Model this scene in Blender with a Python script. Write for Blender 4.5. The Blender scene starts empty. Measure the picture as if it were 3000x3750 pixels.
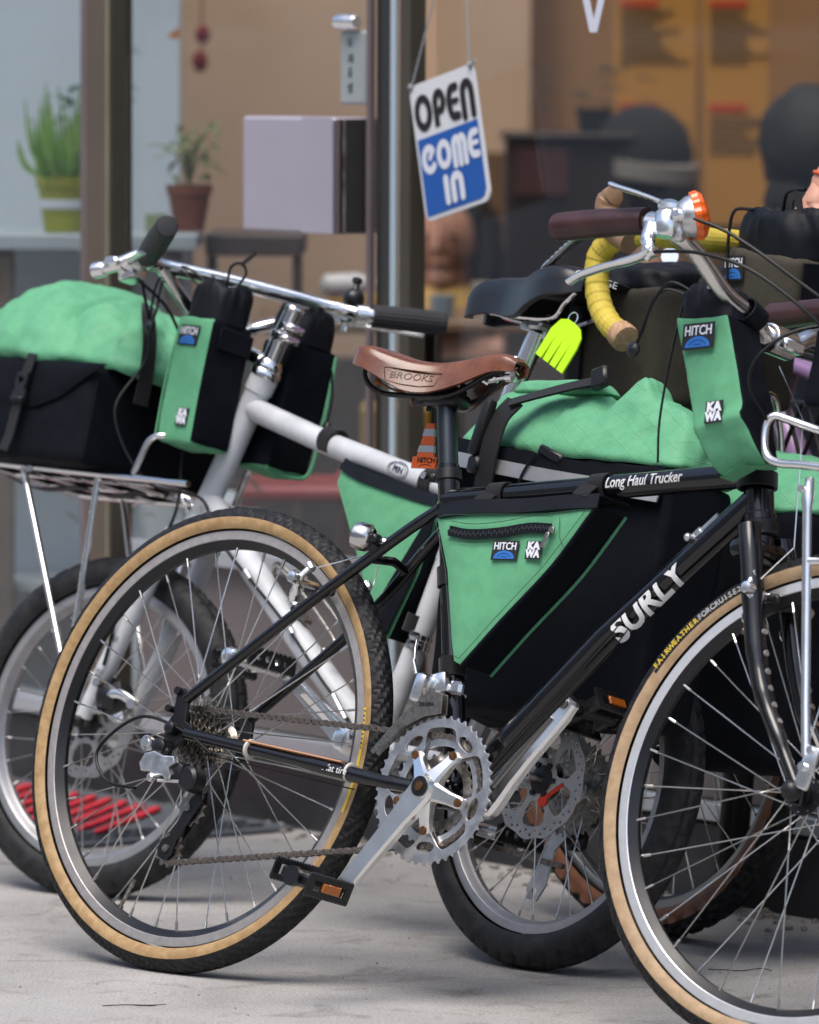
import bpy, bmesh, math, random
from mathutils import Vector, Matrix, noise
from mathutils.geometry import delaunay_2d_cdt
V = Vector; PI = math.pi
sin, cos, rad = math.sin, math.cos, math.radians
random.seed(7)
SC = bpy.context.scene
COL = SC.collection

# ------------------------------------------------------------------ camera
cam_d = bpy.data.cameras.new('camera')
cam = bpy.data.objects.new('camera', cam_d); COL.objects.link(cam)
CAM_H, PITCH, ROLL = 1.2437, rad(-4.129), rad(0.2025)
fwd = V((0, cos(PITCH), sin(PITCH))); up0 = V((0, -sin(PITCH), cos(PITCH))); rt0 = V((1, 0, 0))
rt = rt0*cos(ROLL) + up0*sin(ROLL); upv = up0*cos(ROLL) - rt0*sin(ROLL)
cam.matrix_world = Matrix(((rt.x, upv.x, -fwd.x, 0), (rt.y, upv.y, -fwd.y, 0), (rt.z, upv.z, -fwd.z, CAM_H), (0, 0, 0, 1)))
cam_d.sensor_fit = 'HORIZONTAL'; cam_d.sensor_width = 36.0
cam_d.lens = 36.0*23713.5/3000.0
cam_d.clip_start = 0.5; cam_d.clip_end = 3000
cam_d.dof.use_dof = True; cam_d.dof.focus_distance = 8.5; cam_d.dof.aperture_fstop = 7.2
SC.camera = cam
SC.cycles.use_adaptive_sampling = True; SC.cycles.adaptive_threshold = .02; SC.cycles.max_bounces = 6; SC.cycles.diffuse_bounces = 3; SC.cycles.glossy_bounces = 3; SC.cycles.transmission_bounces = 2; SC.cycles.transparent_max_bounces = 12
SC.cycles.caustics_reflective = False; SC.cycles.caustics_refractive = False

# ------------------------------------------------------------------ world, sun, exposure
wd = bpy.data.worlds.new('World'); SC.world = wd; wd.use_nodes = True
nt = wd.node_tree; nt.nodes.clear()
sky = nt.nodes.new('ShaderNodeTexSky'); sky.sky_type = 'NISHITA'; sky.sun_disc = False
SUN_EL, SUN_AZ = rad(68), rad(205)          # azimuth clockwise from +Y
sky.sun_elevation = SUN_EL; sky.sun_rotation = SUN_AZ
sky.air_density = 1.0; sky.dust_density = 3.0; sky.ozone_density = 1.0
bg = nt.nodes.new('ShaderNodeBackground'); bg.inputs['Strength'].default_value = 0.12
wo = nt.nodes.new('ShaderNodeOutputWorld')
nt.links.new(sky.outputs[0], bg.inputs[0]); nt.links.new(bg.outputs[0], wo.inputs[0])
sl = bpy.data.lights.new('sun', 'SUN'); sl.energy = 1.5; sl.angle = rad(38); sl.color = (1.0, 0.95, 0.88)
sun = bpy.data.objects.new('sun', sl); COL.objects.link(sun)
sd = V((sin(SUN_AZ)*cos(SUN_EL), cos(SUN_AZ)*cos(SUN_EL), sin(SUN_EL)))
sun.rotation_euler = sd.to_track_quat('Z', 'Y').to_euler(); sun.location = sd*30
vs = SC.view_settings
vs.view_transform = 'Standard'; vs.look = 'None'; vs.gamma = 1; vs.exposure = 0.84; vs.use_curve_mapping = False

# ------------------------------------------------------------------ materials
MATS = {}
def mat(name, col, rough=.5, metal=0., var=0., vscale=8., bump=0., bscale=200., coat=0., col2=None, spec=.5, sheen=0., bdist=.001, rvar=0.):
    if name in MATS: return MATS[name]
    m = bpy.data.materials.new(name); m.use_nodes = True; n = m.node_tree.nodes; l = m.node_tree.links
    b = n['Principled BSDF']
    b.inputs['Base Color'].default_value = (*col, 1); b.inputs['Roughness'].default_value = rough
    b.inputs['Metallic'].default_value = metal; b.inputs['Specular IOR Level'].default_value = spec
    b.inputs['Coat Weight'].default_value = coat; b.inputs['Coat Roughness'].default_value = .08
    b.inputs['Sheen Weight'].default_value = sheen
    tc = n.new('ShaderNodeTexCoord')
    if var or col2 or rvar:
        t = n.new('ShaderNodeTexNoise'); t.inputs['Scale'].default_value = vscale; t.inputs['Detail'].default_value = 3; t.inputs['Roughness'].default_value = .62
        l.new(tc.outputs['Object'], t.inputs['Vector'])
        r = n.new('ShaderNodeValToRGB'); c2 = col2 or tuple(min(1, c*(1+var)) for c in col); c1 = col if col2 else tuple(c*(1-var) for c in col)
        r.color_ramp.elements[0].position = .36; r.color_ramp.elements[1].position = .66
        r.color_ramp.elements[0].color = (*c1, 1); r.color_ramp.elements[1].color = (*c2, 1)
        l.new(t.outputs['Fac'], r.inputs[0])
        if var or col2: l.new(r.outputs[0], b.inputs['Base Color'])
        if rvar:
            mr = n.new('ShaderNodeMapRange'); mr.inputs[1].default_value = .3; mr.inputs[2].default_value = .7
            mr.inputs[3].default_value = max(.02, rough-rvar); mr.inputs[4].default_value = rough+rvar
            l.new(t.outputs['Fac'], mr.inputs[0]); l.new(mr.outputs[0], b.inputs['Roughness'])
    if bump:
        t2 = n.new('ShaderNodeTexNoise'); t2.inputs['Scale'].default_value = bscale; t2.inputs['Detail'].default_value = 1
        l.new(tc.outputs['Object'], t2.inputs['Vector'])
        bp = n.new('ShaderNodeBump'); bp.inputs['Strength'].default_value = bump; bp.inputs['Distance'].default_value = bdist
        l.new(t2.outputs['Fac'], bp.inputs['Height']); l.new(bp.outputs[0], b.inputs['Normal'])
    MATS[name] = m; return m

def fabric(name, col, col2, weave=900., wr=.75, grid=False, sheen=.03, crease=.5, spec=.3):
    """woven cloth: colour mottling, fine weave relief, broad creases, optional rip-stop lines"""
    m = bpy.data.materials.new(name); m.use_nodes = True; n = m.node_tree.nodes; l = m.node_tree.links
    b = n['Principled BSDF']; b.inputs['Roughness'].default_value = wr; b.inputs['Sheen Weight'].default_value = sheen
    b.inputs['Specular IOR Level'].default_value = spec
    tc = n.new('ShaderNodeTexCoord')
    t = n.new('ShaderNodeTexNoise'); t.inputs['Scale'].default_value = 60; t.inputs['Detail'].default_value = 4; t.inputs['Roughness'].default_value = .7
    l.new(tc.outputs['Object'], t.inputs['Vector'])
    r = n.new('ShaderNodeValToRGB'); r.color_ramp.elements[0].position = .33; r.color_ramp.elements[1].position = .68
    r.color_ramp.elements[0].color = (*col, 1); r.color_ramp.elements[1].color = (*col2, 1)
    l.new(t.outputs['Fac'], r.inputs[0])
    last = r.outputs[0]
    w = n.new('ShaderNodeTexNoise'); w.inputs['Scale'].default_value = weave; w.inputs['Detail'].default_value = 0
    l.new(tc.outputs['Object'], w.inputs['Vector'])
    c = n.new('ShaderNodeTexNoise'); c.inputs['Scale'].default_value = 13; c.noise_type = 'RIDGED_MULTIFRACTAL'; c.inputs['Detail'].default_value = 2; c.inputs['Distortion'].default_value = .6
    l.new(tc.outputs['Object'], c.inputs['Vector'])
    b1 = n.new('ShaderNodeBump'); b1.inputs['Strength'].default_value = crease; b1.inputs['Distance'].default_value = .0055
    l.new(c.outputs['Fac'], b1.inputs['Height'])
    b2 = n.new('ShaderNodeBump'); b2.inputs['Strength'].default_value = .35; b2.inputs['Distance'].default_value = .0007
    l.new(w.outputs['Fac'], b2.inputs['Height']); l.new(b1.outputs[0], b2.inputs['Normal'])
    nrm = b2.outputs[0]
    if grid:
        for ang in (rad(28), rad(-28)):
            mp = n.new('ShaderNodeMapping'); mp.inputs['Rotation'].default_value = (0, ang, 0); l.new(tc.outputs['Object'], mp.inputs['Vector'])
            wv = n.new('ShaderNodeTexWave'); wv.wave_type = 'BANDS'; wv.bands_direction = 'Z'; wv.inputs['Scale'].default_value = 14
            l.new(mp.outputs[0], wv.inputs['Vector'])
            cr = n.new('ShaderNodeValToRGB'); cr.color_ramp.elements[0].position = .985; cr.color_ramp.elements[1].position = 1.0
            l.new(wv.outputs['Fac'], cr.inputs[0])
            b3 = n.new('ShaderNodeBump'); b3.inputs['Strength'].default_value = .3; b3.inputs['Distance'].default_value = .002
            l.new(cr.outputs[0], b3.inputs['Height']); l.new(nrm, b3.inputs['Normal']); nrm = b3.outputs[0]
    l.new(last, b.inputs['Base Color']); l.new(nrm, b.inputs['Normal'])
    MATS[name] = m; return m

M_BLACKPAINT = mat('gloss black paint', (.004, .004, .005), .12, coat=.3, rvar=.06, vscale=14)
M_WHITEPAINT = mat('off white paint', (.56, .58, .60), .32, var=.12, vscale=14, coat=.2, bump=.05, bscale=60)
M_LILAC = mat('lilac paint', (.42, .26, .50), .35, var=.06, coat=.3)
M_CHROME = mat('chrome', (.82, .81, .80), .07, 1., rvar=.05, vscale=30)
M_ALU = mat('polished aluminium', (.90, .90, .89), .24, 1., rvar=.05, vscale=25)
M_ALUD = mat('dull aluminium', (.68, .68, .68), .36, 1., rvar=.08, vscale=60, var=.08)
M_STEEL = mat('worn steel', (.46, .44, .40), .36, 1., col2=(.20, .17, .14), vscale=120, rvar=.12)
M_CHAIN = mat('oily chain steel', (.38, .33, .28), .40, 1., col2=(.20, .165, .135), vscale=160, rvar=.1)
M_RUST = mat('rusty bolt steel', (.22, .11, .05), .5, 1., var=.3, vscale=200)
M_RUBBER = mat('tyre rubber', (.0065, .0068, .0078), .55, col2=(.017, .017, .018), vscale=70, bump=.25, bscale=500, spec=.3)
M_RUBBERD = mat('dusty tyre rubber', (.009, .0097, .011), .6, col2=(.026, .026, .028), vscale=45, bump=.25, bscale=500, spec=.3)
M_TANR = mat('amber sidewall', (.33, .205, .088), .6, col2=(.45, .30, .145), vscale=75, bump=.15, bscale=700)
M_TANF = mat('tan sidewall', (.34, .23, .13), .62, col2=(.44, .305, .18), vscale=60, bump=.15, bscale=700)
M_BROWNW = mat('brown sidewall', (.17, .065, .028), .55, col2=(.25, .10, .045), vscale=40)
M_RIMBLK = mat('black anodised rim', (.012, .012, .014), .32, metal=.2, rvar=.08)
M_RIMSIL = mat('brake track', (.40, .38, .375), .42, .45, var=.1, vscale=80, bump=.1, bscale=900)
M_BLKPLAS = mat('black plastic', (.008, .008, .0095), .38, rvar=.1, bump=.06, bscale=600)
M_BLKRUB = mat('black grip rubber', (.016, .017, .020), .62, bump=.15, bscale=500)
M_CABLE = mat('cable housing', (.004, .0045, .0055), .42, spec=.3)
M_LEATHER = mat('brown saddle leather', (.115, .034, .014), .27, col2=(.195, .066, .028), vscale=22, coat=.22, bump=.15, bscale=420, rvar=.08)
M_GRIPBR = mat('oxblood grip leather', (.035, .012, .013), .36, col2=(.055, .022, .021), vscale=30, bump=.2, bscale=300)
M_GUM = mat('gum hood', (.26, .155, .09), .55, var=.12, vscale=60)
M_TAPE = mat('yellow bar tape', (.52, .40, .04), .7, col2=(.64, .50, .08), vscale=60, bump=.3, bscale=500)
M_CORK = mat('cork', (.36, .20, .11), .8, col2=(.52, .33, .20), vscale=160, bump=.4, bscale=300)
M_SADDLEBK = mat('black saddle cover', (.009, .010, .013), .36, bump=.12, bscale=900, rvar=.06)
M_WHITEINK = mat('white ink', (.72, .72, .72), .5, var=.06, vscale=90)
M_YELLOWINK = mat('yellow ink', (.72, .52, .05), .5)
M_GREEN = fabric('mint green canvas', (.104, .345, .180), (.128, .395, .212), crease=.95)
M_GREENX = fabric('mint green sailcloth', (.106, .350, .186), (.132, .405, .220), grid=True, wr=.55, crease=1.0)
M_BLKFAB = fabric('black canvas', (.0026, .0038, .0070), (.0038, .0054, .0095), sheen=0., spec=.14, crease=.7)
M_BLKNYL = fabric('black nylon', (.0035, .0048, .0080), (.0055, .0072, .0110), wr=.55, crease=.9, sheen=0., spec=.22)
M_OLIVE = fabric('olive canvas', (.050, .043, .031), (.062, .053, .038))
M_WEB = mat('black webbing', (.0035, .0037, .0046), .6, spec=.2, bump=.5, bscale=700, sheen=.2)
M_REFL = mat('grey reflective tape', (.38, .38, .39), .35, metal=.35, var=.06, vscale=50)
M_HIVIS = mat('lime hi-vis film', (.52, .88, .0), .4, var=.03)
M_AMBER = mat('amber reflector', (.45, .12, .01), .15, bump=.6, bscale=350, coat=.5)
M_ORANGE = mat('orange plastic', (.85, .13, .01), .25, coat=.4, bump=.1)
M_CONEW = mat('silver reflective', (.5, .52, .54), .35, metal=.3)
M_PATCH = mat('black patch', (.012, .012, .016), .7, bump=.3, bscale=900)
M_PBLUE = mat('patch blue', (.02, .16, .52), .6, bump=.3, bscale=900)
M_PWHITE = mat('patch white', (.74, .76, .82), .7, bump=.3, bscale=900)

# ------------------------------------------------------------------ mesh builder
def cat(pts, n=8, closed=False):
    """Catmull-Rom through points"""
    P = [V(p) for p in pts]; out = []
    k = len(P); rng = range(k if closed else k-1)
    for i in rng:
        p1, p2 = P[i], P[(i+1) % k]
        p0 = P[i-1] if (i > 0 or closed) else p1*2-p2
        p3 = P[(i+2) % k] if (i+2 < k or closed) else p2*2-p1
        for j in range(n):
            t = j/n
            out.append(.5*((2*p1)+(p2-p0)*t+(2*p0-5*p1+4*p2-p3)*t*t+(3*p1-p0-3*p2+p3)*t**3))
    if not closed: out.append(P[-1])
    return out

class MB:
    def __init__(s): s.v = []; s.f = []; s.m = []; s.cur = 0
    def add(s, vs, fs, mi=None):
        o = len(s.v); s.v += [V(p) for p in vs]; mi = s.cur if mi is None else mi
        for f in fs: s.f.append(tuple(i+o for i in f)); s.m.append(mi)
        return s
    def tube(s, path, r, seg=12, caps=True, closed=False, flat=None, mi=None, upv=None):
        """sweep; r number or list; flat=(a,b) scales the section"""
        P = [V(p) for p in path]; n = len(P)
        R = r if isinstance(r, (list, tuple)) else [r]*n
        if len(R) != n:
            R = [R[0]+(R[-1]-R[0])*i/(n-1) for i in range(n)]
        tg = []
        for i in range(n):
            a = P[i-1] if i > 0 or closed else P[i]; b = P[(i+1) % n] if i < n-1 or closed else P[i]
            t = b-a; tg.append(t.normalized() if t.length > 1e-9 else V((0, 0, 1)))
        u = upv or V((0, 0, 1))
        u = V(u)
        if abs(tg[0].dot(u)) > .95: u = V((1, 0, 0)) if abs(tg[0].x) < .9 else V((0, 1, 0))
        x = (u-tg[0]*u.dot(tg[0])).normalized(); vs = []
        fa, fb = flat or (1, 1)
        for i in range(n):
            if i: x = (x-tg[i]*x.dot(tg[i])); x = x.normalized() if x.length > 1e-9 else V((1, 0, 0))
            y = tg[i].cross(x)
            for k in range(seg):
                a = 2*PI*k/seg; vs.append(P[i]+(x*cos(a)*fa+y*sin(a)*fb)*R[i])
        fs = []
        for i in range(n if closed else n-1):
            for k in range(seg):
                a = i*seg+k; b = i*seg+(k+1) % seg; c = ((i+1) % n)*seg+(k+1) % seg; d = ((i+1) % n)*seg+k
                fs.append((a, b, c, d))
        if caps and not closed:
            fs.append(tuple(reversed(range(seg)))); fs.append(tuple(range((n-1)*seg, n*seg)))
        return s.add(vs, fs, mi)
    def cyl(s, a, b, r, r2=None, seg=14, mi=None): return s.tube([a, b], [r, r if r2 is None else r2], seg, mi=mi)
    def rev(s, prof, segs=48, closed=False, M=None, mats=None, a0=0., a1=2*PI):
        """revolve (radius, axial) about the local y axis"""
        n = len(prof); full = abs(a1-a0-2*PI) < 1e-6; vs = []; fs = []; ms = []
        cnt = segs if full else segs+1
        for i in range(cnt):
            a = a0+(a1-a0)*i/segs
            for (r, y) in prof: vs.append(V((r*cos(a), y, r*sin(a))))
        for i in range(segs):
            j = (i+1) % cnt
            for k in range(n if closed else n-1):
                k2 = (k+1) % n
                fs.append((i*n+k, i*n+k2, j*n+k2, j*n+k)); ms.append(mats[k] if mats else s.cur)
        if M is not None: vs = [M @ p for p in vs]
        o = len(s.v); s.v += vs
        for f, m in zip(fs, ms): s.f.append(tuple(i+o for i in f)); s.m.append(m)
        return s
    def lathe(s, a, axis, prof, seg=24, mi=None):
        """(distance along axis, radius) list from point a"""
        ax = V(axis).normalized(); return s.tube([V(a)+ax*d for d, r in prof], [max(r, 1e-5) for d, r in prof], seg, mi=mi)
    def box(s, c, size, M=None, bev=0., mi=None, seg=1):
        bm = bmesh.new(); bmesh.ops.create_cube(bm, size=1)
        for v in bm.verts: v.co = V((v.co.x*size[0], v.co.y*size[1], v.co.z*size[2]))
        if bev: bmesh.ops.bevel(bm, geom=bm.edges[:], offset=min(bev, min(size)*.45), segments=seg, affect='EDGES', profile=.5)
        bm.verts.index_update()
        T = Matrix.Translation(V(c)) @ (M.to_4x4() if M is not None else Matrix())
        s.add([T @ v.co for v in bm.verts], [tuple(v.index for v in f.verts) for f in bm.faces], mi); bm.free(); return s
    def sphere(s, c, r, seg=14, sc=(1, 1, 1), M=None, mi=None):
        vs = []; fs = []; n = seg//2
        for i in range(n+1):
            a = PI*i/n
            for k in range(seg):
                b = 2*PI*k/seg; p = V((sin(a)*cos(b)*sc[0], sin(a)*sin(b)*sc[1], cos(a)*sc[2]))*r
                vs.append(V(c)+(M @ p if M is not None else p))
        for i in range(n):
            for k in range(seg):
                fs.append((i*seg+k, i*seg+(k+1) % seg, (i+1)*seg+(k+1) % seg, (i+1)*seg+k))
        return s.add(vs, fs, mi)
    def mesh(s, me, T=None, mi=None):
        T = T or Matrix(); return s.add([T @ v.co for v in me.vertices], [tuple(p.vertices) for p in me.polygons], mi)
    def plate(s, outline, holes=(), th=.003, T=None, bev=0., mi=None):
        """flat cut-out in local xy, thickness along z (centred)"""
        cu = bpy.data.curves.new('tmp', 'CURVE'); cu.dimensions = '2D'; cu.fill_mode = 'BOTH'; cu.extrude = max(th/2-bev, 1e-5); cu.bevel_depth = bev; cu.bevel_resolution = 1
        if bev: cu.offset = -bev
        for loop in [outline]+list(holes):
            sp = cu.splines.new('POLY'); sp.points.add(len(loop)-1); sp.use_cyclic_u = True
            for p, q in zip(sp.points, loop): p.co = (q[0], q[1], 0, 1)
        o = bpy.data.objects.new('tmp', cu); me = bpy.data.meshes.new_from_object(o)
        s.mesh(me, T, mi); bpy.data.objects.remove(o); bpy.data.curves.remove(cu); bpy.data.meshes.remove(me); return s
    def text(s, body, size, T, th=.0006, off=0., mi=None, shear=0., space=1., wx=1.):
        cu = bpy.data.curves.new('tmp', 'FONT'); cu.body = body; cu.size = size; cu.extrude = th/2; cu.offset = off*size
        cu.align_x = 'CENTER'; cu.align_y = 'CENTER'; cu.shear = shear; cu.space_character = space; cu.resolution_u = 3
        o = bpy.data.objects.new('tmp', cu); me = bpy.data.meshes.new_from_object(o)
        s.mesh(me, T @ Matrix.Diagonal((wx, 1, 1, 1)), mi); bpy.data.objects.remove(o); bpy.data.curves.remove(cu); bpy.data.meshes.remove(me); return s
    def ribbon(s, path, w, th, nrm, mi=None):
        """flat strap: width w across, thickness th along nrm(i)"""
        P = [V(p) for p in path]; n = len(P); vs = []; fs = []
        for i in range(n):
            t = (P[min(i+1, n-1)]-P[max(i-1, 0)]).normalized(); N = V(nrm(i) if callable(nrm) else nrm); N = (N-t*N.dot(t)).normalized(); b = t.cross(N)
            for sx, sy in ((-1, -1), (1, -1), (1, 1), (-1, 1)): vs.append(P[i]+b*sx*w/2+N*sy*th/2)
        for i in range(n-1):
            for k in range(4): fs.append((i*4+k, i*4+(k+1) % 4, i*4+4+(k+1) % 4, i*4+4+k))
        fs += [(3, 2, 1, 0), (n*4-4, n*4-3, n*4-2, n*4-1)]
        return s.add(vs, fs, mi)

ORG = {}
def tagthing(o, label, cat_, group=None):
    o['label'] = label; o['category'] = cat_
    if group: o['group'] = group
    return o
def thing(name, label, cat_, F=None, org=(0, 0, 0), group=None):
    """Empty at the thing's base; F = frame (4x4), org = base point in that frame's coordinates"""
    o = bpy.data.objects.new(name, None); COL.objects.link(o); o.empty_display_size = .05
    o.matrix_world = (F or Matrix()) @ Matrix.Translation(V(org)); ORG[o.name] = V(org)
    return tagthing(o, label, cat_, group)
def finish(me, smooth=40):
    if smooth:
        me.polygons.foreach_set('use_smooth', [True]*len(me.polygons))
        me.set_sharp_from_angle(angle=rad(smooth))
def tomesh(name, mb, mats, smooth=40, off=None):
    me = bpy.data.meshes.new(name)
    vs = mb.v if off is None else [p-off for p in mb.v]
    me.from_pydata([tuple(p) for p in vs], [], mb.f); mats = mats if isinstance(mats, (list, tuple)) else [mats]
    for m in mats: me.materials.append(m)
    if len(mats) > 1: me.polygons.foreach_set('material_index', mb.m)
    bm = bmesh.new(); bm.from_mesh(me); bmesh.ops.recalc_face_normals(bm, faces=bm.faces); bm.to_mesh(me); bm.free()
    finish(me, smooth); return me
def part(name, mb, mats, parent, smooth=40, M=None, label=None, kind=None):
    """one mesh object under a thing or part; coordinates are those of the thing's frame"""
    top = parent
    while top.parent: top = top.parent
    off = ORG.get(top.name, V((0, 0, 0))) if M is None else None
    o = bpy.data.objects.new(name, tomesh(name, mb, mats, smooth, off)); COL.objects.link(o); o.parent = parent
    if M is not None: o.matrix_local = Matrix.Translation(-ORG.get(top.name, V((0, 0, 0)))) @ M if parent is top else M
    elif parent is not top: o.matrix_local = Matrix()
    if label: o['label'] = label
    if kind: o['kind'] = kind
    return o
def inst(name, me, parent, M):
    o = bpy.data.objects.new(name, me); COL.objects.link(o); o.parent = parent; o.matrix_local = M; return o
def pieces(name, mbs, mats, parent, **k):
    """several like pieces, each an object of its own"""
    return [part(name, m, mats, parent, **k) for m in mbs]
def solo(name, mb, mats, label, cat_, smooth=40, group=None, kind=None, F=None, org=None):
    """a thing that is one mesh"""
    c = V(org) if org is not None else V((0, 0, 0))
    o = bpy.data.objects.new(name, tomesh(name, mb, mats, smooth, c)); COL.objects.link(o); o.matrix_world = (F or Matrix()) @ Matrix.Translation(c)
    if kind: o['kind'] = kind
    if label: tagthing(o, label, cat_, group)
    return o
def frame(x, y, yaw, lean):
    a = rad(yaw); d = V((cos(a), sin(a), 0)); l = V((-sin(a), cos(a), 0)); L = rad(lean)
    up = V((0, 0, cos(L)))+l*sin(L); n = l*cos(L)-V((0, 0, sin(L)))
    return Matrix(((d.x, n.x, up.x, x), (d.y, n.y, up.y, y), (d.z, n.z, up.z, 0), (0, 0, 0, 1)))
def basis(o, x, y, z):
    x, y, z, o = V(x), V(y), V(z), V(o)
    return Matrix(((x.x, y.x, z.x, o.x), (x.y, y.y, z.y, o.y), (x.z, y.z, z.z, o.z), (0, 0, 0, 1)))
def face_nz(o, xdir, nrm):
    """matrix for a decal: x along xdir, z along nrm, origin o"""
    z = V(nrm).normalized(); x = V(xdir); x = (x-z*x.dot(z)).normalized(); return basis(o, x, z.cross(x), z)

# ------------------------------------------------------------------ wheels
def tread_fn(kind, th, ph, h):
    """radial change of the tread at wheel angle th, section angle ph (radians)"""
    if kind == 'herring':
        u = (th*100/(2*PI)+abs(ph)*1.7) % 1.0
        rib = abs(ph) < .10
        if abs(ph) > 1.25: return 0
        return -.0020 if (u < .26 and not rib) else 0.0006*(1-abs(ph))
    if kind == 'semi':
        k = .35 if ph > 0 else .85
        u = (th*72/(2*PI)+abs(ph)*1.1+k) % 1.0
        return -.0026 if (u < .24 and .15 < abs(ph) < 1.2) else 0
    if kind == 'street':
        u = (th*52/(2*PI)+abs(ph)*.55+(.5 if ph > 0 else 0)) % 1.0
        return -.0026 if (u < .10 and .1 < abs(ph) < 1.15) or .28 < abs(ph) < .33 else 0
    if kind == 'knob':
        row = int((abs(ph)+.02)/.31); u = (th*58/(2*PI)+(.5 if row % 2 else 0)) % 1.0; w = ((abs(ph)+.02)/.31) % 1.0
        return .0045 if (u < .55 and .12 < w < .88 and abs(ph) < 1.25) else -.0005
    return 0
def wheel(parent, hub, R, h, rimR, rimdep, rimw, nsp, M_rot, tyre_m, side_m, rim_m, kind='herring', segs=576, edge=1.5, hubspec=None, flange=.021, disc=False, spoke_r=.00105, side_edge=None, low=False, valve=None, rot0=0.):
    """hub mesh is the wheel part; tyre, rim, spokes, valve are its pieces"""
    hb = MB(); hs = hubspec or dict(w=.034, r=.012, ax=.06)
    w, r, ax = hs['w'], hs['r'], hs['ax']
    hb.rev([(.002, -ax), (.005, -ax), (.005, -w-.012), (r, -w-.010), (r, -w-.002), (flange+.004, -w-.0015), (flange+.004, -w+.0015), (r*1.15, -w+.006), (r*.9, 0), (r*1.15, w-.006), (flange+.004, w-.0015), (flange+.004, w+.0015), (r, w+.002), (r, w+.010), (.005, w+.012), (.005, ax), (.002, ax)], 28)
    top = parent
    wh = part('wheel', hb, hs.get('m', M_ALUD), parent, M=Matrix.Translation(V(hub)) @ M_rot)
    # tyre
    Rc = R-h; tb = MB(); ns = 22
    phs = [-2.25+4.5*k/(ns-1) for k in range(ns)]
    vs = []; fs = []; ms = []
    for i in range(segs):
        th = 2*PI*i/segs
        for ph in phs:
            hh = h+(tread_fn(kind, th, ph, h) if abs(ph) < edge else 0)
            fl = 1.0+(.06*max(0, 1-abs(ph)/.5) if False else 0)
            vs.append(V(((Rc+hh*cos(ph)*fl)*cos(th), hh*sin(ph), (Rc+hh*cos(ph)*fl)*sin(th))))
    for i in range(segs):
        j = (i+1) % segs
        for k in range(ns-1):
            fs.append((i*ns+k, i*ns+k+1, j*ns+k+1, j*ns+k)); mid = abs((phs[k]+phs[k+1])/2)
            ms.append(1 if mid > edge else 0)
    tb.v = vs; tb.f = fs; tb.m = ms
    part('tyre', tb, [tyre_m, side_m], wh, M=Matrix(), smooth=28)
    # rim
    a, d, b = rimR, rimR-rimdep, rimw
    rb = MB(); prof = [(a, b), (a-.0115, b+.0002), (a-.0125, b-.0007), (d+.004, b*.55), (d, b*.28), (d, -b*.28), (d+.004, -b*.55), (a-.0125, -b+.0007), (a-.0115, -b-.0002), (a, -b), (a-.006, -b+.004), (a-.006, b-.004)]
    rm = [0, 0, 1, 1, 1, 1, 1, 0, 0, 0, 1, 0]
    rb.rev(prof, 144, closed=True, mats=rm)
    part('rim', rb, rim_m, wh, M=Matrix(), smooth=35)
    # spokes
    per = nsp//4; cross = 3 if nsp >= 32 else 2
    for side in (-1, 1):
        for lead in (-1, 1):
            sb = MB(); off = 2*PI/(nsp/2)*cross*lead*.86
            p0 = V((flange*cos(off), side*w, flange*sin(off))); p1 = V(((d+.002), side*.003, 0)); q = p1+(p0-p1)*.055
            sb.tube([p0+V((0, side*.002, 0)), p0, q, p1], [spoke_r]*4, 6, mi=0)
            sb.tube([q, p1], [spoke_r*1.9, spoke_r*1.9], 8, mi=0)
            me = tomesh('spoke', sb, [M_SPOKE], 40)
            base = (0 if side > 0 else 1)*2*PI/nsp + (0 if lead > 0 else 2)*2*PI/nsp
            for k in range(per):
                inst('spoke', me, wh, Matrix.Rotation(-(base+k*2*PI/per+rot0), 4, 'Y'))
    if valve is not None:
        vb = MB(); vb.tube([(d-.0, 0, 0), (d-.004, 0, 0), (d-.004, 0, 0), (d-.032, 0, 0), (d-.034, 0, 0), (d-.044, 0, 0)], [.0045, .0045, .0027, .0027, .0035, .0022], 10)
        part('valve', vb, M_STEEL, wh, M=Matrix.Rotation(-valve, 4, 'Y'))
    return wh
M_SPOKE = mat('stainless spoke', (.66, .64, .60), .25, 1.)
def steer_rot(st, head):
    h = rad(head); ax = V((-cos(h), 0, sin(h))); return Matrix.Rotation(rad(st), 4, ax)
def ring_pts(r, n, a0=0., a1=2*PI, c=(0, 0)):
    return [(c[0]+r*cos(a0+(a1-a0)*i/n), c[1]+r*sin(a0+(a1-a0)*i/n)) for i in range(n+1 if abs(a1-a0) < 2*PI-1e-6 else n)]
def teeth(n, depth=.0045, root=None):
    r = n*.0127/(2*PI); o = []
    for i in range(n):
        for f, dr in ((.0, -depth*.55), (.22, -depth*.35), (.40, depth*.5), (.52, depth*.5), (.72, -depth*.35)):
            a = 2*PI*(i+f)/n; o.append(((r+dr)*cos(a), (r+dr)*sin(a)))
    return o
def window(r0, r1, a0, a1, n=8, rd=.18):
    """rounded ring-sector hole"""
    am = (a1-a0)*rd; o = []
    for i in range(n+1): a = a0+am+(a1-a0-2*am)*i/n; o.append((r1*cos(a), r1*sin(a)))
    rm = (r0+r1)/2; o.append(((r1*.86+r0*.14)*cos(a1-am*.35), (r1*.86+r0*.14)*sin(a1-am*.35))); o.append((rm*cos(a1), rm*sin(a1))); o.append(((r0*.86+r1*.14)*cos(a1-am*.35), (r0*.86+r1*.14)*sin(a1-am*.35)))
    for i in range(n+1): a = a1-am-(a1-a0-2*am)*i/n; o.append((r0*cos(a), r0*sin(a)))
    o.append(((r0*.86+r1*.14)*cos(a0+am*.35), (r0*.86+r1*.14)*sin(a0+am*.35))); o.append((rm*cos(a0), rm*sin(a0))); o.append(((r1*.86+r0*.14)*cos(a0+am*.35), (r1*.86+r0*.14)*sin(a0+am*.35)))
    return o
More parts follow.
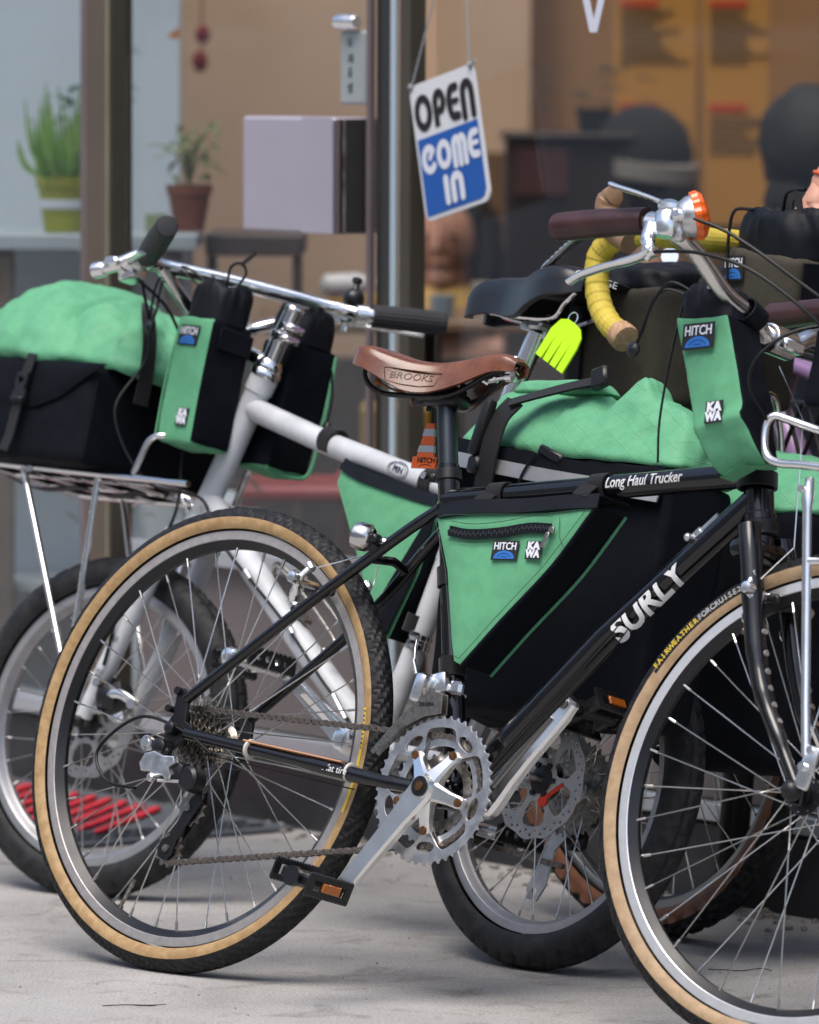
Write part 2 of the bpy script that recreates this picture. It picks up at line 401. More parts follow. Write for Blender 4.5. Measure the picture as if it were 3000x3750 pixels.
XZ = lambda y, ang=0., x=0., z=0.: Matrix.Translation((x, y, z)) @ Matrix.Rotation(rad(90), 4, 'X') @ Matrix.Rotation(ang, 4, 'Z')   # plate xy -> bike xz
def rotor(r=.08, arms=6):
    o = []
    for i in range(90):
        a = 2*PI*i/90; o.append(((r+.0016*sin(12*a))*cos(a), (r+.0016*sin(12*a))*sin(a)))
    holes = [window(r*.36, r*.79, 2*PI*k/arms+.10, 2*PI*(k+1)/arms-.10, 6, .2) for k in range(arms)]+[ring_pts(r*.16, 14)]
    for k in range(48):
        a = 2*PI*k/48; rr = r*(.865 if k % 2 else .93); holes.append(ring_pts(.0022, 6, c=(rr*cos(a), rr*sin(a))))
    return MB().plate(o, holes, .0018)

# ------------------------------------------------------------------ cloth shapes
def rcube(n):
    """unit cube shell split in sides: name -> list of (a, b, axis, sign) grids"""
    return {'x-': (0, -1), 'x+': (0, 1), 'y-': (1, -1), 'y+': (1, 1), 'z-': (2, -1), 'z+': (2, 1)}
def fbox(c8, sides, n=(14, 14, 14), rnd=.16, bulge=(.04, .04, .04), amp=.003, fs=14., seed=0., fold=None, rw=.5):
    """cloth box over eight corners (x fastest, then y, then z); returns MB of the chosen sides"""
    C = [V(c) for c in c8]; ctr = sum(C, V((0, 0, 0)))/8; mb = MB()
    def tri(p):
        u, v, w = [(q+1)/2 for q in p]
        return (((C[0]*(1-u)+C[1]*u)*(1-v)+(C[2]*(1-u)+C[3]*u)*v)*(1-w)+((C[4]*(1-u)+C[5]*u)*(1-v)+(C[6]*(1-u)+C[7]*u)*v)*w)
    def pt(p):
        inn = V([max(-(1-rnd), min(1-rnd, q)) for q in p]); dlt = V(p)-inn
        q = inn+(dlt.normalized()*rnd if dlt.length > 1e-9 else V((0, 0, 0)))
        for ax in range(3):
            o1, o2 = [(1, 2), (0, 2), (0, 1)][ax]
            q[ax] *= 1+bulge[ax]*(1-p[o1]**2)*(1-p[o2]**2)
        w = tri(q); dr = (w-ctr); dr.normalize()
        a = noise.fractal(w*fs+V((seed, seed*1.7, seed*.3)), .9, 2.1, 3, noise_basis='PERLIN_ORIGINAL')
        rg = 1-abs(noise.noise(w*fs*.6+V((seed*2, 5, seed))))*2
        w = w+dr*amp*(a*1.1+rg*rw+(0 if rw < 1 else .55*(1-abs(noise.noise(V((w.x*fs*1.9+w.z*fs, w.y*fs*1.2, w.z*fs*.8-w.x*fs*.9))+V((seed, 3, 9))))*3.2)))
        if fold: w = fold(w, p)
        return w
    for nm, (ax, sg) in rcube(n).items():
        if nm not in sides: continue
        o1, o2 = [(1, 2), (0, 2), (0, 1)][ax]; n1, n2 = n[o1], n[o2]; vs = []; f = []
        for i in range(n1+1):
            for j in range(n2+1):
                p = [0, 0, 0]; p[ax] = sg; p[o1] = math.sin((2*i/n1-1)*PI/2)*.35+(2*i/n1-1)*.65; p[o2] = math.sin((2*j/n2-1)*PI/2)*.35+(2*j/n2-1)*.65
                vs.append(pt(p))
        for i in range(n1):
            for j in range(n2): f.append((i*(n2+1)+j, (i+1)*(n2+1)+j, (i+1)*(n2+1)+j+1, i*(n2+1)+j+1))
        mb.add(vs, f)
    return mb
def inside(p, poly):
    c = False; n = len(poly); j = n-1
    for i in range(n):
        if (poly[i][1] > p[1]) != (poly[j][1] > p[1]) and p[0] < (poly[j][0]-poly[i][0])*(p[1]-poly[i][1])/(poly[j][1]-poly[i][1])+poly[i][0]: c = not c
        j = i
    return c
def edist(p, poly):
    b = 9
    for i in range(len(poly)):
        a, q = V(poly[i-1]).to_2d(), V(poly[i]).to_2d(); d = q-a; t = max(0, min(1, (V(p).to_2d()-a).dot(d)/max(d.length_squared, 1e-12)))
        b = min(b, (a+d*t-V(p).to_2d()).length)
    return b
def densify(poly, st):
    o = []
    for i in range(len(poly)):
        a, b = V(poly[i]).to_2d(), V(poly[(i+1) % len(poly)]).to_2d(); k = max(1, int((b-a).length/st))
        for j in range(k): o.append(tuple(a+(b-a)*j/k))
    return o
def sheet(poly, st, fn):
    """triangulated panel over a 2D outline; fn(u, v, d) -> 3D point (d = distance to the edge)"""
    P = densify(poly, st); xs = [p[0] for p in P]; ys = [p[1] for p in P]; pts = [V(p) for p in P]; n = len(P)
    x = min(xs); row = 0
    while x < max(xs):
        y = min(ys)+(st/2 if row % 2 else 0)
        while y < max(ys):
            if inside((x, y), P) and edist((x, y), P) > st*.5: pts.append(V((x, y)))
            y += st
        x += st*.87; row += 1
    r = delaunay_2d_cdt([p.to_2d() for p in pts], [(i, (i+1) % n) for i in range(n)], [], 1, 1e-6)
    mb = MB(); mb.add([fn(p.x, p.y, edist((p.x, p.y), P)) for p in r[0]], [tuple(f) for f in r[2]]); return mb, P
def wedge_bag(poly, y0, y1, st=.01, bul=.006, amp=.002, seed=0., plane='xz'):
    """flat cloth bag over an outline in the bike plane: near panel (y0), far panel (y1), gusset"""
    def nz(x, z, s): return amp*noise.fractal(V((x*16+seed, z*16, s*3.1)), .9, 2.1, 3, noise_basis='PERLIN_ORIGINAL')
    sg = 1 if y0 > y1 else -1
    near, P = sheet(poly, st, lambda u, v, d: V((u, y0+sg*(bul*(1-math.exp(-d/.02))+nz(u, v, 1)*min(1, d/.008)), v)))
    far, _ = sheet(poly, st, lambda u, v, d: V((u, y1-sg*(bul*(1-math.exp(-d/.02))), v)))
    g = MB(); n = len(P); K = 4; vs = []; f = []
    for p in P:
        for k in range(K+1): t = k/K; vs.append(V((p[0], y0+(y1-y0)*t, p[1])))
    for i in range(n):
        j = (i+1) % n
        for k in range(K): f.append((i*(K+1)+k, i*(K+1)+k+1, j*(K+1)+k+1, j*(K+1)+k))
    g.add(vs, f); return near, far, g, P
def hitch_patch(parent, T, w=.046, h=.028):
    p = part('label_patch', MB().box((0, 0, .0004), (w, h, .0010)), M_PATCH, parent, M=T if parent.parent else None, smooth=0) if False else None
    top = parent
    q = MB(); q.box((0, 0, .0005), (w, h, .0012)); q.v = [T @ v for v in q.v]
    o = part('label_patch', q, M_PATCH, parent, smooth=0)
    t = MB(); t.text('HITCH', h*.52, T @ Matrix.Translation((0, h*.20, .0014)), .0008, off=.018, wx=w/h/.99*.56); part('lettering', t, M_PWHITE, o, smooth=0)
    a = MB(); pts = [(w*.40*cos(PI*i/14), -h*.43+h*.42*sin(PI*i/14)) for i in range(15)]; a.plate(pts, (), .0008, T @ Matrix.Translation((0, 0, .0013))); part('emblem', a, M_PBLUE, o, smooth=0)
    b = MB(); pth = [T @ V((w*.27*cos(PI*(i+1)/12), -h*.43+h*.27*sin(PI*(i+1)/12), .0018)) for i in range(11)]; b.tube(pth, .0004, 5); b.tube([T @ V((-w*.12, -h*.33, .0018)), T @ V((w*.12, -h*.33, .0018))], .0004, 5); part('print_line', b, M_PATCH, o)
    return o
def kawa_patch(parent, T, w=.026, h=.027):
    q = MB(); q.box((0, 0, .0005), (w, h, .0012)); q.v = [T @ v for v in q.v]; o = part('label_patch', q, M_PATCH, parent, smooth=0)
    t = MB(); t.text('KA', h*.56, T @ Matrix.Translation((0, h*.22, .0014)), .0008, off=.06, space=1.02, wx=w/h*1.08); t.text('WA', h*.56, T @ Matrix.Translation((0, -h*.22, .0014)), .0008, off=.06, space=1.02, wx=w/h*.93)
    part('lettering', t, M_PWHITE, o, smooth=0); return o
def strap_loop(c, ax, a, b, w, th=.0022, n=20, axis2=None):
    """flat webbing ring round a tube: centre c, tube direction ax, radii a (in plane) b"""
    ax = V(ax).normalized(); u = V((0, 1, 0)); u = (u-ax*u.dot(ax)).normalized(); v = ax.cross(u); mb = MB(); vs = []; f = []
    for i in range(n):
        t = 2*PI*i/n; d = u*cos(t)*a+v*sin(t)*b; dn = d.normalized()
        for s0, r0 in ((-1, 0), (1, 0), (1, 1), (-1, 1)): vs.append(V(c)+d+dn*(th*r0)+ax*(s0*w/2))
    for i in range(n):
        j = (i+1) % n
        for k in range(4): f.append((i*4+k, i*4+(k+1) % 4, j*4+(k+1) % 4, j*4+k))
    return mb.add(vs, f)
def saddle_mesh(secs, ny=13):
    """secs: (x, halfwidth, ztop, side drop, flare)"""
    mb = MB(); vs = []; f = []; n = len(secs)
    for (x, w, zt, dp, fl) in secs:
        for k in range(ny):
            s = 2*k/(ny-1)-1; a = abs(s)
            y = w*(math.sin(min(a/.72, 1)*PI/2)*(1 if a < .72 else 1+fl*(a-.72)/.28))*(1 if s > 0 else -1)
            z = zt-dp*(.22*(a/.72)**2 if a < .72 else .22+.78*((a-.72)/.28))
            vs.append(V((x, y, z)))
    for i in range(n-1):
        for k in range(ny-1): f.append((i*ny+k, i*ny+k+1, (i+1)*ny+k+1, (i+1)*ny+k))
    mb.add(vs, f); return mb
def thicken(mb, t):
    """give an open sheet real thickness (towards -z)"""
    bm = bmesh.new(); vv = [bm.verts.new(p) for p in mb.v]
    for q in mb.f:
        try: bm.faces.new([vv[i] for i in q])
        except ValueError: pass
    bmesh.ops.recalc_face_normals(bm, faces=bm.faces); bmesh.ops.solidify(bm, geom=bm.faces[:], thickness=t); bm.verts.index_update()
    o = MB(); o.add([v.co.copy() for v in bm.verts], [tuple(v.index for v in q.verts) for q in bm.faces]); bm.free(); return o
def lerp_secs(keys, n):
    out = []
    for i in range(n):
        t = i/(n-1)*(len(keys)-1); k = min(int(t), len(keys)-2); u = t-k
        K = [keys[max(k-1, 0)], keys[k], keys[k+1], keys[min(k+2, len(keys)-1)]]
        out.append(tuple(.5*((2*K[1][j])+(K[2][j]-K[0][j])*u+(2*K[0][j]-5*K[1][j]+4*K[2][j]-K[3][j])*u*u+(3*K[1][j]-K[0][j]-3*K[2][j]+K[3][j])*u**3) for j in range(len(keys[0]))))
    return out

# ================================================================== SETTING
# pavement: one sheet out to the horizon
def ground_material():
    m = bpy.data.materials.new('concrete pavement'); m.use_nodes = True; n = m.node_tree.nodes; l = m.node_tree.links; b = n['Principled BSDF']
    b.inputs['Roughness'].default_value = .88; b.inputs['Specular IOR Level'].default_value = .25
    tc = n.new('ShaderNodeTexCoord')
    def nz(sc, det, ro=.6, dist=0.):
        t = n.new('ShaderNodeTexNoise'); t.inputs['Scale'].default_value = sc; t.inputs['Detail'].default_value = det; t.inputs['Roughness'].default_value = ro; t.inputs['Distortion'].default_value = dist
        l.new(tc.outputs['Object'], t.inputs['Vector']); return t
    def ramp(t, p0, p1, c0, c1):
        r = n.new('ShaderNodeValToRGB'); r.color_ramp.elements[0].position = p0; r.color_ramp.elements[1].position = p1
        r.color_ramp.elements[0].color = (*c0, 1); r.color_ramp.elements[1].color = (*c1, 1); l.new(t.outputs['Fac'], r.inputs[0]); return r
    def mul(a, b_, f=1.):
        x = n.new('ShaderNodeMix'); x.data_type = 'RGBA'; x.blend_type = 'MULTIPLY'; x.inputs[0].default_value = f; l.new(a, x.inputs[6]); l.new(b_, x.inputs[7]); return x.outputs[2]
    base = ramp(nz(3.2, 5, .62, .3), .3, .72, (.318, .306, .294), (.455, .440, .424))
    fine = ramp(nz(230, 2, .7), .30, .62, (.60, .60, .60), (1.10, 1.10, 1.10))
    stain = ramp(nz(9, 4, .7, 1.2), .30, .46, (.60, .57, .54), (1, 1, 1))
    spk = n.new('ShaderNodeTexVoronoi'); spk.inputs['Scale'].default_value = 110; l.new(tc.outputs['Object'], spk.inputs['Vector'])
    sr = n.new('ShaderNodeValToRGB'); sr.color_ramp.elements[0].position = .06; sr.color_ramp.elements[1].position = .14
    sr.color_ramp.elements[0].color = (.45, .42, .40, 1); sr.color_ramp.elements[1].color = (1, 1, 1, 1); l.new(spk.outputs['Distance'], sr.inputs[0])
    c = mul(mul(mul(base.outputs[0], fine.outputs[0], .85), stain.outputs[0], .8), sr.outputs[0], .75); l.new(c, b.inputs['Base Color'])
    t = nz(320, 2, .7); b1 = n.new('ShaderNodeBump'); b1.inputs['Strength'].default_value = .55; b1.inputs['Distance'].default_value = .002; l.new(t.outputs['Fac'], b1.inputs['Height'])
    t2 = nz(14, 2); b2 = n.new('ShaderNodeBump'); b2.inputs['Strength'].default_value = .3; b2.inputs['Distance'].default_value = .01; l.new(t2.outputs['Fac'], b2.inputs['Height']); l.new(b1.outputs[0], b2.inputs['Normal']); l.new(b2.outputs[0], b.inputs['Normal'])
    return m
g = MB(); S = 700
g.add([(-S, -S, 0), (S, -S, 0), (S, S, 0), (-S, S, 0)], [(0, 1, 2, 3)])
solo('pavement', g, ground_material(), None, None, 0, kind='structure')

# shop front: x along the front (to the right, nearer), y into the shop, z up
TA = V((.58326, -.81228, 0)); IN = V((.81228, .58326, 0)); F0 = V((-.216, 10.274, 0))
FS = Matrix(((TA.x, IN.x, 0, F0.x), (TA.y, IN.y, 0, F0.y), (0, 0, 1, 0), (0, 0, 0, 1)))
M_POSTBR = mat('bronze anodised aluminium', (.135, .105, .078), .42, .25, var=.10, vscale=5)
M_POSTOL = mat('dark olive aluminium', (.070, .062, .046), .45, .2, var=.08, vscale=5)
M_POSTMV = mat('mauve metal edge', (.19, .15, .15), .4, .3, var=.08)
M_BEAD = mat('putty bead', (.36, .34, .22), .7, var=.1)
M_ALUF = mat('satin aluminium frame', (.52, .55, .58), .35, .6, var=.06)
M_PANEL = mat('mauve grey painted panel', (.175, .150, .148), .45, var=.06, vscale=3, bump=.04, bscale=80)
M_PLINTH = mat('black stone plinth', (.018, .019, .022), .5, col2=(.035, .035, .038), vscale=12, bump=.2, bscale=120)
M_WALLUP = mat('dark upper cladding', (.10, .095, .09), .6, var=.08)
M_LOCK = mat('brushed lilac grey steel', (.50, .46, .53), .36, .35, var=.05, vscale=3, bump=.05, bscale=500)
def glass_material():
    m = bpy.data.materials.new('window glass'); m.use_nodes = True; n = m.node_tree.nodes; l = m.node_tree.links; n.remove(n['Principled BSDF'])
    tr = n.new('ShaderNodeBsdfTransparent'); tr.inputs[0].default_value = (.93, .945, .94, 1)
    gl = n.new('ShaderNodeBsdfGlossy'); gl.inputs['Roughness'].default_value = .03; gl.inputs[0].default_value = (.8, .82, .85, 1)
    lw = n.new('ShaderNodeLayerWeight'); lw.inputs[0].default_value = .5; pw = n.new('ShaderNodeMath'); pw.operation = 'POWER'; pw.inputs[1].default_value = 5; l.new(lw.outputs['Facing'], pw.inputs[0])
    fr = n.new('ShaderNodeMath'); fr.operation = 'MULTIPLY_ADD'; fr.inputs[1].default_value = .96; fr.inputs[2].default_value = .055; l.new(pw.outputs[0], fr.inputs[0]); mx = n.new('ShaderNodeMixShader')
    l.new(fr.outputs[0], mx.inputs[0]); l.new(tr.outputs[0], mx.inputs[1]); l.new(gl.outputs[0], mx.inputs[2]); l.new(mx.outputs[0], n['Material Output'].inputs[0]); return m
M_GLASS = glass_material()
shop = thing('shop', 'shop front with bronze framed glass, mauve panel and black plinth behind the bicycles', 'shop front', FS)
def bx(name, x0, x1, y0, y1, z0, z1, m, bev=.002, parent=None):
    return part(name, MB().box(((x0+x1)/2, (y0+y1)/2, (z0+z1)/2), (x1-x0, y1-y0, z1-z0), bev=bev), m, parent or shop, smooth=0)
bx('plinth', -4, 5, .004, .20, -.02, .118, M_PLINTH, .006)
bx('bottom_rail', -4, 5, -.008, .085, .120, .147, M_ALUF)
bx('lower_panel', -.41, .252, .012, .05, .149, .402, M_PANEL)
bx('lower_panel', .398, 5, .012, .05, .149, .402, M_PANEL)
bx('sill', -.41, .252, -.012, .09, .404, .432, M_ALUF)
bx('sill', .398, 5, -.012, .09, .404, .432, M_ALUF)
bx('post', -.521, -.4605, -.02, .026, .149, 2.6, M_POSTBR, .002)
bx('post', -.4575, -.450, -.017, .026, .149, 2.6, M_POSTOL, .001)
bx('post_bead', -.4603, -.4577, -.019, .02, .149, 2.6, M_BEAD, .0005)
bx('post_edge', -.543, -.5215, -.017, .026, .149, 2.6, M_POSTMV, .002)
bx('door_stile', .259, .270, -.006, .004, .149, 2.6, M_POSTMV, .001)
bx('door_edge', .321, .334, -.005, .004, .149, 2.6, mat('pale glazing channel', (.50, .60, .66), .3, .2), .002)
bx('post', .344, .372, -.004, .028, .149, 2.6, M_POSTOL, .002)
bx('header', -4, 5, -.02, .15, 2.602, 2.8, M_POSTBR, .004)
bx('upper_wall', -4, 5, 0, .2, 2.802, 3.2, M_WALLUP, .004)
bx('window_pane', -4, -.544, .045, .051, .15, 2.6, M_GLASS, 0)
bx('window_pane', -.4495, .2585, .012, .018, .433, 2.6, M_GLASS, 0)
bx('dark_pane', .271, .3205, .006, .010, .15, 2.6, mat('dark reflection strip', (.035, .037, .036), .12, coat=.3), 0)  # dark reflection on this strip of glass is put into its colour
bx('window_pane', .373, 5, .045, .051, .433, 2.6, M_GLASS, 0)
lk = bx('lock_case', -.032, .221, -.040, .040, .949, 1.130, M_LOCK, .004)
bx('lock_trim', .2212, .2232, -.0395, -.020, .951, 1.128, M_CHROME, 0, lk)
bx('lock_side', .2213, .2225, -.0185, .040, .951, 1.128, mat('smoked lock side', (.05, .05, .05), .3, .3), 0, lk)
bx('lock_cover', .135, .2205, -.0425, -.0402, .949, 1.1305, M_LOCK, .001, lk)
# vertical notice plate and knob on the door glass
np_ = bx('notice_plate', .150, .219, .020, .0405, 1.150, 1.266, mat('white acrylic', (.66, .68, .68), .25, var=.03), .004)
gl = MB()
for k, z in enumerate((1.243, 1.221, 1.199, 1.178)):
    T = basis((.181, .0192, z), (1, 0, 0), (0, 0, 1), (0, -1, 0))
    def ln(*p): gl.tube([T @ V((a, b, 0)) for a, b in p], .0011, 5)
    if k == 0: ln(*[(.004*cos(i*PI/5)-.002, .004*sin(i*PI/5)+.002) for i in range(11)]); ln((-.006, .009), (.003, .009))
    if k == 1: ln((-.005, .006), (.003, .006)); ln((-.001, .006), (-.006, -.005)); ln((-.001, .002), (.004, -.005)); ln((.006, .008), (.006, -.006))
    if k == 2: ln(*[(.0035*cos(i*PI/5)-.001, .0035*sin(i*PI/5)-.002) for i in range(11)]); ln((-.006, .005), (.004, .005)); ln((-.002, .008), (.001, .008))
    if k == 3: ln(*[(.0035*cos(i*PI/5)-.002, .0035*sin(i*PI/5)) for i in range(11)]); ln((.004, .007), (.004, -.007)); ln((-.006, -.008), (.005, -.008))
part('glyph_print', gl, mat('dark print', (.05, .05, .05), .6), np_)
kn = MB(); kn.lathe((.155, .012, 1.279), (1, 0, 0), [(0, .008), (.002, .0115), (.030, .0118), (.032, .0105), (.05, .0105), (.052, .009)], 24)
part('door_knob', kn, M_ALU, shop)
# white vinyl letter on the right pane (its foot shows)
vb = MB()
vb.plate([(-.040, .085), (-.024, .085), (.0, .018), (.024, .085), (.040, .085), (.009, .0), (-.009, .0)], (), .0012, basis((.776, .0432, 1.263), (1, 0, 0), (0, 0, 1), (0, -1, 0)))
part('vinyl_letter', vb, mat('white vinyl', (.66, .68, .78), .5), shop, smooth=0)

# interior, open to the daylight above
room = thing('shop_room', 'warm beige and white interior seen blurred through the shop windows', 'room', FS)
M_BEIGE = mat('beige plaster', (.56, .385, .255), .85, var=.06, vscale=2)
M_BROWNWALL = mat('ochre brown wall', (.30, .15, .055), .85, var=.07, vscale=1.2)
M_WHITEWALL = mat('cool white wall', (.76, .84, .88), .8, var=.03)
def rbx(name, x0, x1, y0, y1, z0, z1, m, bev=0): return bx(name, x0, x1, y0, y1, z0, z1, m, bev, room)
rbx('interior_floor', -6, 6, .20, 7, -.05, .02, mat('dark shop floor', (.06, .045, .035), .5, var=.15))
rbx('back_wall', -9, 4, 3.10, 3.2, .021, 3.4, M_BROWNWALL)
rbx('side_wall', 4.6, 4.7, .21, 3.09, .021, 3.4, M_BROWNWALL)

# ================================================================== BLACK TOURING BICYCLE (x forward, y left, z up)
FB = frame(-.32928, 8.62712, -42.115, 16.07)
bk = thing('touring_bicycle', 'black touring bicycle with tan tyres and brown leather saddle, nearest the camera', 'bicycle', FB, (0, 0, 0))
BT = .3203; HUBR = V((0, 0, BT)); HUBF = V((1.05, 0, BT)); BB = V((.457, 0, .278))
ST_TOP = V((.337, 0, .704)); HT_TOP = V((.852, 0, .757)); HT_BOT = V((.876, 0, .668))
SR = steer_rot(5.92, 71)
wheel(bk, HUBR, BT, .0195, .2862, .0235, .0122, 36, Matrix(), M_RUBBER, M_TANR, [M_RIMSIL, M_RIMBLK], 'herring', edge=1.47, hubspec=dict(w=.030, r=.017, ax=.078, m=M_STEEL), flange=.023, valve=rad(247), rot0=.05)
wheel(bk, HUBF, BT, .0195, .2862, .0235, .0122, 36, SR, M_RUBBER, M_TANF, [mat('bright brake track', (.86, .86, .86), .3, .7, var=.04, vscale=60), M_RIMBLK], 'semi', edge=1.47, hubspec=dict(w=.034, r=.0135, ax=.062, m=M_BLKPLAS), valve=rad(128), rot0=.02)
# valve angles run from +x towards +z
def tubep(name, path, r, m=M_BLACKPAINT, seg=18, **k): return part(name, MB().tube(path, r, seg, **k), m, bk)
ft = tubep('top_tube', [V((.345, 0, .668)), V((.60, 0, .6985)), V((.858, 0, .729))], .0158)
tubep('seat_tube', [BB, V((.415, 0, .43)), ST_TOP+V((-.003, 0, .012))], .0147)
dt = tubep('down_tube', [BB, V((.66, 0, .505)), V((.866, 0, .700))], .0175)
ddir = (V((.866, 0, .700))-BB).normalized()
def slice_mb(mb, o, nrm, st):
    """cut flat lettering into thin strips so that it can bend"""
    bm = bmesh.new(); vv = [bm.verts.new(p) for p in mb.v]
    for q in mb.f:
        try: bm.faces.new([vv[i] for i in q])
        except ValueError: pass
    us = [(p-o).dot(nrm) for p in mb.v]; k = min(us)+st*.5
    while k < max(us):
        bmesh.ops.bisect_plane(bm, geom=bm.verts[:]+bm.edges[:]+bm.faces[:], dist=1e-7, plane_co=o+nrm*k, plane_no=nrm); k += st
    bm.verts.index_update(); mb.v = [v.co.copy() for v in bm.verts]; mb.f = [tuple(v.index for v in f.verts) for f in bm.faces]; mb.m = [0]*len(mb.f); bm.free()
def onto_tube(mb, a, ax, r):
    """wrap flat lettering round a tube (axis a, ax)"""
    ax = V(ax).normalized(); up = V((0, 0, 1)); up = (up-ax*up.dot(ax)).normalized(); slice_mb(mb, V(a), up, .0035)
    for i, p in enumerate(mb.v):
        d = p-V(a); s = d.dot(ax); u = d.dot(up); ex = -d.y-r
        mb.v[i] = V(a)+ax*s+(up*sin(u/r)+V((0, -1, 0))*cos(u/r))*(r+ex)
    return mb
u_ = (V((0, 0, 1))-ddir*ddir.z).normalized()
s_ = MB(); s_.text('SURLY', .046, basis(BB+ddir*.385+u_*-.0072+V((0, -.0181, 0)), ddir, u_, (0, -1, 0)), .0007, off=.030, shear=.1, wx=.98)
part('lettering', onto_tube(s_, BB, ddir, .0176), M_WHITEINK, dt, smooth=0)
ttd = (V((.858, 0, .729))-V((.345, 0, .668))).normalized(); tto = V((.345, 0, .668))
t_ = MB(); t_.text('Long Haul Trucker', .0205, basis(tto+ttd*.342+V((0, -.0163, .002)), ttd, (V((0, 0, 1))-ttd*ttd.z).normalized(), (0, -1, 0)), .0006, off=.014, shear=.12, wx=.80)
part('lettering', onto_tube(t_, tto, ttd, .0159), M_WHITEINK, ft, smooth=0)
tubep('head_tube', [HT_TOP, HT_TOP-(HT_TOP-HT_BOT)*.08, HT_TOP-(HT_TOP-HT_BOT)*.1, HT_BOT+(HT_TOP-HT_BOT)*.12, HT_BOT+(HT_TOP-HT_BOT)*.1, HT_BOT], [.0205, .0205, .0185, .0185, .0205, .0205])
hs = MB(); axd = (HT_BOT-HT_TOP).normalized(); hs.lathe(HT_BOT, axd, [(0, .021), (.002, .024), (.010, .024), (.013, .022), (.020, .0225), (.022, .017)], 24); part('headset', hs, M_BLKPLAS, bk); hs = MB(); hs.lathe(HT_TOP, -axd, [(0, .021), (.003, .023), (.010, .022), (.016, .017), (.05, .0155)], 24)
part('headset', hs, M_BLKPLAS, bk)
for sy in (-1, 1):
    tubep('seat_stay', cat([(.352, sy*.018, .655), (.30, sy*.030, .612), (.18, sy*.056, .503), (.008, sy*.066, .362)], 6), [.0078]*10+[.0075]*9)
    tubep('chain_stay', cat([(.435, sy*.027, .279), (.36, sy*.040, .283), (.22, sy*.052, .297), (.02, sy*.066, .316)], 6), [.012]*6+[.0105]*6+[.0085]*7)
    d_ = MB(); d_.plate([(-.016, -.028), (.0, -.030), (.020, -.012), (.034, -.006), (.030, .006), (.016, .012), (.014, .040), (.002, .056), (-.010, .052), (-.008, .020), (-.018, .006)], (), .006, XZ(sy*.0655, 0, 0, BT), bev=.001)
    d_.cyl((-.005, sy*.060, .372), (-.005, sy*.074, .372), .0055); d_.cyl((-.016, sy*.060, .347), (-.016, sy*.074, .347), .0050)
    part('dropout', d_, M_BLKPLAS, bk)
tubep('stay_bridge', [(.262, -.036, .577), (.27, 0, .582), (.262, .036, .577)], .0062)
cb = MB(); cb.lathe((.34, -.017, .716), (-.25, 0, .97), [(0, .0165), (.014, .0165)], 20) if False else None
cl = MB(); cd = (ST_TOP-BB).normalized(); cl.lathe(ST_TOP-cd*.010, cd, [(0, .0165), (.001, .0178), (.015, .0178), (.016, .0165)], 24); cl.box(ST_TOP+V((-.024, -.004, -.006)), (.022, .016, .012), bev=.003)
cl.cyl(ST_TOP+V((-.028, -.016, -.006)), ST_TOP+V((-.028, .014, -.006)), .0042); part('seat_clamp', cl, M_BLKPLAS, bk)
part('clamp_bolt', MB().cyl(ST_TOP+V((-.028, -.0185, -.006)), ST_TOP+V((-.028, -.0155, -.006)), .0050), M_ALU, bk)
tubep('seat_post', [ST_TOP-cd*.02, ST_TOP+cd*.104], .0136, mat('grey seat post', (.05, .06, .065), .28, .8, rvar=.06))
hd = MB(); hc = V((.308, 0, .800)); hd.box(hc+V((0, 0, .004)), (.060, .036, .020), bev=.006, seg=2); hd.box(hc+V((-.010, 0, .018)), (.052, .048, .012), bev=.004); hd.cyl(hc+V((-.028, 0, -.012)), hc+V((-.028, 0, .028)), .004); hd.cyl(hc+V((.024, 0, -.008)), hc+V((.024, 0, .028)), .004)
part('seat_post_head', hd, M_BLKPLAS, bk)
# ---- leather saddle: rear (left) to nose (right)
secs = lerp_secs([(.190, .050, .843, .010, .02), (.198, .068, .856, .024, .03), (.220, .076, .858, .032, .04), (.252, .066, .851, .038, .10), (.282, .049, .847, .046, .22), (.314, .034, .848, .045, .32), (.352, .025, .855, .036, .22), (.390, .021, .864, .026, .08), (.413, .018, .864, .021, .04), (.427, .011, .857, .013, .0)], 40)
sd_ = part('saddle', thicken(saddle_mesh(secs, 21), -.0042), M_LEATHER, bk, smooth=50)
for (x, y, z) in ((.203, -.068, .844), (.206, -.045, .8565), (.203, .068, .844), (.400, -.0185, .857), (.418, -.004, .8655), (.400, .0185, .857)):
    part('rivet', MB().sphere((x, y, z), .0052, 12, (1, .55, .6) if abs(y) > .01 and x > .3 else (1, .8, .55)), M_ALU, sd_)
for sy in (-1, 1):
    rl = MB(); rl.tube(cat([(.204, sy*.052, .842), (.200, sy*.050, .822), (.212, sy*.040, .806), (.235, sy*.024, .803), (.33, sy*.023, .806), (.385, sy*.014, .838), (.405, sy*.006, .845)], 6), .0037, 8)
    part('saddle_rail', rl, M_BLKPLAS, sd_)
cp = MB(); cp.box((.200, 0, .846), (.006, .10, .014), bev=.002); part('cantle_plate', cp, M_BLKPLAS, sd_)
ns_ = MB(); ns_.lathe((.372, 0, .836), (1, 0, .12), [(0, .003), (.002, .007), (.016, .007), (.018, .0045), (.034, .0045), (.036, .0085), (.046, .0085), (.048, .004)], 14); ns_.box((.404, 0, .848), (.030, .026, .006), bev=.002); ns_.tube(cat([(.376, -.012, .846), (.372, -.014, .834), (.378, -.004, .828)], 5), .0026, 8)
part('tension_bolt', ns_, M_ALU, sd_)
def saddle_y(x, z, S=secs):
    """outer half width of the leather at (x, z) on the skirt"""
    k = max(i for i in range(len(S)-1) if S[i][0] <= x) if x > S[0][0] else 0; t = (x-S[k][0])/(S[k+1][0]-S[k][0]); w, zt, dp, fl = [S[k][q]+(S[k+1][q]-S[k][q])*t for q in (1, 2, 3, 4)]
    d = (zt-z)/dp; return w*(1+fl*max(0, min(1, (d-.22)/.78))) if d > .22 else w*sin(min(1, (max(d, 0)/.22)**.5)*PI/2)
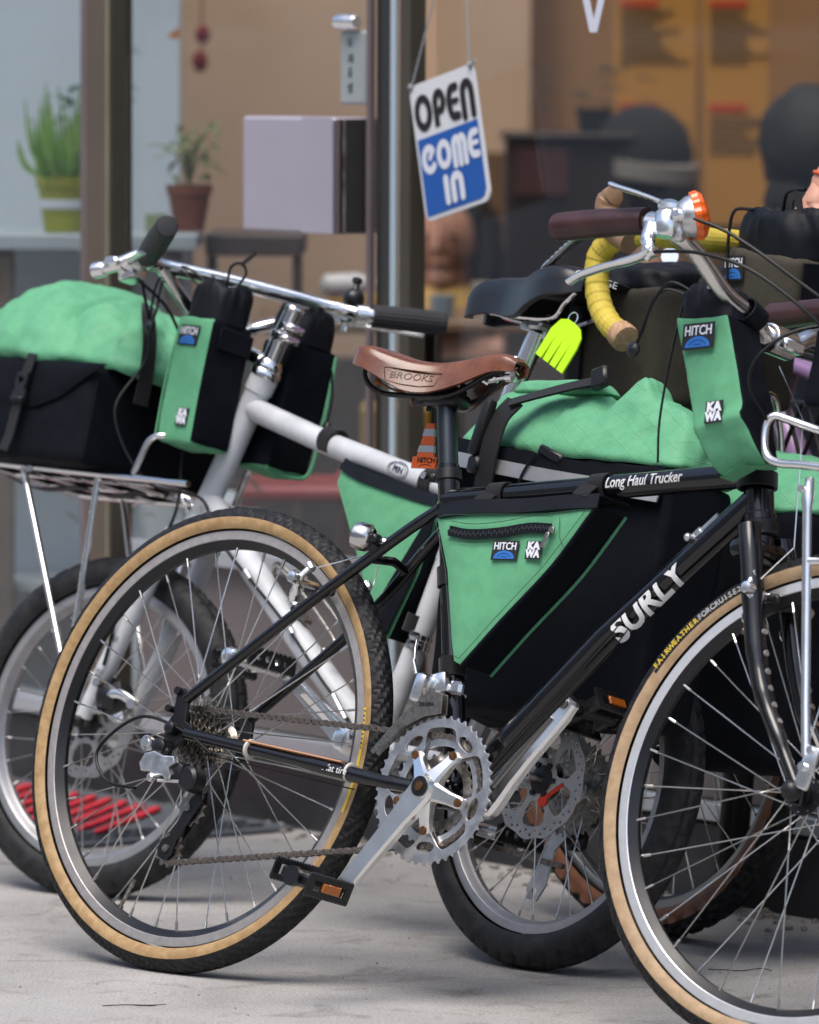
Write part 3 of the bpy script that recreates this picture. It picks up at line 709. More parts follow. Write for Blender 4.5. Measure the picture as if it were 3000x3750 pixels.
bs = MB(); bs.text('BROOKS', .0135, basis((.290, 0, .8215), (1, 0, .05), (0, 0, 1), (0, -1, 0)), .0008, wx=1.0)
for lp in ([(-.036, .0085), (.036, .0105), (.031, -.008), (.012, -.012), (-.012, -.012), (-.030, -.009), (-.036, .0085)],):
    bs.tube([V((.290+a, 0, .8215+b_)) for a, b_ in lp], .0006, 5)
slice_mb(bs, V((.29, 0, .8215)), V((0, 0, 1)), .003)
bs.v = [V((p.x, -(saddle_y(p.x, p.z)+.0054)-(-p.y)*.6, p.z)) for p in bs.v]
part('embossed_plate', bs, mat('embossed leather', (.070, .023, .009), .45), sd_, smooth=0)
lc = MB(); lc.tube(cat([(.214, -.044, .833), (.216, -.036, .818), (.226, -.030, .812), (.250, -.020, .806), (.262, -.02, .801), (.268, -.018, .79)], 5), .0017, 6); lc.sphere((.214, -.037, .816), .005, 8); part('leather_lace', lc, mat('orange leather lace', (.30, .10, .02), .7), sd_)
# ---- crankset
ck = MB(); ck.lathe(BB+V((0, -.036, 0)), (0, 1, 0), [(0, .019), (.002, .021), (.010, .021), (.011, .0195), (.061, .0195), (.062, .021), (.070, .021), (.072, .019)], 28)
part('bottom_bracket', ck, M_BLACKPAINT, bk)
A1 = math.atan2(.132-.276, .367-.460)             # drive crank angle in the bike plane
ROT = A1
crk = MB()
cd1 = V((cos(A1), 0, sin(A1))); pr = V((-sin(A1), 0, cos(A1)))
def arm(mb, ctr, dirv, prv, y0, y1, L, w0, w1, t0, t1):
    """tapered crank arm with rounded ends"""
    prof = [(-w0*.95, .0), (-w0*.6, .62), (0, .95), (.012, .98), (.05, .70), (L*.5, .62), (L-.03, .58), (L, .62), (L+.006, .5), (L+w1*.75, .0)]
    secs_ = []
    for s, k in ((-.012, .55), (-.006, .85), (.004, 1.), (.02, .96), (.05, .80), (.09, .72), (.13, .70), (L-.012, .74), (L, .76), (L+.007, .66), (L+.0115, .42)):
        t = max(0, min(1, s/L)); w = (w0+(w1-w0)*t)*k/(.75 if s > .05 else 1) if False else (w0*k if s < L*.6 else w1*(1 if s < L else (.88 if s < L+.009 else .55)))
        yc = y0+(y1-y0)*t; th = t0+(t1-t0)*t
        c = ctr+dirv*s+V((0, yc, 0))
        ring = []
        for a, b in ((-1, -.55), (-.8, -1), (.8, -1), (1, -.55), (1, .55), (.8, 1), (-.8, 1), (-1, .55)): ring.append(c+prv*(a*w)+V((0, b*th, 0)))
        secs_.append(ring)
    n = len(secs_); vs = [p for r in secs_ for p in r]; f = []
    for i in range(n-1):
        for k in range(8): f.append((i*8+k, i*8+(k+1) % 8, i*8+8+(k+1) % 8, i*8+8+k))
    f += [tuple(reversed(range(8))), tuple(range(n*8-8, n*8))]
    mb.add(vs, f)
arm(crk, BB, cd1, pr, -.060, -.078, .174, .0205, .0135, .010, .0062)
for k in range(5):
    a = A1+PI/5+2*PI*k/5; dv = V((cos(a), 0, sin(a))); pv = V((-sin(a), 0, cos(a)))
    rings = []
    for s, w, th, y in ((.008, .016, .009, -.059), (.022, .0115, .0075, -.057), (.040, .0085, .006, -.052), (.053, .0085, .005, -.0485), (.058, .0065, .004, -.048)):
        rings.append([BB+dv*s+pv*(a_*w)+V((0, y+b_*th, 0)) for a_, b_ in ((-1, -.5), (-.7, -1), (.7, -1), (1, -.5), (1, 1), (-1, 1))])
    vs = [p for r in rings for p in r]; f = []
    for i in range(4):
        for q in range(6): f.append((i*6+q, i*6+(q+1) % 6, i*6+6+(q+1) % 6, i*6+6+q))
    f += [(5, 4, 3, 2, 1, 0), (24, 25, 26, 27, 28, 29)]; crk.add(vs, f)
crk.lathe(BB+V((0, -.048, 0)), (0, -1, 0), [(0, .022), (.010, .022), (.020, .0175), (.0245, .0155), (.025, .013)], 24)
crank = part('crank', crk, M_ALU, bk, smooth=38)
cc = MB(); cc.lathe(BB+V((0, -.0725, 0)), (0, -1, 0), [(0, .0135), (.0015, .0135), (.0018, .0105)], 24); part('crank_cap', cc, M_BLKPLAS, crank)
cb = MB(); cb.lathe(BB+V((0, -.0735, 0)), (0, -1, 0), [(0, .0065), (.0025, .0065), (.0026, .004), (.0005, .0035)], 14)
for k in range(5):
    a = A1+PI/5+2*PI*k/5; p = BB+V((cos(a)*.055, -.0525, sin(a)*.055)); part('chainring_bolt', cb, M_RUST, crank); cb = MB(); cb.lathe(p, (0, -1, 0), [(0, .0058), (.003, .0058), (.0034, .0045), (.0015, .004)], 12)
part('chainring_bolt', cb, M_RUST, crank)
for nt_, y, m_, r0 in ((48, -.0445, M_ALUD, .030), (36, -.0365, M_ALUD, .030), (26, -.029, M_STEEL, .026)):
    r = nt_*.0127/(2*PI); holes = []
    if nt_ == 48:
        for k in range(5):
            a = A1+PI/5+2*PI*k/5
            holes.append(window(.0505, .080, a+.20, a+2*PI/5-.20, 10, .16)); holes.append(window(.0625, .082, a-.155, a+.155, 5, .2)) if False else None
        inner = []; holes = []
        for i in range(240):
            a = 2*PI*i/240; dl_ = ((a-(A1+PI/5)+PI/5) % (2*PI/5))-PI/5; k = max(0., 1-abs(dl_)/.40); k = k*k*(3-2*k); r_ = .0835-.0365*k; inner.append((r_*cos(a), r_*sin(a)))
        holes.append(inner)
        for k in range(5):
            a = A1+PI/5+2*PI*k/5; holes.append([((.0755+.0075*sin(t))*cos(a+.205*cos(t)), (.0755+.0075*sin(t))*sin(a+.205*cos(t))) for t in [2*PI*q/18 for q in range(18)]])
    elif nt_ == 36:
        inner = []
        for i in range(120):
            a = 2*PI*i/120; ph = ((a-(A1+PI/5)) % (2*PI/5))/(2*PI/5); lobe = max(0., 1-abs(min(ph, 1-ph))/.12); inner.append(((.0600-.013*min(1, lobe*1.4))*cos(a), (.0600-.013*min(1, lobe*1.4))*sin(a)))
        holes.append(inner)
    else: holes.append(ring_pts(.038, 40))
    rg = MB(); rg.plate(teeth(nt_), holes, .0032, XZ(y, 0, BB.x, BB.z), bev=.0005); part('chainring', rg, m_, crank, smooth=30)
lcr = MB(); arm(lcr, BB, -cd1, -pr, .056, .074, .174, .0255, .0190, .011, .0075); lcr.cyl(BB+V((0, .03, 0)), BB+V((0, .07, 0)), .013)
lc_ = part('crank', lcr, M_ALU, bk, smooth=38)
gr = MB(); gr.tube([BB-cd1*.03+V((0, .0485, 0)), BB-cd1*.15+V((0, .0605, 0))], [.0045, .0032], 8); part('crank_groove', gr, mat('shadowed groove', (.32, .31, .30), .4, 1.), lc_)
ph_ = MB(); ph_.lathe(BB-cd1*.174+V((0, .0655, 0)), (0, -1, 0), [(0, .0075), (.0018, .0075), (.002, .004), (.0005, .0035)], 14); part('pedal_axle_end', ph_, M_STEEL, lc_)
# ---- pedals
def pedal(parent, o, sy, tilt, m=M_BLKPLAS):
    """quill style platform: body, two toothed cages, reflectors"""
    T = Matrix.Translation(V(o)) @ Matrix.Rotation(tilt, 4, 'Y'); b = MB()
    b.cyl((0, 0, 0), (0, sy*.020, 0), .0075); b.cyl((0, sy*.018, 0), (0, sy*.092, 0), .012, .0105); b.cyl((0, sy*.088, 0), (0, sy*.097, 0), .0135, seg=18)
    b.box((0, sy*.028, 0), (.060, .012, .018), bev=.003); b.box((0, sy*.084, 0), (.056, .010, .016), bev=.003)
    b.v = [T @ p for p in b.v]; pb = part('pedal', b, m, parent, smooth=35)
    for sx in (-1, 1):
        c = MB(); o1 = []
        n = 14
        for i in range(n*2+1): o1.append((-.042+.084*i/(n*2), .0135+(.0028 if i % 2 else 0)))
        for i in range(n*2+1): o1.append((.042-.084*i/(n*2), -.0135-(.0028 if i % 2 else 0)))
        c.plate(o1, [[(-.030, -.007), (-.014, -.007), (-.014, .007), (-.030, .007)], [(.014, -.007), (.030, -.007), (.030, .007), (.014, .007)]], .003, T @ basis((sx*.033, sy*.056, 0), (0, sy, 0), (0, 0, 1), (sy, 0, 0)))
        part('pedal_cage', c, m, pb, smooth=0)
        r_ = MB(); r_.box((0, 0, 0), (.004, .034, .012), bev=.001); TT = T @ Matrix.Translation((sx*.036, sy*.054, 0)); r_.v = [TT @ p for p in r_.v]; part('pedal_reflector', r_, M_AMBER, pb, smooth=0)
    return pb
pedal(bk, BB+cd1*.174+V((0, -.082, 0)), -1, rad(14))
pedal(bk, BB-cd1*.174+V((0, .082, 0)), 1, rad(-30))
# ---- cassette
cs = None
for i, n_ in enumerate((28, 24, 21, 18, 16, 14, 13, 12, 11)):
    c = MB(); r = n_*.0127/(2*PI); holes = [ring_pts(.0175 if n_ > 13 else .014, 20)]
    if n_ > 15: holes += [ring_pts(.0028, 8, c=(r*.74*cos(2*PI*k/9), r*.74*sin(2*PI*k/9))) for k in range(9)]
    c.plate(teeth(n_, .005), holes, .0018, XZ(-.0225-.0042*i, .3*i, 0, BT))
    if cs is None:
        bd = MB(); bd.cyl((0, -.02, BT), (0, -.060, BT), .0175, seg=20); cs = part('cassette', bd, M_BLKPLAS, bk)
    part('sprocket', c, M_STEEL, cs, smooth=25)
ln_ = MB(); ln_.lathe((0, -.060, BT), (0, -1, 0), [(0, .014), (.004, .014), (.006, .008), (.018, .0065)], 14); part('lock_ring', ln_, M_BLKPLAS, cs)
sk = MB(); sk.lathe((0, -.068, BT), (0, -1, 0), [(0, .008), (.003, .0095), (.013, .0085), (.015, .005)], 16); part('skewer_nut', sk, M_BLKPLAS, bk)
# ---- rear derailleur
rdr = MB(); rdr.lathe((-.006, -.070, .292), (0, -1, 0), [(0, .010), (.003, .012), (.018, .0115), (.020, .008)], 18); rdr.box((.020, -.080, .262), (.056, .022, .030), Matrix.Rotation(rad(8), 3, 'Y'), bev=.007, seg=2); rdr.lathe((.055, -.062, .254), (0, -1, 0), [(0, .016), (.004, .018), (.022, .017), (.026, .013)], 18); rdr.box((-.002, -.078, .276), (.018, .016, .036), Matrix.Rotation(rad(12), 3, 'Y'), bev=.004)
rd_ = part('rear_derailleur', rdr, M_BLKPLAS, bk, smooth=35)
lk_ = MB(); lk_.plate([(-.036, -.004), (-.030, -.014), (-.016, -.012), (-.004, -.018), (.010, -.014), (.020, -.020), (.026, -.010), (.018, -.002), (.030, .006), (.024, .014), (.004, .012), (-.014, .016), (-.030, .010)], (), .009, XZ(-.0925, rad(-4), .010, .268), bev=.002); lk_.lathe((.004, -.096, .248), (0, -1, 0), [(0, .006), (.006, .006), (.008, .0035)], 12); lk_.cyl((.010, -.092, .246), (.046, -.088, .248), .0022)
part('link_plate', lk_, M_ALUD, rd_, smooth=35)
rb_ = MB(); rb_.lathe((-.033, -.074, .296), (0, -1, 0), [(0, .009), (.004, .0105), (.010, .0105), (.011, .0060), (.008, .0055)], 18); part('pivot_bolt', rb_, M_ALU, rd_)
for y in (-.046, -.0585):
    cg = MB(); o1 = [(.062, .244), (.046, .232), (.020, .178), (.008, .172), (.002, .160), (.006, .148), (.018, .144), (.030, .152), (.034, .172), (.066, .226)]
    cg.plate([(x, z) for x, z in o1], [ring_pts(.005, 8, c=(.018, .160))], .0022, XZ(y), bev=.0006); part('derailleur_cage', cg, M_BLKPLAS, rd_, smooth=0)
for (x, z) in ((.044, .218), (.018, .160)):
    j = MB(); j.plate(teeth(11, .005), [ring_pts(.0045, 10)], .004, XZ(-.052, 0, x, z)); j.lathe((x, -.0598, z), (0, -1, 0), [(0, .0055), (.002, .0055), (.0022, .003)], 10); part('jockey_wheel', j, M_STEEL, rd_, smooth=20)
# ---- chain, link by link
def link_mesh(outer):
    b = MB(); w = .0029 if outer else .0021
    for sy in (-1, 1):
        o1 = ring_pts(.0042, 8, PI/2, 3*PI/2, (-.00635, 0))+[(0, -.0029)]+ring_pts(.0042, 8, -PI/2, PI/2, (.00635, 0))+[(0, .0029)]
        b.plate(o1, (), .0011, XZ(sy*w))
    for sx in (-1, 1): b.cyl((sx*.00635, -.0038, 0), (sx*.00635, .0038, 0), .0021 if not outer else .0017, seg=8)
    return tomesh('chain_link', b, M_CHAIN, 30)
LK = (link_mesh(True), link_mesh(False))
YM = -.0365
chain = None
def chain_run(parent, pts, step=.0127, start=0):
    P = [V(p) for p in pts]; L = [0]
    for a, b in zip(P, P[1:]): L.append(L[-1]+(b-a).length)
    n = int(L[-1]/step)
    def at(s):
        for i in range(len(P)-1):
            if s <= L[i+1] or i == len(P)-2: return P[i]+(P[i+1]-P[i])*((s-L[i])/max(L[i+1]-L[i], 1e-9))
    for k in range(n):
        a, b = at(k*step), at((k+1)*step); d = (b-a).normalized(); y = V((0, 1, 0)); y = (y-d*y.dot(d)).normalized()
        inst('chain_link', LK[(k+start) % 2], parent, basis((a+b)/2, d, y, d.cross(y)))
chb = MB(); chb.tube([(BB.x-.02, YM, BB.z+.0727), (BB.x-.03, YM, BB.z+.0715)], .0018, 6); chain = part('chain', chb, M_CHAIN, bk)
R36 = 36*.0127/(2*PI); up_pts = [(.005, -.045, BT+.0335), (BB.x-.003, YM, BB.z+R36)]
arc = [(BB.x+R36*cos(a), YM, BB.z+R36*sin(a)) for a in [PI/2-PI*1.03*i/30 for i in range(1, 31)]]
low = [(.024, -.052, .142)]
chain_run(chain, up_pts+arc+low)
chain_run(chain, [(.030, -.052, .163), (.034, -.052, .200), (.050, -.052, .232)], start=1)
# ---- front derailleur
fd = MB(); fd.lathe((.419, 0, .408), cd, [(0, .0165), (.001, .0185), (.017, .0185), (.018, .0165)], 22); fd.box((.412, -.024, .420), (.036, .016, .030), Matrix.Rotation(rad(-15), 3, 'Y'), bev=.006, seg=2); fd.box((.400, -.040, .410), (.020, .024, .040), Matrix.Rotation(rad(10), 3, 'Y'), bev=.006, seg=2); fd.box((.440, -.018, .418), (.020, .012, .018), bev=.004); fd.cyl((.388, -.044, .428), (.380, -.046, .446), .003)
fdo = part('front_derailleur', fd, M_ALU, bk, smooth=35)
fc = MB()
for y in (-.0415, -.0525): fc.plate([(-.086, -.058), (-.080, -.062), (-.040, -.024), (-.005, -.006), (.024, .0), (.020, .026), (-.004, .030), (-.020, .014), (-.050, -.014)], (), .0016, XZ(y, 0, .428, .378), bev=.0004)
part('derailleur_cage', fc, M_STEEL, fdo, smooth=30)
tg = MB(); tg.text('TIAGRA', .0075, face_nz(V((.424, -.0545, .388)), (1, 0, .10), (0, -1, 0)), .0006, off=.01); part('lettering', tg, M_BLKPLAS, fdo, smooth=0)
fcb = MB(); fcb.tube([(.383, -.046, .44), (.374, -.040, .462), (.372, -.038, .474)], .0009, 5); part('shift_cable', fcb, M_ALU, bk)
# chain stay decal, cable tie and guard strip
def stay_pt(t, off=0): 
    a, b = V((.40, -.0345, .281)), V((.05, -.0645, .313)); return a+(b-a)*t+V((0, 0, off))
gd = MB(); gd.tube([stay_pt(.30)+V((0, -.006, .0105)), stay_pt(.78)+V((0, -.006, .0088))], .0052, 8, flat=(.35, 1)); part('chain_stay_guard', gd, mat('peach guard strip', (.52, .27, .15), .6, var=.08), bk)
for t in (.27, .76): ct = MB(); ct.lathe(stay_pt(t)-V((.0018, 0, 0)), (1, 0, -.09), [(0, .0125), (.0005, .0135), (.004, .0135), (.0045, .0125)], 18); part('cable_tie', ct, mat('translucent cable tie', (.62, .58, .52), .45), bk)
dl = MB(); dl.text('off the fat tire', .0135, face_nz(stay_pt(.36)+V((0, -.0122, -.001)), (1, 0, -.085), (0, -1, .05)), .0006, shear=.1); part('decal', dl, M_WHITEINK, bk, smooth=0)
# ---- cantilever brakes
def canti(o, sy, parent, fwdv, upd):
    b = MB(); o = V(o); f = V(fwdv).normalized(); u = V(upd).normalized(); s = V((0, sy, 0))
    b.tube([o-f*.004, o+f*.022], [.0075, .0085], 14); b.tube(cat([o+f*.014, o+f*.016+u*.018+s*.010, o+f*.017+u*.036+s*.014, o+f*.018+u*.050+s*.008], 5), [.0075]*5+[.006]*6+[.0045]*5, 10); b.tube([o+f*.016+u*.030+s*.020, o+f*.016+u*.030-s*.022], [.0055, .0055], 10)
    b.lathe(o+f*.020+u*.030+s*.016, s, [(0, .008), (.004, .009), (.012, .0075), (.013, .0045)], 12); b.lathe(o+f*.018+u*.052+s*.006-f*.004, f, [(0, .006), (.004, .007), (.010, .0065)], 10)
    br = part('brake', b, M_ALU, parent)
    sp = MB(); sp.lathe(o-f*.002, f, [(0, .009), (.003, .0092), (.008, .0088), (.009, .0065)], 16); part('brake_spring', sp, M_BLKPLAS, br)
    pd = MB(); t = u.cross(s).normalized(); pd.box(o+f*.010+u*.030-s*.026, (.052, .011, .012), basis((0, 0, 0), (f*0+t), s, t.cross(s)).to_3x3() if False else None, bev=.003); part('brake_pad', pd, M_BLKPLAS, br)
    return br
sdir = (V((.30, 0, .612))-V((.18, 0, .503))).normalized(); snr = V((-sdir.z, 0, sdir.x))
for sy in (-1, 1): canti((.165, sy*.052, .497), sy, bk, snr, (.50, 0, .86))
stw = MB(); stw.tube([(.190, -.058, .556), (.240, -.004, .592), (.252, 0, .594), (.240, .004, .592), (.190, .058, .556)], .0009, 5); stw.tube([(.249, 0, .592), (.262, 0, .606)], .003, 6); part('straddle_wire', stw, M_ALU, bk)
# chrome bell body on the seat stay
bl = MB(); bl.lathe((.236, -.052, .606), (.86, .35, -.12), [(0, .002), (.001, .012), (.004, .0175), (.012, .0195), (.024, .0190), (.030, .0135), (.031, .0075), (.044, .0065), (.046, .0085), (.054, .0085), (.055, .005)], 26)
part('bell', bl, mat('satin bell', (.66, .64, .62), .22, 1., rvar=.06), bk)
bl = MB(); bl.lathe((.262, -.040, .590), (.74, 0, .67), [(0, .010), (.012, .010)], 14); bl.box((.272, -.047, .603), (.016, .016, .012), bev=.003); part('bell_bracket', bl, M_BLKPLAS, bk)
# ---- fork, headset stack, stem, bar
HB = HT_BOT+axd*.022; SRV = SR.to_3x3()
fk = MB()
fk.tube([HT_BOT+axd*.010, HB+axd*.022], .0165, 18); fk.box(HB+axd*.020, (.034, .098, .026), Matrix.Rotation(rad(-18), 3, 'Y'), bev=.009, seg=2)
fork = part('fork', fk, M_BLACKPAINT, bk)
for sy in (-1, 1):
    e = HUBF+SRV @ V((-.004, sy*.052, .010)); lat = SRV @ V((0, sy*.050, 0)); nl = SRV @ V((0, -.050, 0))
    ctrl = [V((x, -.05, z))-nl for x, z in ((.893, .655), (.905, .622), (.926, .560), (.950, .490), (.976, .436), (1.012, .386))]
    pth = cat([c_+lat*k_ for c_, k_ in zip(ctrl, (.80, .86, .92, .98, 1.02, 1.04))]+[e], 5)
    fb_ = MB(); fb_.tube(pth, [.0150]*11+[.0142]*5+[.0128]*5+[.0108]*5+[.0080]*5, 16); fb_.box(e+V((.004, 0, -.010)), (.020, .006, .032), SRV, bev=.002)
    fl = part('fork_blade', fb_, M_BLACKPAINT, bk)
    lg = MB()
    for k in range(6): lg.cyl(pth[13+k*2]+V((.006, 0, 0)), pth[13+k*2]+V((.0165-.001*k, 0, .004)), .0042, seg=10)
    part('rack_eyelet', lg, M_ALUD, fl)
qr = MB(); q0 = HUBF+SRV @ V((0, -.058, 0)); qr.lathe(q0, SRV @ V((0, -1, 0)), [(0, .010), (.002, .013), (.012, .013), (.018, .009), (.020, .004)], 18); part('skewer_nut', qr, M_BLKPLAS, bk)
for sy in (-1, 1): canti(HB+axd*.116+SRV @ V((.004, sy*.046, 0)), sy, bk, SRV @ V((.92, 0, .34)), SRV @ V((-.32, 0, .95)))
fs_ = MB(); bh = HB+axd*.04+V((.045, 0, .03)); fs_.tube([HB+axd*.064+SRV @ V((.03, -.052, .0)), bh, HB+axd*.064+SRV @ V((.03, .052, .0))], .0009, 5); fs_.tube([bh, V((.93, -.02, .80)), V((.90, -.05, .86))], .0010, 5); part('straddle_wire', fs_, M_ALU, bk)
sv = MB(); SVT = V((.800, 0, .892)); sv.tube([HT_TOP-axd*.03, SVT], .0142, 18); sv.tube(cat([SVT-V((0, 0, .01)), V((.82, 0, .905)), V((.846, 0, .903))], 5), .0155, 16); sv.lathe((.850, -.024, .903), (0, 1, 0), [(0, .0155), (.002, .0195), (.046, .0195), (.048, .0155)], 24); sv.box((.872, 0, .898), (.016, .040, .016), bev=.003)
sv.lathe(SVT-axd*.02, -axd, [(0, .0145), (.006, .012)], 18)
part('stem', sv, M_ALU, bk)
bar_n = cat([(.850, .0, .903), (.850, -.03, .906), (.848, -.06, .922), (.838, -.105, .938), (.828, -.165, .976), (.820, -.200, .990), (.795, -.214, 1.000), (.700, -.224, .994)], 8)
bar_f = [V((p.x, -p.y, p.z)) for p in reversed(bar_n)]
hb_ = part('handlebar', MB().tube(bar_f[:-1]+bar_n, [.0115]*(len(bar_f)-1+len(bar_n)), 16), mat('satin handlebar alloy', (.74, .72, .69), .24, 1., rvar=.08, vscale=20), bk)
gps = [MB(), MB()]; gp = gps[0]
gps[0].tube(cat([(.783, -.216, 1.002), (.779, -.2165, 1.002), (.776, -.217, 1.002), (.72, -.222, .997), (.66, -.227, .990), (.648, -.228, .988), (.643, -.2285, .9875)], 4), [.0150]*4+[.0172]*4+[.0178]*4+[.0188]*4+[.0185]*4+[.0172]*4+[.0125], 22); gps[1].tube([(.783, .216, 1.002), (.645, .228, .988)], [.016, .018], 16)
pieces('grip', gps, M_GRIPBR, bk)
# lever, clamp, thumb shifter and bell on the near grip
lv = MB(); lc0 = V((.800, -.214, 1.000)); bd_ = V((-.96, -.1, .0)).normalized()
lv.lathe((.806, -.212, .999), (-.97, -.1, .02), [(0, .0125), (.001, .0160), (.020, .0160), (.021, .0125)], 20)
lv.tube(cat([(.798, -.226, .992), (.806, -.236, .972), (.816, -.240, .958), (.812, -.240, .948)], 6), [.012]*7+[.010]*6+[.008]*6, 12, flat=(1, .8))
lvp = part('brake_lever', lv, M_ALU, bk)
ld = MB(); ld.tube(cat([(.826, -.238, .958), (.808, -.240, .952), (.786, -.242, .944), (.750, -.245, .934), (.716, -.247, .922), (.700, -.248, .912)], 6), [.0095]*7+[.0085]*8+[.0075]*8+[.0065]*8, 12, flat=(.65, 1.1)); ld.lathe((.818, -.230, .958), (0, -1, 0), [(0, .006), (.022, .006), (.024, .004)], 12); part('lever_blade', ld, M_ALU, lvp)
sh = MB(); s0 = V((.818, -.218, 1.004)); sh.lathe(s0+V((0, 0, -.022)), (0, 0, 1), [(0, .015), (.004, .017), (.030, .017), (.034, .014), (.036, .0165), (.042, .0165), (.047, .010), (.049, .004)], 22); sh.box(s0+V((.020, -.004, .006)), (.022, .020, .016), bev=.004)
sho = part('thumb_shifter', sh, M_ALU, bk)
sl_ = MB(); sl_.tube(cat([s0+V((-.006, -.014, .020)), s0+V((-.030, -.024, .026)), s0+V((-.068, -.030, .034)), s0+V((-.076, -.030, .036))], 5), [.006]*6+[.0065]*5+[.0075]*5, 10, flat=(.55, 1.2)); part('shifter_paddle', sl_, M_ALU, sho)
bl = MB(); bc = V((.838, -.205, 1.012)); bax = V((.55, .55, .30)).normalized(); bl.lathe(bc, bax, [(-.012, .008), (-.010, .020), (.0, .026), (.006, .027)], 24); bl.box(bc-V((.006, .004, .020)), (.016, .016, .026), bev=.004); blo = part('bell', bl, M_ALUD, bk)
ob = MB(); pf = []; seg = 48
for d, r in ((.004, .022), (.006, .029), (.014, .0305), (.020, .0265), (.025, .016), (.026, .002)): pf.append((d, r))
u1 = bax.orthogonal().normalized(); u2 = bax.cross(u1); vs = []; f = []
for d, r in pf:
    for k in range(seg): a = 2*PI*k/seg; rr = r*(1+(.045 if k % 4 < 2 else -.02)); vs.append(bc+bax*d+(u1*cos(a)+u2*sin(a))*rr)
for i in range(len(pf)-1):
    for k in range(seg): f.append((i*seg+k, i*seg+(k+1) % seg, (i+1)*seg+(k+1) % seg, (i+1)*seg+k))
f.append(tuple(range(seg))); ob.add(vs, f); part('bell_dial', ob, M_ORANGE, blo, smooth=20, label='orange ribbed dial')
cbz = MB(); cbz.tube(cat([s0+V((.03, -.004, .006)), (.905, -.20, .994), (.985, -.17, .952), (1.06, -.12, .90), (1.08, -.04, .83), (.98, 0, .76)], 8), .0024, 8); part('cable', cbz, M_CABLE, bk)
cbz = MB(); cbz.tube(cat([(.818, -.243, .957), (.90, -.235, .958), (.985, -.215, .935), (1.07, -.16, .87), (1.06, -.06, .80), (.93, 0, .79)], 8), .0024, 8); part('cable', cbz, M_CABLE, bk)
cbz = MB(); cbz.tube(cat([(1.075, .02, .925), (.985, -.09, .905), (.935, -.125, .865), (.920, -.125, .82), (.93, -.08, .775)], 8), .0024, 8); part('cable', cbz, M_CABLE, bk)
fr_ = MB(); fr_.sphere((.80, -.245, .957), .001)
# ---- silver front rack (low hoop and long strut)
rk = MB(); SW = SRV
loop = [(1.10, -.085, .722), (1.00, -.085, .728), (.960, -.085, .7285), (.938, -.085, .736), (.928, -.085, .755), (.926, -.085, .778), (.934, -.082, .789), (.955, -.070, .786), (1.05, -.02, .765)]
rk.tube(cat(loop, 5), .0055, 12); rk.tube(cat([(p[0], -p[1], p[2]) for p in loop], 5), .0055, 12); rk.tube([(1.05, -.02, .765), (1.05, .02, .765)], .0055, 10); rk.tube([(1.06, -.085, .7245), (1.06, .062, .7245)], .005, 10)
rko = part('rack', rk, M_ALU, bk)
for sy in (-1, 1):
    st = MB(); st.tube([(.994, sy*.064, .716), (.998, sy*.066, .690), (1.000, sy*.066, .676), (1.056, sy*.068, .430), (1.072, sy*.069, .366)], [.0055, .0085, .0062, .0062, .0062], 12, flat=(1, .9)); st.box((1.078, sy*.069, .352), (.022, .007, .056), Matrix.Rotation(rad(12), 3, 'Y'), bev=.004, seg=2); st.cyl((.992, sy*.060, .700), (.992, sy*.078, .700), .0045); st.cyl((1.074, sy*.060, .352), (1.074, sy*.078, .352), .0055); st.cyl((1.080, sy*.060, .374), (1.080, sy*.076, .374), .0045); st.tube([(1.014, sy*.066, .610), (1.10, sy*.066, .615)], .005, 10)
    part('rack_strut', st, M_ALU, rko)
# down tube fittings and gear cables
cbs = MB(); dn = V((-ddir.z, 0, ddir.x))
cbs.box(BB+ddir*.492+dn*.020+V((0, -.006, 0)), (.022, .014, .014), Matrix.Rotation(-math.atan2(ddir.z, ddir.x), 3, 'Y'), bev=.004); cbs.cyl(BB+ddir*.50+dn*.02+V((0, -.006, 0)), BB+ddir*.53+dn*.019+V((0, -.006, 0)), .0048); cbs.sphere(BB+ddir*.482+dn*.022+V((0, -.016, 0)), .006, 10)
part('cable_stop', cbs, M_ALUD, bk)
for s in (.19, .245): bo = MB(); bo.sphere(BB+ddir*s+dn*.0175+V((0, -.004, 0)), .0055, 10); part('bottle_bolt', bo, M_ALU, bk)
for dy, o_ in ((-.012, -.006), (-.006, -.021)): gc = MB(); gc.tube([BB+ddir*.49+dn*.019+V((0, -.010, 0)), BB+ddir*.3+dn*o_+V((0, dy-.008, 0)), BB+ddir*.03+dn*-.022+V((0, dy, 0))], .0009, 5); part('gear_cable', gc, M_CABLE, bk)
gc = MB(); gc.tube([(.32, -.045, .268), (.05, -.066, .292)], .0009, 5); part('gear_cable', gc, M_CABLE, bk); gc = MB(); gc.tube(cat([(.075, -.068, .2925), (.02, -.072, .318), (-.055, -.082, .330), (-.115, -.088, .280), (-.085, -.092, .238), (-.028, -.092, .232)], 8), .0023, 8)
part('gear_cable', gc, M_CABLE, bk)
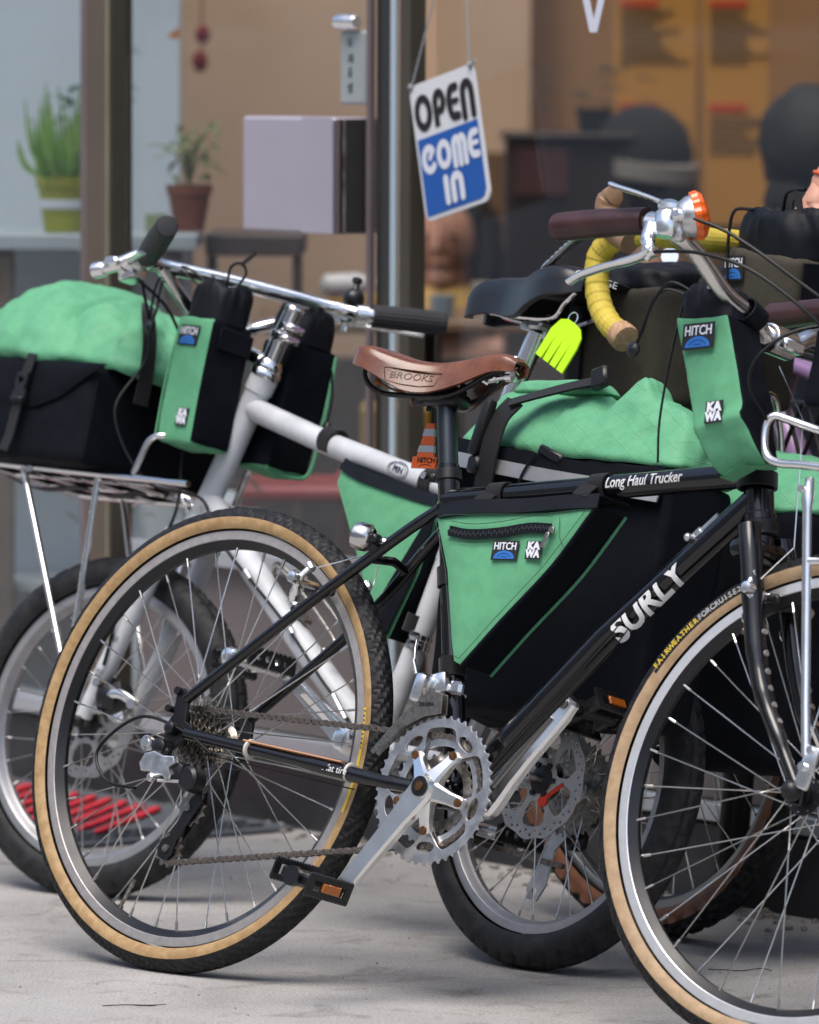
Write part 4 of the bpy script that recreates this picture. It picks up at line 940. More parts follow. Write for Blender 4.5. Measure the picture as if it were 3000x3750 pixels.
# tyre side lettering
tl = MB()
def arc_text(mb, s, size, R_, a0, da, M_, y, m=None):
    for i, ch in enumerate(s):
        if ch == ' ': continue
        a = a0-da*i; T = M_ @ (Matrix.Translation((R_*cos(a), y, R_*sin(a))) @ basis((0, 0, 0), (sin(a), 0, -cos(a)), (cos(a), 0, sin(a)), (0, -1, 0))); mb.text(ch, size, T, .0006, off=.012)
WF_ = Matrix.Translation(HUBF) @ SR
bandm = MB(); bandm.rev([(.2985, -.0197), (.3105, -.0186), (.3105, -.0180), (.2985, -.0190)], 30, closed=True, M=WF_, a0=rad(118), a1=rad(153)); tb_ = part('tyre_label', bandm, M_RUBBER, bk)
arc_text(tl, 'FAIRWEATHER', .0105, .3045, rad(151.5), rad(1.45), WF_, -.0200); part('lettering', tl, M_YELLOWINK, tb_, smooth=0)
tl = MB(); arc_text(tl, 'FORCRUISE26x1.5', .0105, .3045, rad(151.5)-11*rad(1.45), rad(1.35), WF_, -.0200); part('lettering', tl, mat('grey ink', (.42, .43, .45), .6), tb_, smooth=0)
bandm = MB(); bandm.rev([(.2905, -.0178), (.2965, -.0194), (.2965, -.0197), (.2905, -.0181)], 24, closed=True, M=Matrix.Translation(HUBR), a0=rad(-16), a1=rad(12)); tb_ = part('tyre_label', bandm, M_YELLOWINK, bk, label='yellow tyre label')
tl = MB(); arc_text(tl, 'Panaracer', .0058, .2936, rad(11), rad(1.2), Matrix.Translation(HUBR), -.0193); part('lettering', tl, mat('blue ink', (.03, .05, .25), .5), tb_, smooth=0)

# ================================================================== WHITE SMALL-WHEELED BICYCLE (faces left; near side is +y)
FW = frame(.15671, 8.66705, 131.664, -16.345)
wk = thing('small_wheel_bicycle', 'white small-wheeled bicycle with chrome front rack, facing left beyond the black one', 'bicycle', FW)
WT = .2535; WHR = V((0, 0, WT)); WHF = V((.984, 0, WT)); WBB = V((.390, 0, .272)); SW_ = steer_rot(12.49, 71.6); S3 = SW_.to_3x3()
rimw = [mat('grey alloy rim', (.50, .50, .51), .4, .8, var=.08, vscale=40), mat('grey alloy rim well', (.40, .40, .42), .4, .8, var=.08, vscale=40)]
wheel(wk, WHR, WT, .0275, .2068, .020, .0165, 32, Matrix(), M_RUBBERD, M_RUBBERD, rimw, 'street', segs=416, hubspec=dict(w=.028, r=.016, ax=.07), flange=.024)
wheel(wk, WHF, WT, .0275, .2068, .020, .0165, 32, SW_, M_RUBBERD, M_RUBBERD, rimw, 'street', segs=416, hubspec=dict(w=.030, r=.015, ax=.058), flange=.024)
def wt(name, path, r, m=M_WHITEPAINT, seg=18, **k): return part(name, MB().tube(path, r, seg, **k), m, wk)
sax = (V((.81, 0, .776))-V((.984, 0, .253))).normalized()
def sa(z): return V((.81, 0, .776))+sax*((z-.776)/sax.z)
wtop = wt('top_tube', [sa(.745), V((.62, 0, .698)), V((.335, 0, .642))], .0172)
em = MB(); eo = V((.446, .0, .6635))
def wrap_n(mb, a, ax, r):
    ax = V(ax).normalized(); up = (V((0, 0, 1))-ax*ax.z).normalized(); slice_mb(mb, V(a), up, .004)
    for i, p in enumerate(mb.v):
        d = p-V(a); s = d.dot(ax); u = d.dot(up); ex = d.y-r; mb.v[i] = V(a)+ax*s+(up*sin(u/r)+V((0, 1, 0))*cos(u/r))*(r+ex)
    return mb
tdir = (V((.335, 0, .642))-sa(.745)).normalized(); tup = (V((0, 0, 1))-tdir*tdir.z).normalized()
TB = basis(sa(.745)+tdir*.375+V((0, .0176, 0)), tdir, tup, V((0, 1, 0)))
em.tube([TB @ V((.022*cos(2*PI*i/24), .0125*sin(2*PI*i/24), 0)) for i in range(25)], .0007, 5); em.tube([TB @ V((.018*cos(2*PI*i/24), .0095*sin(2*PI*i/24), 0)) for i in range(25)], .0004, 5); em.text('PEN', .0125, TB, .0006, off=.02)
part('emblem', wrap_n(em, sa(.745), tdir, .0175), mat('navy print', (.02, .025, .06), .5), wtop, smooth=0)
wt('head_tube', [sa(.792), sa(.770), sa(.768), sa(.58), sa(.578), sa(.556)], [.0215, .0215, .0190, .0190, .0215, .0215])
wt('down_tube', [sa(.600)+V((-.005, 0, 0)), V((.60, 0, .412)), WBB], .0195)
wt('seat_tube', [WBB, V((.352, 0, .43)), V((.306, 0, .660))], .0165)
wt('seat_tube', [V((.330, 0, .545)), V((.306, 0, .660)), V((.300, 0, .685))], [.0168, .0178, .0178])
for sy in (-1, 1):
    wt('seat_stay', cat([(.318, sy*.014, .630), (.24, sy*.040, .54), (.12, sy*.056, .40), (.004, sy*.062, .275)], 6), .0078)
    wt('chain_stay', cat([(.370, sy*.024, .272), (.28, sy*.044, .268), (.15, sy*.056, .260), (.012, sy*.062, .254)], 6), .0095)
    e = WHF+S3 @ V((0, sy*.055, .008)); p0 = sa(.535)+S3 @ V((0, sy*.050, 0))
    fb = MB(); fb.tube(cat([p0, p0-sax*.05+S3 @ V((0, sy*.003, 0)), p0-sax*.14+S3 @ V((0, sy*.005, 0)), e+sax*.05, e], 6), [.0160]*12+[.0150]*6+[.0125]*7, 16)
    bl_ = part('fork_blade', fb, M_WHITEPAINT, wk)
    for s in (.10, .16, .215):
        bb = MB(); bb.lathe(p0-sax*s+S3 @ V((0, sy*.015, 0)), S3 @ V((0, sy, 0)), [(0, .006), (.006, .006), (.007, .003)], 10)
        part('fork_boss', bb, M_ALUD, bl_)
fc = MB(); fc.tube([sa(.556), sa(.53)], .018, 18); fc.tube(cat([sa(.535)+S3 @ V((0, -.052, -.006)), sa(.545)+S3 @ V((0, -.03, .004)), sa(.547), sa(.545)+S3 @ V((0, .03, .004)), sa(.535)+S3 @ V((0, .052, -.006))], 6), .0175, 16); part('fork', fc, M_WHITEPAINT, wk)
hs = MB(); hs.lathe(sa(.792), sax, [(0, .0215), (.002, .0235), (.010, .0235), (.013, .021), (.018, .0215), (.026, .017), (.028, .0160)], 24); part('headset', hs, M_CHROME, wk)
for zz in (.42,): 
    cl = MB(); cl.lathe(V((.353, 0, .418)), (-.2, 0, .98), [(0, .0175), (.001, .0195), (.008, .0195), (.009, .0180), (.014, .0180), (.015, .0195), (.022, .0195), (.023, .0175)], 22); cl.cyl((.338, .018, .424), (.338, .030, .424), .004); cl.cyl((.336, .018, .436), (.336, .030, .436), .004); part('band_clamp', cl, M_CHROME, wk)
# seat post and black saddle
spd = V((.239-.300, 0, .891-.685)).normalized()
spo = part('seat_post', MB().tube([V((.300, 0, .685))-spd*.03, V((.245, 0, .880))], .0143, 20), M_ALU, wk)
tx = MB(); tx.text('THOMSON'[0:0]+'MSON', .013, basis(V((.283, .0147, .745)), spd, V((0, 1, 0)).cross(spd), (0, 1, 0)), .0005); part('lettering', tx, M_ALUD, spo, smooth=0)
hd = MB(); hd.box((.243, 0, .888), (.040, .040, .014), bev=.004); hd.cyl((.255, -.022, .884), (.255, .022, .884), .006); hd.cyl((.232, .0, .870), (.232, 0, .905), .004); part('seat_post_head', hd, M_ALUD, wk)
secs = lerp_secs([(.372, .012, .908, .016, .0), (.367, .022, .924, .034, .0), (.350, .027, .938, .044, .02), (.315, .029, .944, .048, .05), (.275, .034, .945, .054, .10), (.235, .048, .947, .058, .08), (.200, .062, .954, .050, .04), (.165, .070, .958, .042, .02), (.135, .068, .956, .036, .02), (.118, .054, .948, .020, .0)], 36)
ws = part('saddle', thicken(saddle_mesh(secs, 21), -.009), M_SADDLEBK, wk, smooth=60)
rl = MB()
for sy in (-1, 1): rl.tube(cat([(.375, sy*.008, .922), (.34, sy*.018, .903), (.27, sy*.022, .896), (.20, sy*.022, .897), (.165, sy*.036, .915), (.140, sy*.042, .930)], 6), .0035, 8)
part('saddle_rail', rl, M_CHROME, ws)
tx = MB(); tx.text('ORANGE', .015, face_nz(V((.103, .045, .948)), (-.55, -.8, -.1), (-.75, .55, .25)), .0008, off=.0); part('lettering', tx, M_WHITEINK, ws, smooth=0)
# chrome handlebar with cross tube, grips, levers
GE = [V((.778, .262, .946)), V((.752, -.262, .945))]; GS = [V((.918, .172, .924)), V((.800, -.172, .930))]
full = cat([GE[0], GS[0], V((.936, .146, .921)), V((.938, .122, .922)), V((.918, .06, .926)), V((.892, 0, .928)), V((.868, -.06, .929)), V((.846, -.118, .929)), V((.828, -.145, .930)), GS[1], GE[1]], 6)
hbw = MB(); hbw.tube(full, .0111, 16)
for s in (1, -1): hbw.tube(cat([(.938 if s > 0 else .842, s*.128, .922), (.932, s*.072, .880), (.918, s*.012, .845), (.81, s*.006, .815)], 6), .0100, 14)
hbw.tube([sa(.80), V((.7905, 0, .842)), sa(.893)], .0142, 18); hbw.lathe(V((.7885, 0, .848)), sax, [(0, .0145), (.001, .0175), (.012, .0175), (.013, .0145)], 20)
hbo = part('handlebar', hbw, M_CHROME, wk)
hc = MB(); hc.lathe(sa(.893), sax, [(0, .0144), (.004, .0155), (.007, .0130), (.008, .006)], 20)
for z in (.850, .866): hc.cyl(sa(z)+V((-.010, -.020, 0)), sa(z)+V((-.010, .020, 0)), .0062, seg=12); hc.box(sa(z)+V((-.016, 0, 0)), (.020, .030, .010), bev=.003)
part('stem_clamp', hc, M_CHROME, hbo)
for s in (0, 1):
    d = (GE[s]-GS[s]).normalized(); g_ = MB(); n = 20; vs = []; f = []; u1 = d.orthogonal().normalized(); u2 = d.cross(u1); seg = 40; L = (GE[s]-GS[s]).length+.006
    rows = [(0, .0150), (.002, .0165)]+[(L*k/10, .0160+.0016*sin(PI*k/10)) for k in range(1, 10)]+[(L, .0165), (L+.003, .0145), (L+.004, .008)]
    for t, r in rows:
        for k in range(seg): a = 2*PI*k/seg; rr = r*(1+(.035 if k % 2 else -.01)); vs.append(GS[s]+d*t+(u1*cos(a)+u2*sin(a))*rr)
    for i in range(len(rows)-1):
        for k in range(seg): f.append((i*seg+k, i*seg+(k+1) % seg, (i+1)*seg+(k+1) % seg, (i+1)*seg+k))
    f += [tuple(reversed(range(seg))), tuple(range((len(rows)-1)*seg, len(rows)*seg))]; g_.add(vs, f)
    part('grip', g_, M_BLKRUB, wk, smooth=20)
    sg = 1 if s == 0 else -1; lv = MB(); b0 = GS[s]-d*.018; dn_ = V((.35, 0, -.75)).normalized()
    lv.lathe(b0-d*.008, d, [(0, .0115), (.001, .0150), (.018, .0150), (.019, .0115)], 18); fw_ = V((.80, sg*.12, -.28)).normalized(); lv.box(b0+fw_*.022, (.034, .020, .016), basis((0, 0, 0), fw_, fw_.cross(V((0, 0, 1))).normalized(), fw_.cross(V((0, 0, 1))).normalized().cross(fw_)*-1).to_3x3(), bev=.004); lv.cyl(b0+fw_*.034+V((0, 0, -.014)), b0+fw_*.034+V((0, 0, .014)), .006)
    if s == 0:
        lv.tube([b0+V((.004, .004, .004)), V((.945, .184, .912)), V((.965, .190, .904)), V((.985, .196, .896))], [.0125, .0120, .0095, .0088], 14); lv.lathe(V((.978, .195, .898)), V((.96, .2, -.26)), [(0, .0095), (.004, .012), (.020, .012), (.022, .007)], 14); lv.box(V((.948, .168, .898)), (.034, .030, .022), Matrix.Rotation(rad(20), 3, 'Y'), bev=.005, seg=2); lv.box(V((.960, .200, .908)), (.028, .012, .014), bev=.003)
    lvo = part('brake_lever', lv, M_ALU, wk)
    bd = MB(); pv = b0+fw_*.036; bd.tube(cat([pv, pv+d*.03+fw_*.006, pv+d*.07-fw_*.002+V((0, 0, -.006)), pv+d*.115-fw_*.010+V((0, 0, -.012))], 6), [.007]*6+[.006]*6+[.0055]*7, 12, flat=(.55, 1.2)); part('lever_blade', bd, M_ALU, lvo)
    ad = MB(); q = b0+fw_*.030-d*.012; ad.lathe(q, -d+fw_*.3, [(0, .006), (.008, .006), (.009, .008), (.013, .008), (.014, .0055), (.020, .0055), (.021, .0075), (.026, .0075), (.027, .003)], 14); part('barrel_adjuster', ad, M_ALU, lvo)
bb = MB(); bc = V((.826, -.152, .950)); bb.sphere(bc, .0165, 18); bb.lathe(bc+V((0, 0, .013)), (.05, 0, 1), [(0, .008), (.006, .005), (.010, .0045), (.012, .0075), (.018, .0075), (.020, .003)], 14); bb.cyl(bc-V((0, 0, .012)), GS[1]+V((.008, -.004, .004)), .006); part('bell', bb, M_BLKPLAS, wk)
# crank and pedals
wcd = (V((.530, 0, .352))-WBB).normalized(); wpr = V((-wcd.z, 0, wcd.x)); wc = MB(); arm(wc, WBB, wcd, wpr, .058, .072, .165, .0165, .0118, .010, .0065); wc.lathe(WBB+V((0, .045, 0)), (0, 1, 0), [(0, .021), (.018, .020), (.024, .017), (.026, .012)], 22); wco = part('crank', wc, M_ALU, wk, smooth=38)
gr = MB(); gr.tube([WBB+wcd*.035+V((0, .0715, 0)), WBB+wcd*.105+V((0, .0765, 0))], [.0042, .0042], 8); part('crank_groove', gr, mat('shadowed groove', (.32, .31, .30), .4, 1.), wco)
part('bottom_bracket', MB().lathe(WBB+V((0, -.036, 0)), (0, 1, 0), [(0, .021), (.072, .021)], 24), M_WHITEPAINT, wk)
pdo = MB(); po = WBB+wcd*.165
def pedal2(o, sy, tilt):
    T = Matrix.Translation(V(o)) @ Matrix.Rotation(tilt, 4, 'Y'); b = MB(); b.cyl((0, 0, 0), (0, sy*.090, 0), .0095); b.lathe((0, sy*.086, 0), (0, sy, 0), [(0, .013), (.010, .014), (.016, .011), (.018, .005)], 16); b.box((0, sy*.024, 0), (.075, .012, .012), bev=.003); b.box((0, sy*.080, 0), (.070, .010, .012), bev=.003); b.v = [T @ p for p in b.v]; pb = part('pedal', b, M_ALU, wk, smooth=35)
    for sx in (-1, 1):
        c = MB(); o1 = []; n = 10
        for i in range(n*2+1): o1.append((-.044+.088*i/(n*2), .0110+(.0034 if i % 2 else 0)))
        for i in range(n*2+1): o1.append((.044-.088*i/(n*2), -.0110-(.0034 if i % 2 else 0)))
        c.plate(o1, [ring_pts(.0055, 8, c=(x, 0)) for x in (-.026, -.009, .009, .026)], .006, T @ basis((sx*.040, sy*.052, 0), (0, sy, 0), (0, 0, 1), (sy, 0, 0))); part('pedal_cage', c, M_BLKPLAS, pb, smooth=0)
pedal2(po+V((0, .082, 0)), 1, rad(8)); pedal2(WBB-wcd*.165-V((0, .082, 0)), -1, rad(0))
wc2 = MB(); arm(wc2, WBB, -wcd, -wpr, -.060, -.074, .165, .0165, .0118, .010, .0065); part('crank', wc2, M_BLKPLAS, wk, smooth=38)
wr = MB(); wr.plate(teeth(44), [window(.034, .076, 2*PI*k/5+.14, 2*PI*(k+1)/5-.14, 8, .15) for k in range(5)]+[ring_pts(.018, 18)], .003, XZ(-.046, .2, WBB.x, WBB.z)); part('chainring', wr, M_STEEL, wk, smooth=30)
wch = MB(); R44 = 44*.0127/(2*PI); chain2 = part('chain', MB().tube([(.30, -.046, WBB.z+R44), (.31, -.046, WBB.z+R44)], .0018, 6), M_CHAIN, wk)
chain_run(chain2, [(.02, -.046, .150), (WBB.x-.01, -.046, WBB.z-R44)])
chain_run(chain2, [(.02, -.046, .292), (WBB.x-.01, -.046, WBB.z+R44)])
# rear sprockets, derailleur on the far side, disc rotors and calipers
cas = part('cassette', MB().cyl((0, -.022, WT), (0, -.055, WT), .018, seg=18), M_BLKPLAS, wk)
for i, n_ in enumerate((32, 28, 24, 20, 17, 15, 13, 11)): c = MB(); c.plate(teeth(n_, .005), [ring_pts(.016, 14)], .0018, XZ(-.024-.0042*i, .2*i, 0, WT)); part('sprocket', c, M_STEEL, cas, smooth=25)
rdw = MB(); rdw.box((.028, -.070, .190), (.040, .022, .030), bev=.007); rdw.lathe((.010, -.060, .222), (0, -1, 0), [(0, .012), (.018, .012)], 14); rdo = part('rear_derailleur', rdw, M_BLKPLAS, wk)
cg = MB(); cg.plate([(.020, .200), (.045, .170), (.048, .120), (.060, .098), (.080, .100), (.084, .118), (.068, .150), (.060, .190), (.040, .206)], [ring_pts(.005, 8, c=(.068, .112))], .003, XZ(-.052)); part('derailleur_cage', cg, M_ALUD, rdo, smooth=0)
def rotor_part(hub, R3_, y, r=.080):
    m = rotor(r); T = Matrix.Translation(V(hub)) @ R3_.to_4x4() @ XZ(y); m.v = [T @ p for p in m.v]; ro = part('disc_rotor', m, mat('rotor steel', (.60, .57, .54), .35, 1., rvar=.08, vscale=60), wk, smooth=25)
    c = MB(); c.lathe(V(hub)+R3_ @ V((0, y-.006, 0)), R3_ @ V((0, 1, 0)), [(0, .020), (.008, .020), (.009, .016)], 20)
    for k in range(6): a = 2*PI*k/6; c.cyl(V(hub)+R3_ @ V((.022*cos(a), y-.004, .022*sin(a))), V(hub)+R3_ @ V((.022*cos(a), y+.004, .022*sin(a))), .0042, seg=10)
    part('rotor_carrier', c, M_BLKPLAS, ro); return ro
rr = rotor_part(WHR, Matrix.Identity(3), .042, .082); rotor_part(WHF, S3, .040, .080)
lg = MB(); lg.box((-.030, .0440, WT-.014), (.036, .0012, .0065), Matrix.Rotation(rad(36), 3, 'Y'), bev=.0003); lg.lathe((-.012, .0432, WT-.028), (0, 1, 0), [(0, .009), (.0012, .009)], 16); part('rotor_print', lg, mat('red print', (.75, .04, .01), .5), rr, smooth=0)
def caliper(o, R3_, parent):
    b = MB(); o = V(o); b.box(o, (.052, .034, .040), R3_ @ Matrix.Rotation(rad(25), 3, 'Y'), bev=.010, seg=2); b.lathe(o+R3_ @ V((0, .014, 0)), R3_ @ V((0, 1, 0)), [(0, .018), (.010, .018), (.014, .012)], 18); b.box(o+R3_ @ V((.026, .006, .012)), (.040, .012, .016), R3_ @ Matrix.Rotation(rad(-20), 3, 'Y'), bev=.004)
    c = part('brake_caliper', b, M_BLKPLAS, parent, smooth=35)
    a = MB(); a.tube(cat([o+R3_ @ V((-.006, .024, .004)), o+R3_ @ V((-.030, .026, .006)), o+R3_ @ V((-.060, .024, -.006))], 5), [.007]*11, 10, flat=(1, .6)); a.cyl(o+R3_ @ V((-.056, .022, -.006)), o+R3_ @ V((-.056, .034, -.006)), .0075, seg=14); a.cyl(o+R3_ @ V((.016, .018, .018)), o+R3_ @ V((.016, .032, .018)), .0065, seg=12); a.cyl(o+R3_ @ V((.012, .018, -.022)), o+R3_ @ V((.012, .030, -.022)), .0060, seg=12); part('caliper_arm', a, M_ALU, c)
    return c
caliper(WHF+S3 @ V((-.050, .052, .042)), S3, wk)
sk = MB(); k0 = WHF+S3 @ V((0, .062, 0)); sk.lathe(k0, S3 @ V((0, 1, 0)), [(0, .009), (.012, .009), (.014, .005)], 14); sk.tube(cat([k0+S3 @ V((0, .012, 0)), k0+S3 @ V((.02, .016, .012)), k0+S3 @ V((.058, .014, .030))], 5), [.006]*6+[.008]*5, 10, flat=(.5, 1.1)); part('quick_release', sk, M_BLKPLAS, wk)
cb = MB(); cb.tube(cat([GS[0]+V((.030, .02, -.020)), (.93, .10, .86), (.905, .055, .77), (.895, .045, .66), (.875, .052, .56), (.915, .075, .44), (.935, .070, .335)], 8), .0025, 8); part('cable', cb, M_CABLE, wk)
cb = MB(); cb.tube(cat([GS[0]+V((.024, -.012, -.018)), (.955, .10, .80), (.965, .13, .70), (.915, .085, .61), (.850, .030, .60), (.80, .024, .545), (.62, .028, .438), (.50, .030, .355), (.455, .028, .325), (.42, .02, .29)], 8), .0024, 8); part('cable', cb, M_CABLE, wk)
pieces('cable_adjuster', [MB().cyl((.470, .030, .336), (.435, .028, .304), .0052, seg=12), MB().cyl((.60, .028, .428), (.585, .028, .416), .005), MB().cyl((.72, .026, .50), (.705, .026, .489), .005)], M_ALUD, wk)
cg = MB()
for y in (.020, -.020): cg.tube(cat([(.665, y, .505), (.66, y+.002, .513), (.59, y, .475), (.51, y, .420), (.495, y, .400), (.505, y, .392)], 6), .0032, 10)
cg.tube(cat([(.665, .020, .505), (.685, .0, .520), (.665, -.020, .505)], 6), .0032, 10); cg.box((.605, 0, .448), (.03, .016, .006), Matrix.Rotation(rad(-32), 3, 'Y')); cg.sphere((.607, .012, .452), .0055, 10); cg.sphere((.53, .012, .400), .0055, 10); part('bottle_cage', cg, M_STEEL, wk)
# chrome front rack
rk = MB(); zr = .612
deck = [(.885, .095, zr), (.93, .100, zr), (1.27, .100, zr), (1.285, .085, zr), (1.285, -.085, zr), (1.27, -.100, zr), (.93, -.100, zr)]
rk.tube([(.80+.0, .100, .607), (1.262, .100, zr+.003)], .0052, 12); rk.tube([(.87, -.100, zr), (1.262, -.100, zr)], .0052, 12); rk.tube(cat([(1.262, .100, zr+.003), (1.278, .094, zr), (1.284, .078, zr), (1.284, -.078, zr), (1.278, -.094, zr), (1.262, -.100, zr)], 4), .0052, 12)
for x in (.93, 1.02, 1.11, 1.20): rk.tube([(x, .100, zr), (x, -.100, zr)], .0042, 10)
for y in (-.035, .035): rk.tube([(.93, y, zr+.0005), (1.284, y, zr+.0005)], .0040, 10)
rk.tube(cat([(.928, .100, zr+.004), (.920, .100, .640), (.910, .098, .668), (.892, .090, .677), (.87, .06, .677), (.87, -.06, .677), (.892, -.090, .677), (.910, -.098, .668), (.928, -.100, zr)], 5), .0050, 12)
rko = part('rack', rk, M_CHROME, wk)
for sy in (1, -1):
    st = MB(); st.tube([(1.185, sy*.100, zr), (1.008, sy*.080, .318)], .0050, 12); st.tube([(1.01, sy*.098, zr), (1.000, sy*.078, .318)], .0050, 12); part('rack_strut', st, M_CHROME, rko)
    bo = MB(); bo.lathe((1.165, sy*.104, zr), (0, sy, 0), [(0, .0085), (.004, .0085), (.005, .004)], 14); part('rack_bolt', bo, M_CHROME, rko)
mt = MB(); mt.tube([(.93, 0, zr-.004), (.865, 0, .545)], .0058, 10); mt.box((.90, 0, .585), (.020, .010, .06), Matrix.Rotation(rad(38), 3, 'Y'), bev=.002); mt.cyl((.930, -.03, zr-.010), (.930, .03, zr-.010), .007); part('rack_stay', mt, M_CHROME, rko)
us = MB()
us.ribbon(cat([(1.26, .06, .602), (1.20, .05, .590), (1.10, .05, .597), (1.03, .05, .588), (.96, .05, .597)], 5), .022, .002, (0, 0, 1)); part('rack_strap', us, M_WEB, rko)

# ================================================================== BAGS
def cord(name, pts, parent, r=.0018, m=None): return part(name, MB().tube(cat(pts, 7), r, 7), m or M_CABLE, parent)
def collar(c, rx, ry, z0, z1, frm, pleats=11, seed=1., neck=.62):
    """gathered drawstring top: rings from (rx, ry) in to the neck; frm maps local to thing coords"""
    vs = []; f = []; seg = 66; rows = 12
    for i in range(rows+1):
        t = i/rows; z = z0+(z1-z0)*math.sin(min(1, t*1.25)*PI/2) if t < .8 else z1-(z1-z0)*.10*((t-.8)/.2)
        k = 1.0 if t < .25 else 1-(1-neck)*((t-.25)/.75)**1.5
        for j in range(seg):
            a = 2*PI*j/seg; sq = 1/max(abs(cos(a))**3.2+abs(sin(a))**3.2, 1e-6)**(1/3.2)
            q = V((cos(a)*4.2+seed*3, sin(a)*4.2, t*1.4)); n1 = noise.noise(q); n2 = noise.noise(q*2.3+V((7, 1, 3)))
            pl = 1+t*(.20*(abs(n1)*2-.45)+.10*(abs(n2)*2-.4))+t*t*.03*sin(pleats*a)
            zz = z+t*.016*noise.noise(V((cos(a)*1.4+seed, sin(a)*1.4, t*2.)))-t*.008*abs(n1)
            vs.append(frm(V((c[0]+rx*sq*k*pl*cos(a), c[1]+ry*sq*k*pl*sin(a), zz))))
    for i in range(rows):
        for j in range(seg): f.append((i*seg+j, i*seg+(j+1) % seg, (i+1)*seg+(j+1) % seg, (i+1)*seg+j))
    f.append(tuple(range(rows*seg, rows*seg+seg)))
    mb = MB(); mb.add(vs, f); return mb
def corners(x0, x1, y0, y1, z0, z1, sh=None):
    c = [V((x, y, z)) for z in (z0, z1) for y in (y0, y1) for x in (x0, x1)]
    return [sh(p) for p in c] if sh else c
I3 = lambda p: p
GRP = 'mint green and black handlebar pouches'
# --- stem bag on the near side of the white bicycle
x0, x1, y0, y1, z0, z1 = .826, .908, .018, .092, .668, .858
b = thing('stem_bag', 'green fronted black drawstring pouch left of the chrome stem', 'bag', FW, ((x0+x1)/2, (y0+y1)/2, z0), GRP)
C8 = corners(x0, x1, y0, y1, z0, z1, lambda p: p+V((.004 if p.z > .8 else -.002, .002 if p.z > .8 else 0, 0)))
kw = dict(n=(16, 14, 26), rnd=.14, bulge=(.05, .08, .03), amp=.0028, fs=18, seed=3.)
part('front_panel', fbox(C8, ['y+', 'z-'], **kw), M_GREEN, b, smooth=60)
sp_ = part('side_panel', fbox(C8, ['x-', 'x+', 'y-'], **kw), M_BLKFAB, b, smooth=60)
part('collar', collar(((x0+x1)/2+.003, (y0+y1)/2+.001), .041, .037, .853, .915, I3, seed=1.4), M_BLKNYL, b, smooth=60)
part('seam', MB().tube(cat([(x1-.001, y1+.001, .85), (x1+.001, y1+.0035, .76), (x1, y1, .672)], 5), .0016, 6), M_GREEN, b); part('seam', MB().tube(cat([(x0+.004, y1+.002, .85), (x0, y1+.0035, .76), (x0-.001, y1, .672)], 5), .0017, 6), M_BLKFAB, b)
part('pocket_band', MB().box((x0-.0055, (y0+y1)/2, .828), (.003, .064, .032), bev=.001), M_BLKFAB, b)
NF = V((0, 1, 0)); TX = V((-1, 0, 0))
hitch_patch(b, face_nz((.876, .0975, .827), (-1, 0, -.03), (0, 1, 0)), .043, .030)
kawa_patch(b, face_nz((.852, .0962, .706), (-1, 0, -.03), (0, 1, 0)), .024, .026)
cord('drawcord', [(.895, .085, .905), (.925, .105, .922), (.945, .12, .902), (.950, .118, .86), (.945, .118, .842)], b); cord('drawcord', [(.880, .080, .910), (.920, .10, .928), (.940, .115, .905), (.944, .112, .86), (.943, .116, .842)], b)
part('cord_toggle', MB().sphere((.944, .117, .832), .011, 12, (.8, .7, 1.2)), M_BLKPLAS, b)
cord('pull_loop', [(.868, .055, .915), (.862, .060, .940), (.850, .052, .948), (.842, .046, .935), (.848, .050, .915)], b, .0022); part('pull_tab', MB().ribbon([(.850, .052, .946), (.832, .050, .960), (.824, .050, .968)], .006, .002, (0, 1, 0)), M_WEB, b)
# --- the other stem bag beyond the stem
x0, x1, y0, y1, z0, z1 = .786, .862, -.112, -.030, .664, .86
b = thing('stem_bag', 'mostly black drawstring pouch with green far edge, right of the chrome stem', 'bag', FW, ((x0+x1)/2, (y0+y1)/2, z0), GRP)
C8 = corners(x0, x1, y0, y1, z0, z1, lambda p: p+V((.006 if p.z < .7 else 0, 0, 0)))
part('side_panel', fbox(C8, ['x-', 'x+', 'y+'], **kw), M_BLKFAB, b, smooth=60); part('front_panel', fbox(C8, ['y-', 'z-'], **kw), M_GREEN, b, smooth=60)
part('piping', MB().tube(cat([(x0+.001, y0+.002, .85), (x0-.001, y0+.001, .80), (x0, y0, .74), (x0+.004, y0+.002, .675), (x0+.010, y0+.03, .662), (x0+.012, y1-.01, .663)], 6), .0030, 8), M_GREEN, b)
part('collar', collar(((x0+x1)/2, (y0+y1)/2), .038, .041, .855, .912, I3, seed=2.6), M_BLKNYL, b, smooth=60)
cord('drawcord', [(.784, -.105, .83), (.778, -.112, .79), (.776, -.112, .752)], b); part('cord_toggle', MB().sphere((.776, -.112, .743), .010, 12, (.8, .7, 1.3)), M_BLKPLAS, b)
